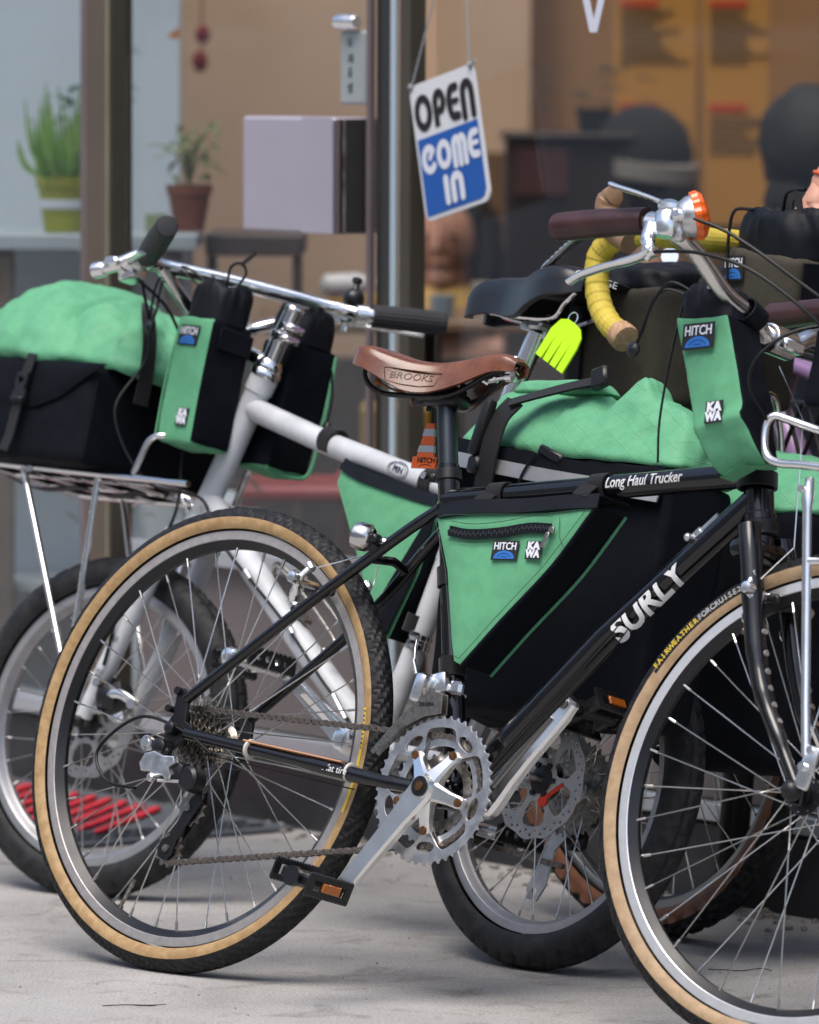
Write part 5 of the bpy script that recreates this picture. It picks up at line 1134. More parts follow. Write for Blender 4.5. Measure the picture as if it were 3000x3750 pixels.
# --- front rack bag: black body with flap and buckle, green roll top
b = thing('rack_bag', 'large black bag with crumpled green roll top on the chrome front rack', 'bag', FW, (1.13, 0, .617))
C8 = corners(1.012, 1.36, -.135, .140, .618, .765, lambda p: p+V((-.006 if (p.z < .7 and p.x < 1.1) else 0, .004 if p.z > .7 and p.y > 0 else 0, .004 if p.x < 1.1 and p.z > .7 else 0)))
kw = dict(n=(26, 22, 14), rnd=.10, bulge=(.03, .05, .03), amp=.0035, fs=11, seed=5.)
part('body', fbox(C8, ['x-', 'x+', 'y-', 'y+', 'z-'], **kw), M_BLKFAB, b, smooth=60)
def tucks(w, p, amp, k=5., seed=0.):
    """sharp cloth tucks fanning down from the rolled edge"""
    a = math.atan2(p[1]*.8, p[0])*k+2.2*noise.noise(w*7+V((seed, 0, 0))); r = 1-abs(sin(a)); h = max(0., 1-abs(p[2]-.15)*.8)
    b_ = noise.noise(w*22+V((3, seed, 1))); d = V((p[0], p[1], p[2]*.5)); d = d.normalized() if d.length > 1e-6 else V((0, 0, 1))
    return w-d*amp*(r**3)*h*1.3+d*amp*.35*(1-2*abs(b_))
def rollfold(w, p):
    w = tucks(w, p, .010, 4.5, 2.)
    u = (w.x-1.16)/.2; a = math.exp(-((w.x-1.135)/.012)**2)*max(0, p[2]+.3)*.024
    return w+V((0, -.010*math.exp(-((w.x-1.05)/.03)**2), -a+.010*math.exp(-((w.x-1.20)/.07)**2)*max(0, p[2])))
C8 = [V((.965, -.138, .758)), V((1.365, -.138, .762)), V((.968, .146, .756)), V((1.365, .146, .762)), V((1.055, -.085, .868)), V((1.315, -.085, .880)), V((1.055, .075, .880)), V((1.310, .080, .895))]
part('roll_top', fbox(C8, ['x-', 'x+', 'y-', 'y+', 'z+'], n=(40, 30, 24), rnd=.42, bulge=(.10, .12, .10), amp=.012, fs=8.5, seed=8.3, fold=rollfold, rw=1.1), M_GREENX, b, smooth=70)
fl, P_ = sheet([(1.36, .765), (1.36, .700), (1.24, .692), (1.13, .694), (1.075, .712), (1.03, .740), (.985, .766), (1.15, .766)], .012, lambda u, v, d: V((u, .150+.004*min(1, d/.01)+.0018*noise.noise(V((u*30, v*30, 2.))), v)))
part('flap', thicken(fl, .003), M_BLKFAB, b, smooth=60)
bu = MB(); T_ = face_nz((1.150, .1605, .722), (-1, 0, 0), (0, 1, 0)); bu.ribbon([T_ @ V(p) for p in ((.004, .05, 0), (.002, .02, .002), (-.004, -.03, .001), (-.008, -.075, .0), (-.012, -.098, .002))], .020, .002, (0, 1, 0)); part('webbing_strap', bu, M_WEB, b, smooth=0)
bu = MB(); bu.plate([(-.012, .020), (.012, .020), (.013, .004), (.010, -.004), (.014, -.010), (.013, -.026), (-.013, -.026), (-.014, -.010), (-.010, -.004), (-.013, .004)], [[(-.006, .004), (.006, .004), (.006, .012), (-.006, .012)]], .008, T_ @ Matrix.Translation((0, 0, .004)), bev=.0015); bu.box(T_ @ V((0, -.020, .008)), (.028, .008, .005), bev=.002); part('buckle', bu, M_BLKPLAS, b)
part('body_seam', MB().tube(cat([(1.008, .139, .755), (1.005, .139, .69), (1.004, .138, .625)], 4), .0022, 6), M_BLKFAB, b)
rs = MB(); rs.ribbon(cat([(1.03, .06, .876), (1.00, .080, .856), (.975, .088, .82), (.962, .09, .77), (.960, .09, .72)], 6), .022, .002, lambda i: (-.8, .3, .6)); part('roll_strap', rs, M_WEB, b, smooth=0)
# --- green frame bag in the white bicycle
poly = [(.560, .666), (.565, .640), (.475, .520), (.415, .432), (.385, .425), (.352, .520), (.335, .615), (.345, .632)]
b = thing('frame_bag', 'green triangular bag strapped under the white top tube', 'bag', FW, (.45, 0, .43))
near, far, gs, P_ = wedge_bag(poly, .026, -.026, seed=2.); part('side_panel', near, M_GREEN, b, smooth=60); part('side_panel', far, M_GREEN, b, smooth=60); part('gusset', gs, M_BLKFAB, b, smooth=30)
tp = MB(); tp.ribbon(cat([(.558, .029, .668), (.52, .030, .655), (.45, .031, .642), (.38, .030, .630), (.345, .028, .625)], 5), .018, .003, (0, 1, .2)); tp.ribbon(cat([(.562, .0, .672), (.50, 0, .662), (.40, 0, .640), (.345, 0, .632)], 5), .05, .003, (0, 0, 1)); part('top_band', tp, M_BLKNYL, b)
sb_, _ = sheet([(.340, .520), (.395, .600-.02), (.372, .47), (.400, .425), (.415, .428), (.352, .405), (.335, .46)], .012, lambda u, v, d: V((u, .033, v))); 
lowb, _ = sheet([(.333, .612), (.350, .600), (.428, .452), (.413, .430), (.386, .423), (.352, .520)], .010, lambda u, v, d: V((u, .0345+.002*min(1, d/.01), v))); part('corner_panel', thicken(lowb, .002), M_BLKFAB, b)
for t in (.200, .438): part('strap', strap_loop(sa(.745)+tdir*t, tdir, .0185, .0185, .024), M_WEB, b, smooth=20)
part('strap', strap_loop(V((.358, 0, .452)), V((-.2, 0, .98)), .0190, .0190, .026), M_WEB, b, smooth=20)
# --- big rear bag hung beside the white rear wheel
FWs = FW; FW = FW @ Matrix.Translation((-.10, 0, -.003))
b = thing('pannier_bag', 'big black bag with green roll top and grey reflective band behind the black frame', 'bag', FW, (.05, .12, .31))
C8 = [V((.225, .055, .315)), V((.225-.40, .055, .335)), V((.225, .165, .330)), V((-.175, .165, .335)), V((.262, .050, .672)), V((-.160, .050, .668)), V((.262, .185, .690)), V((-.165, .185, .672))]
C8 = [C8[1], C8[0], C8[3], C8[2], C8[5], C8[4], C8[7], C8[6]]
kw = dict(n=(26, 12, 26), rnd=.10, bulge=(.03, .06, .03), amp=.0035, fs=9, seed=11.)
part('body', fbox(C8, ['x-', 'x+', 'y-', 'y+', 'z-'], **kw), M_BLKFAB, b, smooth=60)
def pfold(w, p):
    w = tucks(w, p, .007, 4., 5.)
    k = max(0, p[2]); return w+V((0, 0, .022*k*math.exp(-((w.x+.035)/.022)**2)-.020*k*math.exp(-((w.x-.015)/.02)**2)-.004*k*math.exp(-((w.x-.10)/.05)**2)))
C8 = [V((-.160, .050, .664)), V((.262, .050, .668)), V((-.165, .188, .666)), V((.264, .188, .684)), V((-.115, .095, .762)), V((.205, .095, .772)), V((-.120, .142, .765)), V((.210, .142, .768))]
part('roll_top', fbox(C8, ['x-', 'x+', 'y-', 'y+', 'z+'], n=(46, 18, 24), rnd=.30, bulge=(.06, .10, .10), amp=.008, fs=8.5, seed=21., fold=pfold, rw=1.1), M_GREENX, b, smooth=70)
tk = fbox([V((.215, .10, .766)), V((.03, .10, .772)), V((.215, .15, .764)), V((.03, .15, .770)), V((.20, .11, .786)), V((.06, .11, .792)), V((.20, .145, .784)), V((.06, .145, .790))], ['x-', 'x+', 'y-', 'y+', 'z+', 'z-'], n=(18, 8, 8), rnd=.45, amp=.004, fs=14, seed=4); part('rolled_edge', tk, M_GREENX, b, smooth=70)
bd = MB(); bd.ribbon(cat([(.266, .192, .672), (.15, .201, .661), (.04, .203, .652), (-.06, .202, .645), (-.165, .190, .640)], 6), .036, .003, (0, 1, .1)); part('band', bd, M_BLKFAB, b, smooth=40)
bd = MB(); bd.ribbon(cat([(.264, .195, .660), (.15, .204, .650), (.04, .206, .641), (-.06, .205, .635), (-.165, .193, .630)], 6), .020, .003, (0, 1, .1)); part('reflective_band', bd, M_REFL, b, smooth=40)
kawa_patch(b, face_nz((.236, .1985, .624), (-1, .1, -.03), (.05, 1, 0)), .030, .030)
sp2 = MB(); sp2.ribbon(cat([(.152, .209, .580), (.152, .216, .66), (.150, .212, .712), (.142, .198, .742)], 6), .034, .003, (0, 1, .15)); sp2.ribbon(cat([(.146, .204, .738), (.115, .184, .756), (.07, .164, .776), (.035, .15, .788)], 6), .026, .003, (.2, .7, .6)); part('webbing_strap', sp2, M_WEB, b, smooth=20)
bu = MB(); bu.box((.176, .216, .700), (.018, .016, .080), Matrix.Rotation(rad(-8), 3, 'Y'), bev=.005, seg=2); bu.box((.176, .216, .648), (.022, .012, .024), bev=.004); part('buckle', bu, M_BLKPLAS, b)
bu = MB(); bu.box((.030, .158, .790), (.030, .014, .030), Matrix.Rotation(rad(20), 3, 'Y'), bev=.004); part('roll_buckle', bu, M_BLKPLAS, b)
bu = MB(); bu.box((.045, .203, .672), (.050, .008, .014), Matrix.Rotation(rad(-16), 3, 'Y'), bev=.003); bu.tube(cat([(.07, .208, .672), (.085, .210, .64), (.090, .208, .615)], 5), .002, 6); part('cord_hook', bu, M_BLKPLAS, b)
FW = FWs
# --- green frame bag in the black bicycle (near side is -y)
poly = [(.360, .638), (.372, .646), (.45, .652), (.546, .656), (.626, .668), (.572, .588), (.505, .512), (.450, .447), (.436, .452), (.425, .480), (.395, .570)]
b = thing('frame_bag', 'green triangular bag with zip strapped inside the black frame', 'bag', FB, (.46, 0, .447))
near, far, gs, P_ = wedge_bag(poly, -.030, .030, st=.009, seed=7., amp=.003, bul=.007); sp_ = part('side_panel', near, M_GREEN, b, smooth=60); part('side_panel', far, M_GREEN, b, smooth=60); part('gusset', gs, M_BLKFAB, b, smooth=30)
part('piping', MB().tube(cat([(.628, .031, .668), (.573, .031, .586), (.505, .031, .510), (.450, .031, .445)], 5), .0022, 6), M_GREEN, b); part('piping', MB().tube(cat([(.628, -.030, .668), (.573, -.030, .586), (.505, -.030, .510), (.450, -.030, .445)], 5), .0034, 6), M_BLKFAB, b)
tp = MB(); tp.ribbon(cat([(.362, -.031, .648), (.42, -.034, .6565), (.50, -.033, .662), (.58, -.034, .671), (.630, -.030, .676)], 5), .020, .004, (0, -1, .2)); tp.ribbon(cat([(.352, 0, .656), (.45, 0, .666), (.55, 0, .676), (.632, 0, .684)], 5), .058, .003, (0, 0, 1)); part('top_band', tp, M_BLKNYL, b)
zp = MB(); zpath = cat([(.392, -.0385, .622), (.43, -.0395, .619), (.48, -.0395, .624), (.53, -.0395, .633), (.566, -.0390, .634)], 6); zp.ribbon(zpath, .0135, .002, (0, -1, 0)); zo = part('zip', zp, M_BLKNYL, b)
zt = MB()
for i in range(46):
    t = i/45*(len(zpath)-1); k = min(int(t), len(zpath)-2); p = zpath[k]+(zpath[k+1]-zpath[k])*(t-k); zt.box(p+V((0, -.0016, .0012 if i % 2 else -.0012)), (.0016, .0016, .0042))
part('zip_teeth', zt, mat('dark zip teeth', (.06, .065, .07), .35, .3), zo, smooth=0)
zl = MB(); zl.box((.570, -.042, .632), (.009, .004, .008), bev=.001); zl.box((.563, -.0435, .618), (.007, .0025, .022), Matrix.Rotation(rad(18), 3, 'Y'), bev=.001); part('zip_pull', zl, M_STEEL, zo)
stt = MB()
for dz in (.013, -.012): stt.tube([p+V((0, .0005, dz+.004*(i/len(zpath)))) for i, p in enumerate(zpath)], .0005, 4)
cx_, cz_ = sum(p[0] for p in poly)/len(poly), sum(p[1] for p in poly)/len(poly); ins = [(cx_+(p[0]-cx_)*.955, cz_+(p[1]-cz_)*.945) for p in poly]
stt.tube([V((a, -.0385, c_)) for a, c_ in densify(ins, .012)+[ins[0]]], .0005, 4)
stt.tube(cat([(.576, -.038, .650), (.582, -.0385, .625), (.590, -.037, .612)], 5), .0005, 4); part('stitching', stt, mat('dark thread', (.03, .07, .05), .8), b)
hitch_patch(b, face_nz((.4955, -.0388, .601), (1, 0, .04), (0, -1, 0)), .044, .026); kawa_patch(b, face_nz((.5435, -.0388, .604), (1, 0, .04), (0, -1, 0)), .025, .024)
tt = (V((.858, 0, .729))-V((.345, 0, .668))).normalized()
for x in (.436, .606): part('strap', strap_loop(V((x, 0, .668+(x-.345)*.1185)), tt, .0172, .0172, .026), M_WEB, b, smooth=20); part('strap_tab', MB().ribbon([(x-.004, -.0185, .668+(x-.345)*.1185), (x-.006, -.026, .660+(x-.345)*.1185), (x-.008, -.033, .650+(x-.345)*.1185)], .026, .002, (0, -1, .4)), M_WEB, b)
for s in (.175, .30): part('strap', strap_loop(BB+cd*s, cd, .0162, .0162, .026), M_WEB, b, smooth=20)
# --- tall green pouch under the black bicycle's bar
def shr(p): return p
C8 = [V((.862, -.108, .704)), V((.932, -.108, .728)), V((.862, -.050, .704)), V((.932, -.050, .728)), V((.768, -.112, .905)), V((.852, -.112, .914)), V((.768, -.045, .905)), V((.852, -.045, .914))]
b = thing('stem_bag', 'tall green and black pouch hanging under the alloy handlebar of the black bicycle', 'bag', FB, (.91, -.065, .71), GRP)
def crush(w, p):
    k = max(0, min(1, (-p[2]-.35)/.65)); return w+V((0, .030*k*k if p[1] < 0 else 0, .012*k*k*(1-abs(p[0]))))+V((0, -.008*math.exp(-((p[2]+.42)/.10)**2)*(1 if p[1] < 0 else 0)*(1+.4*p[0]), 0))
kw = dict(n=(18, 14, 30), rnd=.13, bulge=(.05, .09, .02), amp=.0035, fs=15, seed=13., fold=crush)
part('front_panel', fbox(C8, ['y-', 'z-'], **kw), M_GREEN, b, smooth=60); part('side_panel', fbox(C8, ['x-', 'x+', 'y+'], **kw), M_BLKFAB, b, smooth=60)
zd = (C8[4]-C8[0]).normalized(); xd = (C8[5]-C8[4]).normalized()
cm = collar((0, 0), .042, .035, 0., .050, lambda p: V((.813, -.076, .905))+xd*p.x+V((0, p.y, 0))+V((-.30, 0, .95))*p.z, seed=.6, neck=.55); part('collar', cm, M_BLKNYL, b, smooth=60)
hitch_patch(b, face_nz((.819, -.1195, .879), (1, 0, .12), (0, -1, 0)), .050, .034); kawa_patch(b, face_nz((.868, -.1205, .782), (1, 0, .16), (0, -1, .05)), .027, .029)
part('strap', strap_loop(V((.848, -.06, .922)), V((-.1, -.9, .36)), .016, .016, .028), M_BLKNYL, b, smooth=20)
part('strap', strap_loop(V((.862, -.004, .72)), V((-.2, 0, 1)), .024, .024, .02), M_WEB, b, smooth=20)
part('pull_loop', MB().ribbon(cat([(.795, -.09, .940), (.782, -.09, .955), (.79, -.085, .962), (.802, -.085, .948)], 5), .010, .002, (0, -1, 0)), M_WEB, b)
part('bag_loop', MB().box((.820, -.112, .945), (.016, .004, .006), bev=.001), M_ALU, b)
cord('drawcord', [(.775, -.095, .935), (.745, -.11, .940), (.728, -.115, .920), (.722, -.115, .885), (.716, -.115, .868)], b); cord('drawcord', [(.785, -.095, .938), (.750, -.11, .950), (.732, -.115, .925), (.722, -.117, .885), (.717, -.115, .868)], b); part('cord_toggle', MB().sphere((.7135, -.116, .858), .011, 12, (.9, .6, 1.)), M_BLKPLAS, b)
cord('drawcord', [(.768, -.10, .93), (.770, -.108, .85), (.775, -.112, .77), (.785, -.112, .715)], b, .0016)
# --- little things hung on the bicycles
b = thing('cone_tag', 'tiny orange traffic cone tag hanging behind the black seat post', 'tag', FB, (.27, .03, .716))
T_ = face_nz((.263, .030, .748), (1, 0, .02), (0, -1, 0))
part('cone', MB().plate([(-.0065, .030), (.0065, .030), (.015, -.016), (.0205, -.016), (.0205, -.032), (-.0215, -.032), (-.0215, -.016), (-.015, -.016)], (), .004, T_, bev=.001), M_ORANGE, b, smooth=0)
sb = MB()
for za, zb in ((.022, .012), (-.001, -.010)): sb.plate([(-.0068-(.03-za)*.185, za), (.0068+(.03-za)*.185, za), (.0068+(.03-zb)*.185, zb), (-.0068-(.03-zb)*.185, zb)], (), .0052, T_)
part('cone_stripe', sb, M_CONEW, b, smooth=0)
tx = MB(); tx.text('HITCH', .0105, T_ @ Matrix.Translation((.004, -.0215, .0026)), .0006, off=.01); tx.tube([T_ @ V((.004+.011*cos(PI*i/8+PI), -.030-.0*i+.003*sin(PI*i/8), .0026)) for i in range(9)], .0004, 4); part('lettering', tx, M_PATCH, b, smooth=0)
part('hang_loop', MB().tube([(.263, .030, .776), (.266, .020, .805)], .0012, 6), M_CABLE, b)
b = thing('hand_tag', 'lime hand shaped tag hanging below the black saddle', 'tag', FW, (.125, .06, .815))
T_ = face_nz((.128, .062, .850), (-1, 0, -.42), (0, 1, .1))
part('tag_plate', MB().plate([(-.034, -.030), (-.034, .012), (-.026, .030), (-.012, .036), (.004, .036), (.020, .034), (.032, .024), (.036, .008), (.036, -.030), (.0205, -.030), (.0195, .006), (.0165, -.030), (.0030, -.030), (.0015, .008), (-.0015, -.030), (-.0148, -.030), (-.0165, .006), (-.0190, -.030)], (), .003, T_, bev=.0006), M_HIVIS, b, smooth=0)
part('split_ring', MB().tube([T_ @ V((.009*cos(2*PI*i/16)-.006, .040+.009*sin(2*PI*i/16), 0)) for i in range(17)], .0010, 6), M_ALU, b)

# ================================================================== THIRD BICYCLE (yellow drop bar, brown tyres), x = 0 at its front hub
FO = frame(.331, 9.012, 124.37, -4.2)
ok_ = thing('gravel_bicycle', 'black bicycle with yellow taped drop bar and brown sided knobbly tyres', 'bicycle', FO)
OT = .345; OH = V((0, 0, OT))
rimo = [mat('grey rim', (.30, .31, .32), .35, .8, var=.06), M_RIMBLK]
wheel(ok_, OH, OT, .0235, .3075, .018, .0125, 32, Matrix(), M_RUBBER, M_BROWNW, rimo, 'knob', segs=464, edge=1.28, hubspec=dict(w=.03, r=.014, ax=.055), flange=.024, valve=rad(-70))
wheel(ok_, OH+V((-1.04, 0, 0)), OT, .0235, .3075, .018, .0125, 32, Matrix(), M_RUBBER, M_BROWNW, rimo, 'knob', segs=232, edge=1.28, hubspec=dict(w=.03, r=.014, ax=.065), flange=.024)
def otb(name, path, r, m=M_BLACKPAINT, seg=16, **k): return part(name, MB().tube(path, r, seg, **k), m, ok_)
oax = V((-.309, 0, .951)); oc = V((-.092, 0, .74))
OBB = V((-.62, 0, .275)); OST = V((-.775, 0, .80))
otb('head_tube', [oc, oc+oax*.14], .019); otb('top_tube', [oc+oax*.12, OST-V((0, 0, .03))], .0155); otb('down_tube', [oc+oax*.03, OBB], .0185); otb('seat_tube', [OBB, OST], .0155)
otb('seat_post', [OST, OST+V((-.045, 0, .15))], .0136)
secs = lerp_secs([(-.70, .012, .972, .016, 0), (-.72, .022, .985, .03, 0), (-.78, .026, .99, .035, .05), (-.85, .05, .992, .045, .1), (-.91, .07, .998, .04, .04), (-.965, .06, .992, .02, 0)], 20)
part('saddle', thicken(saddle_mesh(secs, 15), -.008), M_SADDLEBK, ok_, smooth=60)
for sy in (-1, 1):
    otb('fork_blade', cat([oc+V((.004, sy*.030, -.012)), oc+V((.03, sy*.050, -.12)), OH+V((-.03, sy*.054, .11)), OH+V((0, sy*.052, .0))], 6), [.0145]*12+[.010]*7)
    otb('chain_stay', [OBB+V((-.02, sy*.03, 0)), OH+V((-1.04, sy*.06, 0))], .009); otb('seat_stay', [OST+V((0, sy*.015, -.03)), OH+V((-1.04, sy*.06, 0))], .007)
otb('fork', [oc, oc-oax*.03], .0165); otb('stem', [oc+oax*.14, oc+oax*.225, V((-.118, 0, .972))], .0145)
bar = cat([(-.118, 0, .975), (-.120, .10, .976), (-.122, .150, .977), (-.108, .176, .975), (-.075, .186, .966), (-.050, .190, .944), (-.052, .193, .905), (-.070, .196, .872), (-.098, .199, .850), (-.122, .2005, .8395)], 9)
full = [V((p.x, -p.y, p.z)) for p in reversed(bar)]+bar[1:]
tape = MB(); P = [full[0]]; 
rr_ = [.0164+.0011*((i % 4)/3) for i in range(len(full))]
tape.tube(full, rr_, 18); bo_ = part('handlebar', tape, M_TAPE, ok_, smooth=14, label='yellow taped drop handlebar')
for s in (1, -1):
    e = V((-.122, s*.2005, .8395)); dd = V((-.92, s*.05, -.40)).normalized(); c = MB(); c.lathe(e-dd*.002, dd, [(0, .0165), (.002, .0195), (.018, .0205), (.022, .0185), (.023, .013)], 22); co = part('bar_plug', c, M_CORK, bo_)
    if s > 0:
        lg = MB(); T_ = basis(e+dd*.0184, dd.cross(V((0, 0, 1))).normalized(), dd.cross(V((0, 0, 1))).normalized().cross(dd)*-1, dd); lg.tube([T_ @ V((.0095*cos(2*PI*i/20), .0095*sin(2*PI*i/20), 0)) for i in range(21)], .0005, 4); lg.text('D', .010, T_ @ Matrix.Translation((0, .0, 0)), .0006)
    h = MB(); o = V((-.100, s*.190, .960)); h.tube(cat([o+V((-.020, 0, .004)), o+V((.0, s*.002, .012)), o+V((.020, s*.004, .026)), o+V((.034, s*.004, .048)), o+V((.030, s*.003, .064)), o+V((.018, s*.002, .068))], 6), [.0165]*6+[.0175]*6+[.0165]*6+[.0165]*6+[.014]*6+[.008], 16, flat=(1, 1.05)); ho = part('brake_hood', h, M_GUM, ok_)
    l = MB(); lp = cat([V((-.075, s*.196, 1.004)), V((-.050, s*.202, .985)), V((-.010, s*.210, .958)), V((.030, s*.219, .925)), V((.036, s*.220, .919))], 6); l.tube(lp, [.010]*6+[.0105]*13+[.0085]*3+[.005]*3, 12, flat=(.45, 1.0), upv=(0, 0, 1)); lo = part('lever_blade', l, M_ALU, ho); l = MB()
    for k in range(9): q = lp[8+k]; l.cyl(q+V((-.002, s*.0102, .002)), q+V((-.002, s*.0080, .002)), .0017, seg=6)
    part('lever_holes', l, M_BLKPLAS, lo)
bp = MB(); bp.box(OH+V((-.02, .055, .02)), (.03, .02, .04), bev=.006); part('brake_caliper', bp, M_BLKPLAS, ok_)
og = MB(); og.box((-.30, .0, .80), (.02, .02, .02))
# chrome front rack with hoop
rk = MB()
for y in (.07, -.07): rk.tube(cat([(-.16, y, .585), (-.10, y, .590), (.12, y, .592), (.14, y*.7, .592)], 5), .005, 10)
rk.tube([(-.03, -.07, .59), (-.03, .07, .59)], .0045, 8); rk.tube([(.08, -.07, .59), (.08, .07, .59)], .0045, 8); rk.tube(cat([(-.16, .075, .585), (-.165, .07, .66), (-.15, .07, .735), (-.145, .06, .755), (-.16, .0, .757), (-.145, -.06, .755), (-.16, -.075, .585)], 6), .005, 10); rk.tube([(-.155, .07, .585), (-.155, .07, .56)], .0035, 8)
rko = part('rack', rk, M_CHROME, ok_)
for y in (.07, -.07): part('rack_strut', MB().tube([(.03, y, .588), (.005, y*.85, .36)], .0045, 10), M_CHROME, rko)
# olive bar bag, olive pouch, green topped black bag
b = thing('handlebar_bag', 'boxy olive and black bag under the yellow drop bar', 'bag', FO, (.0, 0, .74))
C8 = corners(-.095, .105, -.13, .125, .742, .905, lambda p: p+V((.010 if p.z < .8 and p.x > 0 else 0, 0, 0)))
kw = dict(n=(18, 20, 18), rnd=.14, bulge=(.04, .06, .03), amp=.003, fs=11, seed=31.)
part('body', fbox(C8, ['y+', 'y-', 'x-', 'z-', 'z+'], **kw), M_OLIVE, b, smooth=60); part('back_panel', fbox(C8, ['x+'], **kw), M_BLKFAB, b, smooth=60)
part('collar', fbox(corners(-.085, .085, -.11, .115, .895, .935), ['x-', 'x+', 'y-', 'y+', 'z+'], n=(20, 20, 8), rnd=.4, bulge=(.05, .05, .15), amp=.012, fs=22, seed=5), M_BLKNYL, b, smooth=70)
st = MB(); st.ribbon(cat([(.06, .135, .90), (.062, .138, .84), (.066, .137, .76)], 4), .026, .003, (0, 1, 0)); part('webbing_strap', st, M_WEB, b); st = MB(); st.ribbon(cat([(-.100, .02, .90), (-.106, .02, .84), (-.104, .02, .75)], 4), .022, .003, (-1, 0, 0)); part('webbing_strap', st, M_WEB, b)
part('buckle', MB().box((.062, .141, .86), (.030, .008, .034), bev=.003), M_BLKPLAS, b); part('top_lid', MB().box((-.005, 0, .93), (.19, .24, .006), bev=.003), M_OLIVE, b) if False else None
FOs = FO; FO = FO @ Matrix.Translation((-.045, 0, 0))
b = thing('stem_bag', 'olive pouch with black gathered top behind the yellow bar', 'bag', FO, (-.20, .0, .85), GRP)
C8 = [V((-.262, -.055, .862)), V((-.118, -.055, .858)), V((-.262, .058, .862)), V((-.118, .058, .858)), V((-.275, -.06, .960)), V((-.122, -.06, .975)), V((-.275, .062, .958)), V((-.122, .062, .972))]
C8 = [c+V((.0, 0, 0)) for c in C8]
kw = dict(n=(16, 16, 16), rnd=.22, bulge=(.08, .08, .02), amp=.003, fs=14, seed=41.)
part('body', fbox(C8, ['x-', 'x+', 'y-', 'y+', 'z-'], **kw), M_OLIVE, b, smooth=60)
part('collar', collar((-.196, .001), .078, .060, .955, 1.022, I3, pleats=13, seed=2.2, neck=.45), M_BLKNYL, b, smooth=60)
part('pocket', MB().box((-.281, .0, .925), (.003, .10, .05), bev=.001), M_BLKFAB, b)
hitch_patch(b, face_nz((-.150, .0672, .938), (-1, 0, .05), (0, 1, .05)), .044, .034)
cord('drawcord', [(-.16, .05, 1.02), (-.145, .07, 1.015), (-.142, .074, .97), (-.148, .076, .925), (-.150, .075, .905)], b, .0024); part('cord_toggle', MB().sphere((-.150, .075, .900), .012, 12, (.8, .7, 1.2)), M_BLKPLAS, b); cord('pull_loop', [(-.19, .02, 1.015), (-.21, .03, 1.045), (-.25, .03, 1.05)], b, .0024); part('pull_tab', MB().ribbon(cat([(-.22, .03, 1.005), (-.225, .035, 1.035), (-.24, .035, 1.04), (-.25, .035, 1.01)], 5), .012, .002, (0, 1, 0)), M_WEB, b)
FO = FOs
b = thing('rack_bag', 'black bag with green top on the rack behind the black fork', 'bag', FO, (-.28, .05, .26))
C8 = [V((-.44, -.09, .262)), V((-.14, -.09, .250)), V((-.44, .12, .272)), V((-.145, .12, .250)), V((-.46, -.10, .62)), V((-.125, -.10, .615)), V((-.46, .13, .62)), V((-.125, .13, .612))]
part('body', fbox(C8, ['x-', 'x+', 'y-', 'y+', 'z-'], n=(20, 14, 22), rnd=.12, bulge=(.03, .05, .03), amp=.004, fs=9, seed=51.), M_BLKFAB, b, smooth=60)
C8 = [V((-.46, -.10, .612)), V((-.122, -.10, .606)), V((-.46, .132, .612)), V((-.120, .134, .604)), V((-.43, -.05, .672)), V((-.15, -.05, .690)), V((-.43, .07, .672)), V((-.15, .08, .694))]
part('roll_top', fbox(C8, ['x-', 'x+', 'y-', 'y+', 'z+'], n=(34, 18, 16), rnd=.4, bulge=(.06, .10, .10), amp=.010, fs=9, seed=61., rw=1.1), M_GREENX, b, smooth=70)
st = MB(); st.ribbon(cat([(-.195, .143, .585), (-.20, .140, .63), (-.215, .115, .680), (-.24, .06, .70)], 5), .026, .003, (0, 1, .3)); part('webbing_strap', st, M_WEB, b); part('buckle', MB().box((-.19, .10, .700), (.04, .02, .012), bev=.003), M_BLKPLAS, b)
# ================================================================== LILAC BICYCLE at the right edge
FL = frame(.52, 9.25, 124.37, -4.2)
lb = thing('lilac_bicycle', 'lilac framed bicycle cut off by the right edge of the picture', 'bicycle', FL)
def lt(name, path, r, m=M_LILAC, **k): return part(name, MB().tube(path, r, 16, **k), m, lb)
lt('head_tube', [(.060, 0, .700), (.034, 0, .815)], .0175); lt('top_tube', [(.038, 0, .795), (-.20, 0, .74), (-.42, 0, .60)], .0155); lt('down_tube', [(.055, 0, .72), (-.02, 0, .63), (-.10, 0, .50), (-.40, 0, .27)], .0185); lt('seat_tube', [(-.40, 0, .27), (-.52, 0, .68)], .0155)
LS = Matrix.Rotation(rad(-34), 4, 'Z'); L3 = LS.to_3x3(); LH = V((.115, 0, .24))
wheel(lb, LH, .24, .022, .195, .016, .012, 28, LS, M_RUBBER, M_RUBBER, rimo, 'street', segs=160, hubspec=dict(w=.03, r=.014, ax=.05))
wheel(lb, V((-.80, 0, .24)), .24, .022, .195, .016, .012, 28, Matrix(), M_RUBBER, M_RUBBER, rimo, 'street', segs=160, hubspec=dict(w=.03, r=.014, ax=.06))
for sy in (-1, 1):
    lt('fork_blade', [V((.068, 0, .665))+L3 @ V((0, sy*.040, 0)), LH+L3 @ V((0, sy*.048, .0))], [.013, .009]); lt('chain_stay', [(-.41, sy*.03, .27), (-.80, sy*.055, .24)], .009); lt('seat_stay', [(-.51, sy*.014, .64), (-.80, sy*.055, .24)], .007)
lt('fork', [V((.062, 0, .695)), V((.068, 0, .665))], .0165)
sv = MB(); sv.tube([(.032, 0, .82), (.020, 0, .880)], .0142, 16); sv.tube([(.020, 0, .872), (.055, 0, .880)], .014, 14); sv.lathe((.062, -.026, .880), (0, 1, 0), [(0, .015), (.002, .019), (.05, .019), (.052, .015)], 20); sv.cyl((.074, -.016, .884), (.090, -.016, .884), .006); sv.cyl((.074, .016, .884), (.090, .016, .884), .006); part('stem', sv, M_ALU, lb)
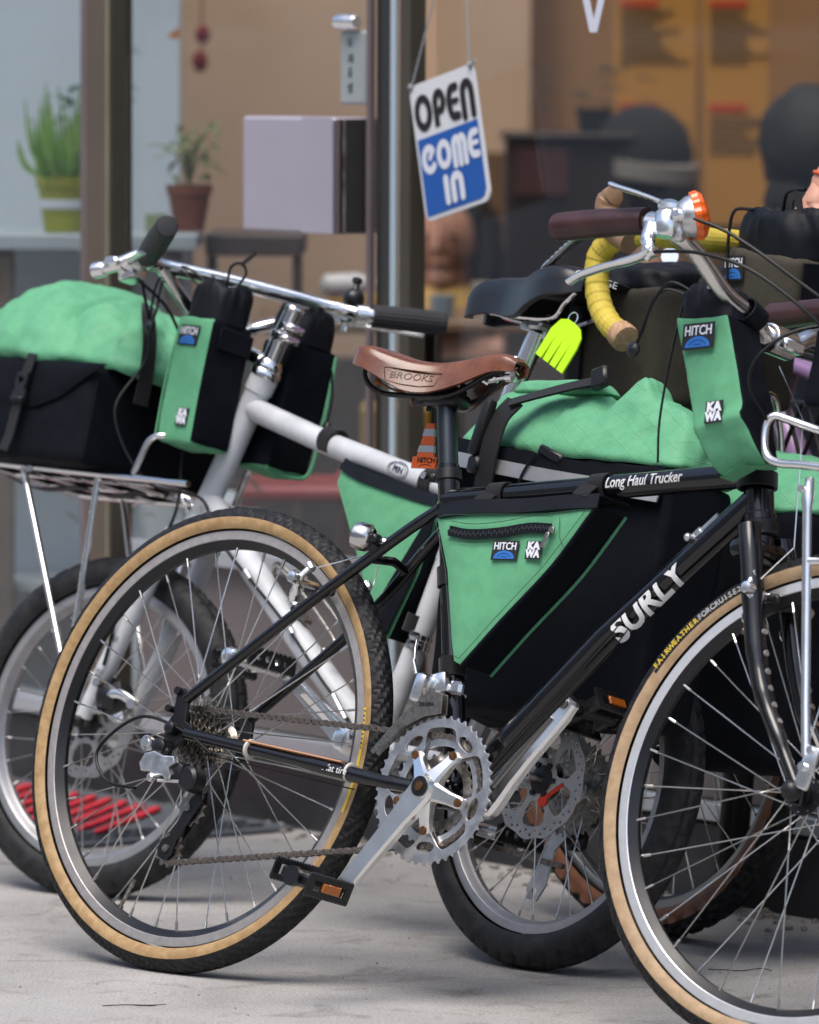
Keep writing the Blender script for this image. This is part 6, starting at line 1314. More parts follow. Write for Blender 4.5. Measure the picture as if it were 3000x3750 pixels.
part('handlebar', MB().tube(cat([(-.06, .30, .93), (.03, .22, .90), (.062, .08, .88), (.062, -.08, .88), (.03, -.22, .90), (-.06, -.30, .93)], 6), .0125, 14), M_ALU, lb)
lv = MB(); lv.tube(cat([(.115, .10, .765), (.09, .10, .772), (.03, .10, .792), (.0, .09, .805)], 4), [.007]*13, 8, flat=(.4, 1.2)); part('brake_lever', lv, M_ALU, lb)
bs = MB()
for k in range(5): bs.tube([(.10-.05*k, .07, .735), (.02-.05*k, .07, .585)], .0035, 6); bs.tube([(-.14+.05*k, .072, .735), (-.06+.05*k, .072, .585)], .0035, 6)
bs.tube([(.14, .07, .735), (-.2, .07, .735)], .0045, 8); bs.tube([(.10, .07, .585), (-.2, .07, .585)], .0045, 8); part('wire_basket', bs, M_BLKPLAS, lb)
pk = fbox(corners(.995, 1.075, -.11, -.03, .80, .90), ['x-', 'x+', 'y-', 'y+', 'z-', 'z+'], n=(10, 10, 12), rnd=.2, amp=.003, fs=14, seed=3)
o = solo('small_pouch', pk, M_BLKFAB, 'small dark pouch cut off by the right edge above the silver rack', 'bag', 60, F=FB, org=(1.035, -.07, .80))
# ================================================================== DOOR MAT
M_MAT = mat('grey rubber mat', (.075, .085, .10), .75, var=.15, vscale=40, bump=.3, bscale=300); M_MATR = mat('red mat pile', (.55, .022, .040), .95, var=.2, vscale=90, bump=.8, bscale=500)
FM = Matrix.Translation(F0+TA*-.36+IN*-.25) @ Matrix.Rotation(math.atan2(-.81228, .58326), 4, 'Z')
mt = thing('door_mat', 'grey rubber door mat with slanted red pile stripes on the pavement', 'mat', FM)
part('mat_base', MB().box((0, 0, .0045), (.90, .46, .009), bev=.003), M_MAT, mt, smooth=0)
random.seed(4)
sl_ = MB(); sl_.box((0, 0, 0), (.030, .007, .002)); slm = tomesh('mat_slot', sl_, mat('mat slot', (.014, .016, .020), .8), 0)
for i in range(11):
    for j in range(4): inst('mat_slot', slm, mt, Matrix.Translation((.425-.024*j, -.19+.036*i+(.018 if j % 2 else 0), .0098)) @ Matrix.Rotation(rad(90), 4, 'Z'))
for i in range(17):
    for j in range(3): inst('mat_slot', slm, mt, Matrix.Translation((-.40+.045*i+(.022 if j % 2 else 0), -.205+.022*j, .0098)))
sh_ = -.82
for i in range(13):
    for j, (y0, L) in enumerate(((.035, .27),)):
        c = MB()
        for q in range(9):
            t = q/8-.5; 
        c.tube([(0, L*(q/12-.5), .005) for q in range(13)], [.004]+[.0105]*11+[.004], 10, flat=(.45, 1.0))
        for k, v in enumerate(c.v): c.v[k] = V((v.x+v.y*sh_+.0025*noise.noise(v*90+V((i, 0, 0))), v.y+.004*noise.noise(v*70+V((i, j, 0))), max(.0, v.z)+.002*noise.noise(v*120)))
        x = -.335+.0485*i+.02
        part('pile_stripe', c, M_MATR, mt, M=Matrix.Translation((x, y0, .0088)), smooth=60)
# twig and bits on the pavement
tw = MB(); tw.tube(cat([(0, 0, .0018), (.03, .004, .0025), (.06, .003, .002), (.082, .012, .0022)], 4), [.0007]*6+[.0010]*4+[.0005]*3, 6)
solo('twig', tw, mat('dry twig', (.035, .03, .028), .8), 'thin dry twig lying on the pavement near the bottom left', 'twig', F=Matrix.Translation((-.395, 8.31, 0)))
tw = MB(); tw.tube(cat([(0, 0, .0018), (.02, -.012, .003), (.045, -.013, .002), (.07, -.004, .004), (.085, -.012, .002)], 4), [.0007]*17, 6)
solo('twig', tw, mat('dry twig', (.035, .03, .028), .8), 'wavy dark twig on the pavement behind the front wheel spokes', 'twig', F=Matrix.Translation((.405, 8.66, 0)))
gv = MB(); random.seed(9)
for i in range(420):
    t = random.uniform(-1.0, 1.6); o = F0+TA*t-IN*abs(random.gauss(.0, .05)); r = random.uniform(.002, .007)
    gv.sphere((o.x, o.y, r*.4), r, 6, (1, random.uniform(.6, 1), .6))
for i in range(160):
    o = V((random.uniform(-.6, .7), random.uniform(7.9, 10), 0)); r = random.uniform(.0008, .0022); gv.sphere((o.x, o.y, r*.4), r, 5)
o = solo('grit', gv, mat('pale grit', (.40, .37, .34), .9, col2=(.16, .14, .12), vscale=60), 'loose pale grit gathered along the foot of the plinth', 'grit', 0, kind='stuff')

# ================================================================== SIGN ON THE WINDOW
SG = thing('open_sign', 'white and blue OPEN COME IN sign hanging crooked on the glass', 'sign', FS, (.482, .0, .97))
ax_ = V((.167, 0, .0385)).normalized(); ay_ = V((-.0385, 0, .167)).normalized(); TS = basis((.4795, -.004, 1.0940), ax_, ay_, (0, -1, 0)); w_, h_ = .171, .212
def rrect(w, h, r, n=5):
    o = []
    for cx, cy, a0 in ((w/2-r, h/2-r, 0), (-w/2+r, h/2-r, PI/2), (-w/2+r, -h/2+r, PI), (w/2-r, -h/2+r, 3*PI/2)):
        for i in range(n+1): o.append((cx+r*cos(a0+PI/2*i/n), cy+r*sin(a0+PI/2*i/n)))
    return o
part('board', MB().plate(rrect(w_, h_, .016), (), .004, TS, bev=.0006), mat('white sign plastic', (.72, .73, .75), .35), SG, smooth=0)
part('blue_field', MB().plate([(-.079, .021), (.079, .021), (.079, -.085), (.072, -.096), (.062, -.099), (-.079, -.099)], (), .0006, TS @ Matrix.Translation((0, 0, .0026))), mat('sign blue', (.008, .10, .42), .35), SG, smooth=0)
M_SGBLK = mat('sign black', (.012, .008, .010), .4)
def stroke(mb, pts, r, cap=True):
    """flat thick line in the sign plane: one mitred strip, rounded ends"""
    global ZO
    P = [V((a, b, 0)) for a, b in pts]; n = len(P); closed = (P[0]-P[-1]).length < 1e-5
    if closed: P = P[:-1]; n -= 1
    vs = []; f = []
    for i in range(n):
        a = P[i-1] if (i or closed) else P[i]; b = P[(i+1) % n] if (i < n-1 or closed) else P[i]
        d1 = (P[i]-a).normalized() if (P[i]-a).length > 1e-9 else None; d2 = (b-P[i]).normalized() if (b-P[i]).length > 1e-9 else None
        d = ((d1 or d2)+(d2 or d1)).normalized(); nn = V((-d.y, d.x, 0)); k = 1/max(.55, d.dot(d1 or d2)); vs += [TS @ (P[i]+nn*r*k+ZO), TS @ (P[i]-nn*r*k+ZO)]
    for i in range(n if closed else n-1): j = (i+1) % n; f.append((2*i, 2*i+1, 2*j+1, 2*j))
    mb.add(vs, f)
    if cap and not closed:
        for p, q in ((P[0], P[1]), (P[-1], P[-2])):
            d = (p-q).normalized(); nn = V((-d.y, d.x, 0)); mb.add([TS @ (p+nn*r*cos(PI*k/8)+d*r*sin(PI*k/8)+ZO) for k in range(9)], [tuple(range(9))])
    ZO = ZO+V((0, 0, .00012))
def arcp(cx, cy, rx, ry, a0, a1, n=18): return [(cx+rx*cos(a0+(a1-a0)*i/n), cy+ry*sin(a0+(a1-a0)*i/n)) for i in range(n+1)]
def glyph(mb, ch, x, y, w, h, r):
    """rounded stencil-like capitals: x,y centre; w,h outer size; r half stroke"""
    a, b = w/2-r, h/2-r
    if ch == 'O': stroke(mb, arcp(x, y, a, b, 0, 2*PI, 28), r)
    if ch == 'C': stroke(mb, arcp(x, y, a, b, .75, 2*PI-.75, 24), r); stroke(mb, [(x+a*.73, y+b*.68), (x+a*.15, y+b*.1)], r*.8)
    if ch == 'P': stroke(mb, [(x-a, y-b-r*.9), (x-a, y+b*.35)], r, False); stroke(mb, [(x-a, y+b*.30)]+arcp(x, y+b*.38, a, b*.62, PI, -PI*.42, 20), r); stroke(mb, arcp(x, y+b*.38, a, b*.62, -PI*.42, -PI*.5, 4)+[(x-a*.2, y-b*.24)], r*.85)
    if ch == 'E': stroke(mb, [(x+a, y+b)]+arcp(x+a*.1, y, a*1.1, b, PI*.55, PI*1.45, 18)+[(x+a, y-b)], r); stroke(mb, [(x-a, y+b*.05), (x+a, y+b*.05)], r*.72)
    if ch == 'N': stroke(mb, [(x-a, y-b-r*.9), (x-a, y+b*.3)]+arcp(x, y+b*.3, a, b*.7, PI, 0, 14)+[(x+a, y-b-r*.9)], r, True)
    if ch == 'M': stroke(mb, [(x-a, y-b-r*.9), (x-a, y+b*.4)]+arcp(x-a/2, y+b*.5, a/2, b*.5, PI, 0, 8)+[(x, y-b-r*.9)], r); stroke(mb, [(x, y+b*.4)]+arcp(x+a/2, y+b*.5, a/2, b*.5, PI, 0, 8)+[(x+a, y-b-r*.9)], r)
    if ch == 'I': stroke(mb, [(x, y-b-r*.9), (x, y+b)], r)
ZO = V((0, 0, .0028)); m1 = MB()
for ch, x, w in (('O', -.0555, .046), ('P', -.012, .034), ('E', .024, .034), ('N', .062, .036)): glyph(m1, ch, x, .0590, w, .058, .0066)
part('lettering', m1, M_SGBLK, SG, smooth=0)
ZO = V((0, 0, .0034)); m1 = MB()
for ch, x, w in (('C', -.054, .040), ('O', -.0150, .038), ('M', .0265, .040), ('E', .0635, .030)): glyph(m1, ch, x, -.0135, w, .046, .0058)
for ch, x, w in (('I', -.018, .012), ('N', .010, .034)): glyph(m1, ch, x, -.0655, w, .042, .0064)
part('lettering', m1, M_PWHITE, SG, smooth=0)
gm = MB()
for x, y in ((-.079, .099), (.078, .099)): gm.tube([TS @ V((x, y, .001)), TS @ V((x, y, .0036))], .0016, 8)
part('grommet', gm, M_SGBLK, SG)
sc = MB(); top_ = V((.505, -.002, 1.48))
for x in (-.079, .078):
    p = TS @ V((x, .099, .004)); n = 46
    for ph in (0, PI): sc.tube([p+(top_-p)*(i/n)+V((cos(i*1.7+ph), 0, sin(i*1.7+ph)))*.0010 for i in range(n+1)], .0011, 5)
    sc.sphere(p+V((0, 0, .006)), .0045, 8)
sc.tube([TS @ V((.078, .103, .004)), TS @ V((.095, .108, .004))], .0022, 6); part('cord', sc, mat('grey twisted cord', (.34, .36, .38), .8), SG)
b = thing('hanging_ornament', 'small red, white and blue ornament beside the sign', 'ornament', FS, (.375, .06, 1.06))
oo = MB(); oo.sphere((.378, .07, 1.102), .010, 12, (1, 1, 1.2)); part('bead', oo, M_PWHITE, b); oo = MB(); oo.sphere((.376, .07, 1.090), .011, 12); part('bead', oo, mat('red bead', (.6, .01, .02), .4), b); oo = MB(); oo.sphere((.384, .07, 1.076), .012, 12, (1, 1, .7)); part('bead', oo, mat('blue bead', (.02, .35, .55), .4), b); oo = MB(); oo.lathe((.386, .07, 1.068), (.1, 0, -1), [(0, .010), (.02, .005), (.03, .002)], 12); part('cone', oo, mat('wafer bead', (.5, .16, .05), .6), b)

# ================================================================== INSIDE THE SHOP
def wbox(name, x0, x1, y0, y1, z0, z1, m, parent, bev=.003): return part(name, MB().box(((x0+x1)/2, (y0+y1)/2, (z0+z1)/2), (x1-x0, y1-y0, z1-z0), bev=bev), m, parent, smooth=0)
part_w = solo('partition_wall', MB().box((-.93, 12.10, 1.25), (1.0, .10, 2.46)), M_WHITEWALL, 'cool white partition wall behind the potted plants', 'wall', 0)
part_w = solo('partition_wall', MB().box((-.26, 13.05, 1.25), (.48, .10, 2.46)), M_BEIGE, 'plain beige wall seen between the two window posts', 'wall', 0)
part_w = solo('partition_wall', MB().box((.10, 14.75, 1.72), (.34, .06, 1.44)), M_BEIGE, 'hanging beige wall panel behind the open sign', 'wall', 0)
M_CTR = mat('pale counter laminate', (.50, .56, .58), .4, var=.04)
ct = thing('shop_counter', 'pale glass fronted counter carrying the potted plants', 'counter', None, (-.6, 11.45, .02))
wbox('top', -.98, -.372, 11.28, 11.66, .884, .912, M_CTR, ct); 
for x in (-.97, -.722, -.43): wbox('leg', x, x+.030, 11.29, 11.335, .021, .883, M_POSTBR, ct)
wbox('back_panel', -.96, -.39, 11.60, 11.62, .03, .883, M_WHITEWALL, ct); wbox('shelf', -.95, -.40, 11.34, 11.59, .62, .635, M_CTR, ct); wbox('rail', -.925, -.43, 11.30, 11.315, .735, .748, mat('brown rail', (.06, .045, .035), .5), ct, .001); wbox('rail', -.925, -.43, 11.30, 11.32, .690, .702, M_WHITEWALL, ct, .001); wbox('shelf', -.95, -.40, 11.34, 11.59, .28, .30, M_CTR, ct)
def leaf(mb, p0, p1, w, up=V((0, 0, 1)), n=6, curl=.02):
    p0, p1 = V(p0), V(p1); d = p1-p0; s = d.cross(up); s = s.normalized() if s.length > 1e-6 else V((1, 0, 0)); vs = []; f = []
    for i in range(n+1):
        t = i/n; ww = w*math.sin(PI*min(.98, t*.9+.08)); c = p0+d*t-up*curl*(t*t)*1.; vs += [c-s*ww, c+up*ww*.3, c+s*ww]
    for i in range(n): f += [(i*3, i*3+1, i*3+4, i*3+3), (i*3+1, i*3+2, i*3+5, i*3+4)]
    mb.add(vs, f)
def pot(name, label, c, r0, r1, h, m, band=None):
    b = thing(name, label, 'plant', None, c); p = MB(); c = V(c)
    p.tube([c+V((0, 0, z)) for z in (0, .002, h*.80, h*.80, h, h, h-.008)], [r0, r0*1.01, r0+(r1-r0)*.8, r1*1.0, r1*1.03, r1*.92, r1*.9], 28); part('pot', p, m, b)
    if band: q = MB(); z = h*.42; q.lathe(c+V((0, 0, z)), (0, 0, 1), [(0, r0+(r1-r0)*.42+.001), (.001, r0+(r1-r0)*.42+.004), (.015, r0+(r1-r0)*.58+.003), (.016, r0+(r1-r0)*.58+.001)], 28); part('pot_band', q, M_PWHITE, b)
    return b, c
random.seed(21)
b, c = pot('potted_succulent', 'upright bright green succulent in a lime pot on the counter', (-.612, 11.40, .913), .032, .047, .098, mat('lime pot', (.36, .36, .03), .5, var=.08), True)
s_ = MB()
for i in range(64):
    a = random.uniform(0, 2*PI); sp = random.uniform(.1, 1.25); hh = random.uniform(.05, .165)*(1.1-.35*sp); e = c+V((cos(a)*.075*sp-.012, sin(a)*.06*sp, .098+hh)); s0_ = c+V((cos(a)*.022, sin(a)*.022, .09)); md = s0_+(e-s0_)*.45+V((cos(a)*.018*sp, sin(a)*.018*sp, -.008)); s_.tube(cat([s0_, md, e], 5), [.0028]*5+[.0030]*4+[.0013]*2, 7)
part('stems', s_, mat('bright succulent green', (.17, .34, .05), .5, col2=(.30, .50, .10), vscale=60), b)
b, c = pot('potted_ivy', 'dark leaved plant behind the lime pot', (-.585, 11.56, .913), .03, .042, .08, mat('dark pot', (.05, .05, .05), .6)); s_ = MB()
for i in range(22):
    a = random.uniform(0, 2*PI); e = c+V((cos(a)*random.uniform(.02, .06)+.01, sin(a)*.04, random.uniform(.15, .26))); leaf(s_, e, e+V((cos(a)*.045, sin(a)*.03, random.uniform(-.01, .04))), .013); s_.tube([c+V((0, 0, .07)), e], .0012, 4)
part('leaves', s_, mat('dark ivy green', (.02, .095, .04), .45, col2=(.04, .15, .06), vscale=40), b)
b, c = pot('potted_shrub', 'leafy pale plant in a terracotta pot on the counter', (-.392, 11.47, .913), .026, .040, .082, mat('terracotta', (.24, .075, .035), .75, var=.12, vscale=30)); s_ = MB()
for i in range(9):
    a = -.3+i*.8; hh = random.uniform(.06, .13); e = c+V((cos(a)*.05*random.uniform(.4, 1), sin(a)*.03, .08+hh)); s_.tube(cat([c+V((0, 0, .075)), c+V((cos(a)*.015, 0, .08+hh*.6)), e], 4), .0014, 5)
    for k in range(6):
        a2 = random.uniform(0, 2*PI); q = c+(e-c)*random.uniform(.65, 1.); leaf(s_, q, q+V((cos(a2)*.038, sin(a2)*.02, random.uniform(-.012, .022))), .006)
part('leaves', s_, mat('pale olive leaf', (.16, .21, .06), .5, col2=(.34, .38, .15), vscale=50), b)
b = thing('hanging_plant', 'green leaf spray showing past the left window post', 'plant', None, (-.50, 11.6, 1.25)); s_ = MB()
for k in range(7): leaf(s_, (-.515+.002*k, 11.6, 1.225+.004*k), (-.515+.045*cos(.5+k*.35), 11.6, 1.23+.05*sin(.2+k*.28)), .008)
part('leaves', s_, MATS['dark ivy green'], b)
solo('glass_jar', MB().tube([(-.447, 11.40, .913), (-.447, 11.40, .945)], .020, 18), mat('pale jar', (.30, .36, .20), .3), 'small pale jar in front of the terracotta pot', 'jar')
b = thing('wall_ornament', 'dark red hanging ornament high on the beige wall', 'ornament', None, (-.41, 12.7, 1.19)); oo = MB(); oo.sphere((-.408, 12.7, 1.262), .015, 12, (1, .6, 1.2)); oo.sphere((-.413, 12.7, 1.210), .017, 12, (.9, .6, 1.3)); oo.tube([(-.41, 12.7, 1.2), (-.41, 12.7, 1.5)], .002, 5); part('body', oo, mat('dark red felt', (.22, .012, .018), .8), b)
solo('orange_flag', MB().plate([(-.02, 0), (.0, .014), (.0, -.008), (-.02, -.005)], (), .002, basis((-.425, 11.9, 1.26), (1, 0, 0), (0, 0, 1), (0, -1, 0))), mat('orange card', (.65, .22, .01), .6), 'tiny orange card at the edge of the white wall', 'card', 0)
tb = thing('dark_table', 'dark low table frame right of the counter', 'table', None, (-.25, 11.6, .02)); wbox('top', -.365, -.19, 11.5, 11.9, .868, .905, mat('dark brown wood', (.10, .075, .060), .5, var=.15), tb)
for x in (-.362, -.21): wbox('leg', x, x+.018, 11.51, 11.53, .021, .867, MATS['dark brown wood'], tb)
# menu boards on the far wall
M_MENU = mat('amber menu board', (.46, .215, .035), .7, var=.08, vscale=3); M_MRED = mat('menu red', (.50, .05, .012), .6); M_MTXT = mat('menu brown text', (.19, .11, .035), .7)
for i, (x0, x1, lab) in enumerate(((.445, .625, 'left amber menu board with red headings'), (.64, .86, 'middle amber menu board with red headings'), (.875, 1.1, 'right amber menu board with red headings, cut by the edge'))):
    mb_ = thing('menu_board', lab+' on the far wall', 'menu board', None, ((x0+x1)/2, 14.2, .85), 'menu boards'); wbox('board', x0, x1, 14.2, 14.22, .85, 1.5, M_MENU, mb_)
    for z in (1.335, 1.108): wbox('heading', x0+.012, x0+.095, 14.196, 14.1995, z-.007, z+.009, M_MRED, mb_, 0)
    random.seed(30+i)
    for k in range(15):
        z = 1.318-.0135*k if k < 9 else 1.085-.0145*(k-9)
        wbox('text_line', x0+.014, x0+.014+random.uniform(.07, .15), 14.1965, 14.1995, z-.003, z+.003, M_MTXT, mb_, 0)
cb = thing('dark_cabinet', 'dark cabinet standing against the far wall', 'cabinet', None, (.33, 13.6, .02)); wbox('carcass', .20, .46, 13.5, 13.9, .021, 1.045, mat('very dark wood', (.022, .014, .012), .5), cb); wbox('shelf_top', .19, .47, 13.48, 13.92, 1.047, 1.06, MATS['very dark wood'], cb); wbox('picture', .215, .33, 13.49, 13.499, .93, 1.03, mat('dark red picture', (.07, .02, .018), .6), cb)
b, c = pot('dark_plant', 'dark plant standing on the cabinet', (.385, 13.65, 1.061), .03, .04, .05, mat('dark pot', (.05, .05, .05), .6)); s_ = MB()
for i in range(40): a = random.uniform(0, 2*PI); e = c+V((cos(a)*random.uniform(0, .10), sin(a)*.05, random.uniform(.05, .14))); leaf(s_, e, e+V((cos(a)*.04, 0, .01)), .012)
part('leaves', s_, mat('very dark leaf', (.008, .018, .008), .6), b)
# low red stools, table and boxes seen low through the glass
M_REDP = mat('red painted steel', (.34, .010, .018), .35)
for i, (x, y, lab) in enumerate(((-.145, 11.2, 'red metal stool left of the window post'), (.02, 11.45, 'red metal stool seen under the white frame'), (.30, 11.6, 'red metal stool behind the lime tag'))):
    st = thing('stool', lab, 'stool', None, (x, y, .02), 'red stools inside the shop'); wbox('seat', x-.15, x+.15, y-.15, y+.15, .46, .49, M_REDP, st, .01)
    for sx in (-.13, .13):
        for sy in (-.13, .13): part('leg', MB().tube([(x+sx, y+sy, .459), (x+sx*1.15, y+sy*1.15, .021)], .012, 10), M_REDP, st)
    part('stretcher', MB().tube([(x-.138, y-.138, .25), (x+.138, y-.138, .25)], .009, 8), M_REDP, st)
tb = thing('cafe_table', 'brown table with clutter behind the door glass', 'table', None, (.10, 12.4, .02)); wbox('top', -.30, .36, 12.2, 12.8, .70, .725, mat('warm wood', (.20, .12, .065), .5, var=.15), tb, .006); part('column', MB().cyl((.03, 12.5, .021), (.03, 12.5, .699), .03), M_BLKPLAS, tb); part('base', MB().lathe((.03, 12.5, .021), (0, 0, 1), [(0, .22), (.012, .22), (.02, .05)], 24), M_BLKPLAS, tb)
for i, (x, y, z, sx, sz, col, lab) in enumerate(((.14, 12.25, .726, .05, .07, (.5, .42, .33), 'pale paper cup on the brown table'), (.215, 12.3, .726, .07, .05, (.30, .22, .12), 'small tan box on the brown table'), (-.11, 12.3, .726, .10, .045, (.62, .34, .03), 'amber lunch box near the window post'), (.06, 12.25, .726, .05, .045, (.28, .36, .40), 'blue grey bowl on the brown table'))):
    q = MB(); 
    if i in (0, 3): q.tube([(x, y, z), (x, y, z+sz)], [sx*.4, sx*.5], 18)
    else: q.box((x, y, z+sz/2), (sx, .08, sz), bev=.006)
    solo(('paper_cup', 'small_box', 'lunch_box', 'bowl')[i], q, mat('clutter %d' % i, col, .5), lab, ('cup', 'box', 'box', 'bowl')[i])
cr = thing('yellow_crate', 'ochre crate standing inside behind the brown saddle', 'crate', None, (-.02, 11.0, .02)); wbox('box', -.085, .035, 10.95, 11.2, .53, .63, mat('ochre plastic', (.30, .17, .02), .5), cr, .006); wbox('stand', -.08, .03, 10.96, 11.19, .021, .529, mat('dark stand', (.03, .025, .022), .6), cr)
dk = thing('back_shelf', 'long dark shelf unit low inside the shop', 'shelf', None, (0, 12.9, .02)); wbox('carcass', -.9, 1.2, 12.92, 12.98, .021, .62, mat('dark shop shelf', (.035, .025, .02), .6, var=.3, vscale=6), dk)
gp = thing('floor_plant', 'bushy green plant low behind the left pane', 'plant', None, (-.42, 11.0, .02)); s_ = MB(); random.seed(3)
for i in range(170): a = random.uniform(0, 2*PI); e = V((-.40+random.gauss(0, .07), 11.05+random.gauss(0, .08), .52+random.gauss(0, .055))); leaf(s_, e, e+V((cos(a)*.03, sin(a)*.02, random.uniform(-.01, .02))), .008)
part('leaves', s_, mat('mid green leaf', (.035, .085, .02), .5, col2=(.08, .16, .04), vscale=40), gp); part('planter', MB().box((-.40, 11.05, .25), (.22, .22, .45), bev=.01), M_WHITEWALL, gp)
def glowm(name, col, st):
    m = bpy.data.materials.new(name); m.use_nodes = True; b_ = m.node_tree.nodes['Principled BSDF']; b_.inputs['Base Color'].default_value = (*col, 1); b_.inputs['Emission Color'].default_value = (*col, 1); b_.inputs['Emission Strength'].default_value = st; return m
for x, lab in ((-.235, 'left of two small red glows added low inside the shop'), (-.198, 'right of two small red glows added low inside the shop')):
    solo('red_glow', MB().box((x, 10.9, .545), (.024, .02, .016), bev=.006, seg=2), glowm('glowing red', (1.0, .05, .02), 1.6), lab, 'glow', group='red glows')  # emissive blocks added to give the red glows low in the window
solo('white_bottle', MB().lathe((-.165, 11.9, .80), (1, 0, .05), [(0, .010), (.01, .022), (.07, .022), (.09, .012), (.10, .010)], 18), mat('white glaze', (.8, .78, .74), .3), 'pale bottle lying beside the amber lunch box', 'bottle')
# ================================================================== PEOPLE
M_SKIN = mat('skin', (.56, .29, .20), .5, var=.08, vscale=30); M_HAIR = mat('black hair', (.008, .0075, .0075), .75, bump=.5, bscale=300)
def skin_body(name, verts, edges, radii, m, parent, F=None, sub=2):
    me = bpy.data.meshes.new(name); me.from_pydata([tuple(v) for v in verts], edges, []); o = bpy.data.objects.new(name, me); COL.objects.link(o)
    sk = o.modifiers.new('skin', 'SKIN'); 
    for i, r in enumerate(radii): d = me.skin_vertices[0].data[i]; d.radius = (r, r) if not isinstance(r, tuple) else r; d.use_root = (i == 0)
    sk.use_smooth_shade = True; sb = o.modifiers.new('sub', 'SUBSURF'); sb.levels = sub; sb.render_levels = sub
    me.materials.append(m); o.parent = parent
    if parent: o.matrix_parent_inverse = Matrix.Translation(-ORG[parent.name])
    return o
def ensure_skin(me):
    if not me.skin_vertices: 
        bm = bmesh.new(); bm.from_mesh(me); bm.verts.layers.skin.verify(); bm.to_mesh(me); bm.free()
def skin_mesh(verts, edges, radii, m, sub=2):
    """evaluate a skinned skeleton to plain mesh data"""
    me = bpy.data.meshes.new('tmp'); me.from_pydata([tuple(v) for v in verts], edges, []); ensure_skin(me); o = bpy.data.objects.new('tmp', me); COL.objects.link(o)
    o.modifiers.new('skin', 'SKIN').use_smooth_shade = True
    for i, r in enumerate(radii): d = me.skin_vertices[0].data[i]; d.radius = (r, r) if not isinstance(r, tuple) else r; d.use_root = (i == 0)
    s = o.modifiers.new('sub', 'SUBSURF'); s.levels = sub; s.render_levels = sub
    dg = bpy.context.evaluated_depsgraph_get(); ev = o.evaluated_get(dg); r_ = bpy.data.meshes.new_from_object(ev, depsgraph=dg); r_.materials.clear(); r_.materials.append(m)
    bpy.data.objects.remove(o); bpy.data.meshes.remove(me); return r_
def put(name, me, parent):
    for v in me.vertices: v.co = v.co-ORG[parent.name]
    o = bpy.data.objects.new(name, me); COL.objects.link(o); o.parent = parent; return o
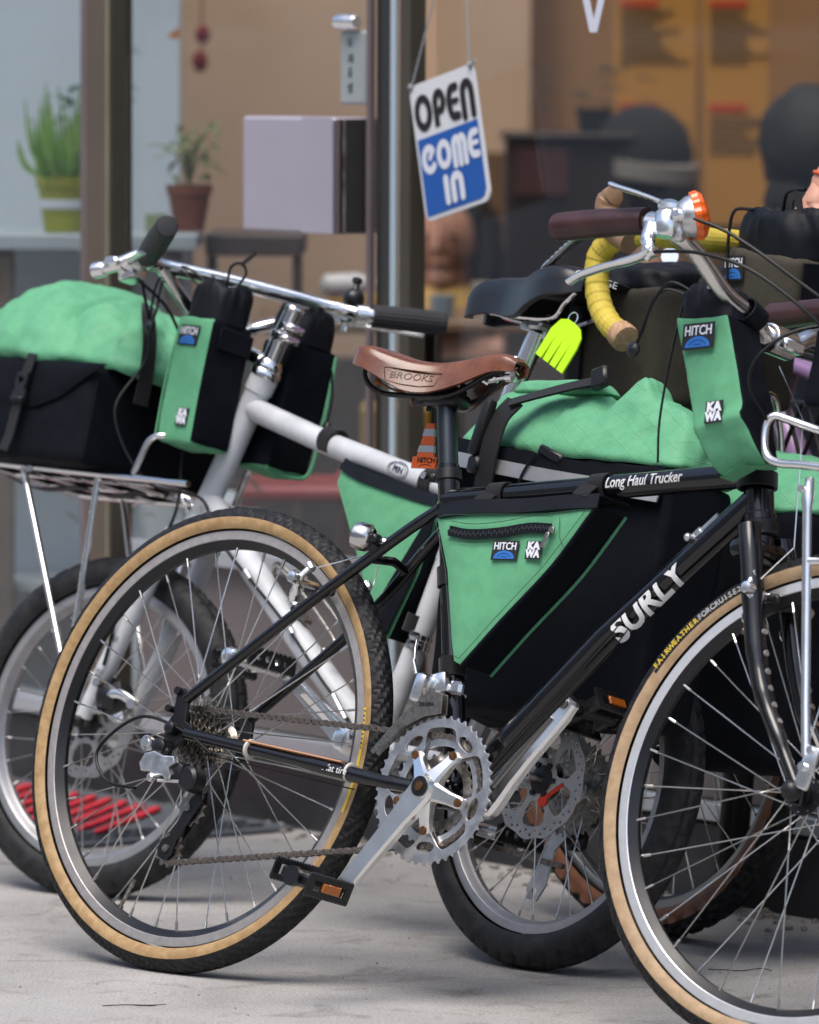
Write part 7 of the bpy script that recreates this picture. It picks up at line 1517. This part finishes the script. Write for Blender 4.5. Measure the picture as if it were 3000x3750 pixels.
def seated_person(lab2, label, head, face, skin=True, cloth=(.015, .02, .04), hair='long', scarf=None, hat=None):
    """head = head centre, face = yaw the person looks to; sits on a low seat with hands in the lap"""
    head = V(head); p = thing('person', label, 'person', None, (head.x, head.y, .02)); R = Matrix.Rotation(face, 3, 'Z')
    L = lambda x, y, z: head+R @ V((x, y, z))            # y forward
    floor = .02-head.z
    vs = [L(0, -.02, -.62), L(0, -.02, -.42), L(0, -.01, -.24), L(0, 0, -.15), L(0, .005, -.10), L(0, .0, .0), L(0, -.01, .07)]
    vs += [L(.17, -.01, -.26), L(.22, .0, -.50), L(.14, .22, -.55), L(.08, .29, -.56), L(-.17, -.01, -.26), L(-.22, 0, -.50), L(-.14, .22, -.55), L(-.08, .29, -.56)]
    kz = max(-.66, floor+.34)
    vs += [L(.10, -.02, -.66), L(.13, .36, kz), L(.13, .36, floor+.08), L(.13, .48, floor+.04), L(-.10, -.02, -.66), L(-.13, .36, kz), L(-.13, .36, floor+.08), L(-.13, .48, floor+.04)]
    ed = [(0, 1), (1, 2), (2, 3), (3, 4), (4, 5), (5, 6), (2, 7), (7, 8), (8, 9), (9, 10), (2, 11), (11, 12), (12, 13), (13, 14), (0, 15), (15, 16), (16, 17), (17, 18), (0, 19), (19, 20), (20, 21), (21, 22)]
    rd = [(.15, .11), (.14, .10), (.12, .085), .055, .055, (.078, .092), (.062, .075), .058, .045, .036, .022, .058, .045, .036, .022, .085, .062, .045, .035, .085, .062, .045, .035]
    bme = skin_mesh(vs, ed, rd, M_SKIN); hd_ = MB(); nb = len(bme.vertices)
    vv = [v.co.copy() for v in bme.vertices]; ff = [tuple(q.vertices) for q in bme.polygons]; hd_.add(vv, ff)
    RM = R.to_4x4().to_3x3(); hd_.sphere(L(0, .0, .012), .1, 24, (.76, .92, 1.15), RM); hd_.tube(cat([L(0, .086, .03), L(0, .108, -.012), L(0, .098, -.022)], 4), [.005]*4+[.008]*4+[.006], 10); hd_.sphere(L(0, .080, -.045), .020, 12, (1.2, .5, .35), RM); hd_.sphere(L(0, .055, -.08), .032, 12)
    for s in (-1, 1): hd_.sphere(L(s*.076, -.005, .0), .022, 10, (.4, .8, 1.3), RM)
    put('body', tomesh('body', hd_, M_SKIN, 60), p)
    cv = vs[:3]+vs[7:10]+vs[11:14]+[vs[15], vs[16], vs[17], vs[19], vs[20], vs[21]]
    ce = [(0, 1), (1, 2), (2, 3), (3, 4), (4, 5), (2, 6), (6, 7), (7, 8), (0, 9), (9, 10), (10, 11), (0, 12), (12, 13), (13, 14)]
    put('clothing', skin_mesh(cv, ce, [(.175, .135), (.165, .125), (.14, .105), .080, .064, .052, .080, .064, .052, .105, .080, .06, .105, .08, .06], mat('cloth '+label[:12], cloth, .8, var=.15)), p)
    hm = MB()
    if hair == 'long':
        hm.sphere(L(0, -.025, .035), .100, 20, (.92, 1.0, 1.05))
        for s in (-1, 1): hm.tube(cat([L(s*.070, -.01, .06), L(s*.088, .0, -.04), L(s*.095, .01, -.16), L(s*.085, .02, -.26)], 5), [.034]*6+[.040]*5+[.028]*5, 12)
        hm.tube(cat([L(0, -.08, .05), L(0, -.09, -.08), L(0, -.07, -.20)], 5), [.07]*6+[.06]*5, 12, flat=(.6, 1.2))
    elif hair == 'round': hm.sphere(L(0, -.015, .025), .108, 30, (.98, 1.0, 1.12)); hm.sphere(L(0, -.03, -.08), .098, 24, (1.05, .8, .9)); hm.sphere(L(.04, -.05, -.14), .07, 20)
    else: hm.sphere(L(0, -.02, .03), .098, 20, (.9, 1.0, 1.0)); hm.sphere(L(0, -.06, -.03), .075, 16)
    hm.v = [q+(q-head).normalized()*.012*noise.noise(q*26) for q in hm.v]; put('hair', tomesh('hair', hm, M_HAIR, 60), p)
    fm = MB()
    for s in (-1, 1): fm.sphere(L(s*.032, .084, .012), .0065, 10)
    put('eyes', tomesh('eyes', fm, M_BLKPLAS), p)
    if scarf: sm = MB(); sm.lathe(L(0, .01, -.19), (0, 0, 1), [(0, .10), (.02, .105), (.06, .085), (.085, .066), (.09, .06)], 22); put('scarf', tomesh('scarf', sm, mat('scarf', scarf, .9)), p)
    if hat:
        h1 = MB(); h1.sphere(L(0, -.02, .045), .112, 22, (.95, 1.02, 1.0)); put('beanie', tomesh('beanie', h1, mat('dark knit', hat, .95, bump=.5, bscale=200)), p)
        h2 = MB(); h2.lathe(L(0, -.02, .002), R @ V((0, -.15, 1)), [(0, .104), (.004, .112), (.040, .113), (.044, .104)], 26); put('beanie_cuff', tomesh('beanie_cuff', h2, mat('grey knit', (.26, .24, .21), .95, bump=.5, bscale=200)), p)
    s_ = thing('low_seat', 'dark low seat under the '+label.split(' with')[0].split(' in a')[0]+lab2, 'seat', None, (head.x, head.y, .02)); q = MB(); z1 = max(.10, head.z-.76); q.tube([(head.x, head.y-.0, .021), (head.x, head.y, z1)], [.15, .17], 20); part('cushion', q, M_BLKPLAS, s_)
    return p
seated_person(' below the sign', 'person with long dark hair and a yellow scarf below the sign', (.083, 14.0, .822), rad(165), cloth=(.006, .010, .028), hair='long', scarf=(.48, .30, .10))
seated_person(' in the dark beanie', 'person in a dark beanie with grey cuff, left of the menu boards', (.470, 13.6, .965), rad(60), cloth=(.02, .016, .015), hair='short', hat=(.012, .011, .012))
seated_person(' with full dark hair', 'person with full dark hair seen from behind at the right', (.765, 12.3, 1.03), rad(10), cloth=(.012, .014, .022), hair='round')
# standing person at the right edge: sleeve and hand come into view
p = thing('person', 'person in a dark green jacket reaching in from the right edge', 'person', None, (.96, 9.10, 0))
B0 = V((.96, 9.10, 0)); pv = lambda x, y, z: B0+V((x, y, z))
vs = [pv(0, 0, .95), pv(0, 0, 1.15), pv(0, 0, 1.40), pv(0, 0, 1.50), pv(0, -.01, 1.62), pv(0, 0, 1.70), pv(-.17, 0, 1.40), V((.690, 9.05, 1.235)), V((.596, 9.02, 1.085)), V((.575, 9.0, 1.052)), V((.564, 8.995, 1.032)), pv(.17, 0, 1.40), pv(.23, .0, 1.14), pv(.20, -.10, .90), pv(.20, -.12, .83), pv(-.09, 0, .90), pv(-.10, -.01, .50), pv(-.10, .02, .08), pv(-.10, -.13, .04), pv(.09, 0, .90), pv(.10, -.01, .50), pv(.10, .02, .08), pv(.10, -.13, .04)]
ed = [(0, 1), (1, 2), (2, 3), (3, 4), (4, 5), (2, 6), (6, 7), (7, 8), (8, 9), (9, 10), (2, 11), (11, 12), (12, 13), (13, 14), (0, 15), (15, 16), (16, 17), (17, 18), (0, 19), (19, 20), (20, 21), (21, 22)]
rd = [(.15, .11), (.14, .10), (.14, .09), .055, (.075, .09), (.06, .07), .058, .043, .023, .019, .019, .058, .045, .03, .03, .085, .06, .04, .04, .085, .06, .04, .04]
n0 = len(vs)
for k, (dx, dz, l) in enumerate(((-.022, .006, .9), (-.012, -.012, 1.), (.0, -.020, 1.), (.014, -.022, .85))):
    a = V((.557+dx*.5, 8.985-.006*k, 1.020+dz*.5)); q1 = a+V((-.018+.006*k, -.022, -.020))*l; q2 = q1+V((.004, -.010, -.024))*l; i = len(vs); vs += [a, q1, q2]; ed += [(10, i), (i, i+1), (i+1, i+2)]; rd += [.0090, .0082, .0068]
i = len(vs); vs += [V((.584, 8.975, 1.028)), V((.578, 8.955, 1.006))]; ed += [(9, i), (i, i+1)]; rd += [.012, .009]
put('body', skin_mesh(vs, ed, rd, M_SKIN), p)
cv = [vs[0], vs[1], vs[2], vs[6], vs[7], V((.604, 9.028, 1.100)), V((.588, 9.012, 1.074)), vs[11], vs[12], vs[13]]; ce = [(0, 1), (1, 2), (2, 3), (3, 4), (4, 5), (5, 6), (2, 7), (7, 8), (8, 9)]
put('jacket', skin_mesh(cv, ce, [(.18, .14), (.17, .13), (.16, .11), .085, .060, .038, .032, .085, .065, .05], mat('dark green jacket', (.030, .045, .040), .6, var=.15)), p)
cv = [vs[0]+V((0, 0, .0)), vs[15], vs[16], vs[17], vs[19], vs[20], vs[21]]; put('trousers', skin_mesh(cv, [(0, 1), (1, 2), (2, 3), (0, 4), (4, 5), (5, 6)], [(.16, .12), .10, .078, .06, .10, .078, .06], mat('dark navy trousers', (.010, .012, .018), .8)), p)
hm = MB(); hm.sphere(pv(0, .02, 1.66), .10, 18, (.9, 1, 1)); put('hair', tomesh('hair', hm, M_HAIR), p)
wb = MB(); wb.lathe(V((.5805, 9.004, 1.061)), V((-.5, -.15, -.85)), [(0, .0215), (.001, .0235), (.004, .0235), (.005, .0215)], 20); put('wrist_band', tomesh('wrist_band', wb, M_ORANGE), p)

# ================================================================== BUILDING ACROSS THE STREET (added unseen behind the camera to block low sky; shows in reflections)
FX = FS @ Matrix.Translation((0, -14.0, 0))
xb = thing('unseen_building', 'long pale building added unseen across the street to block low sky and fill reflections', 'building', FX)
M_XW = mat('pale render wall', (.58, .56, .53), .85, var=.12, vscale=.6); M_XG = mat('dark window glass', (.02, .025, .03), .1)
part('wall', MB().box((0, -3, 4.0), (90, 6, 8)), M_XW, xb, smooth=0)
part('cornice', MB().box((0, -2.9, 8.2), (90.6, 6.4, .4)), M_XW, xb, smooth=0)
wm = tomesh('window', MB().box((0, 0, 0), (1.5, .12, 1.7)), M_XG, 0); fm_ = tomesh('window_sill', MB().box((0, 0, 0), (1.7, .2, .1)), M_ALUF, 0)
for i in range(18):
    for j in range(2):
        inst('window', wm, xb, Matrix.Translation((-40+i*4.7, .03, 2.2+j*3.1))); inst('window_sill', fm_, xb, Matrix.Translation((-40+i*4.7, .06, 1.28+j*3.1)))
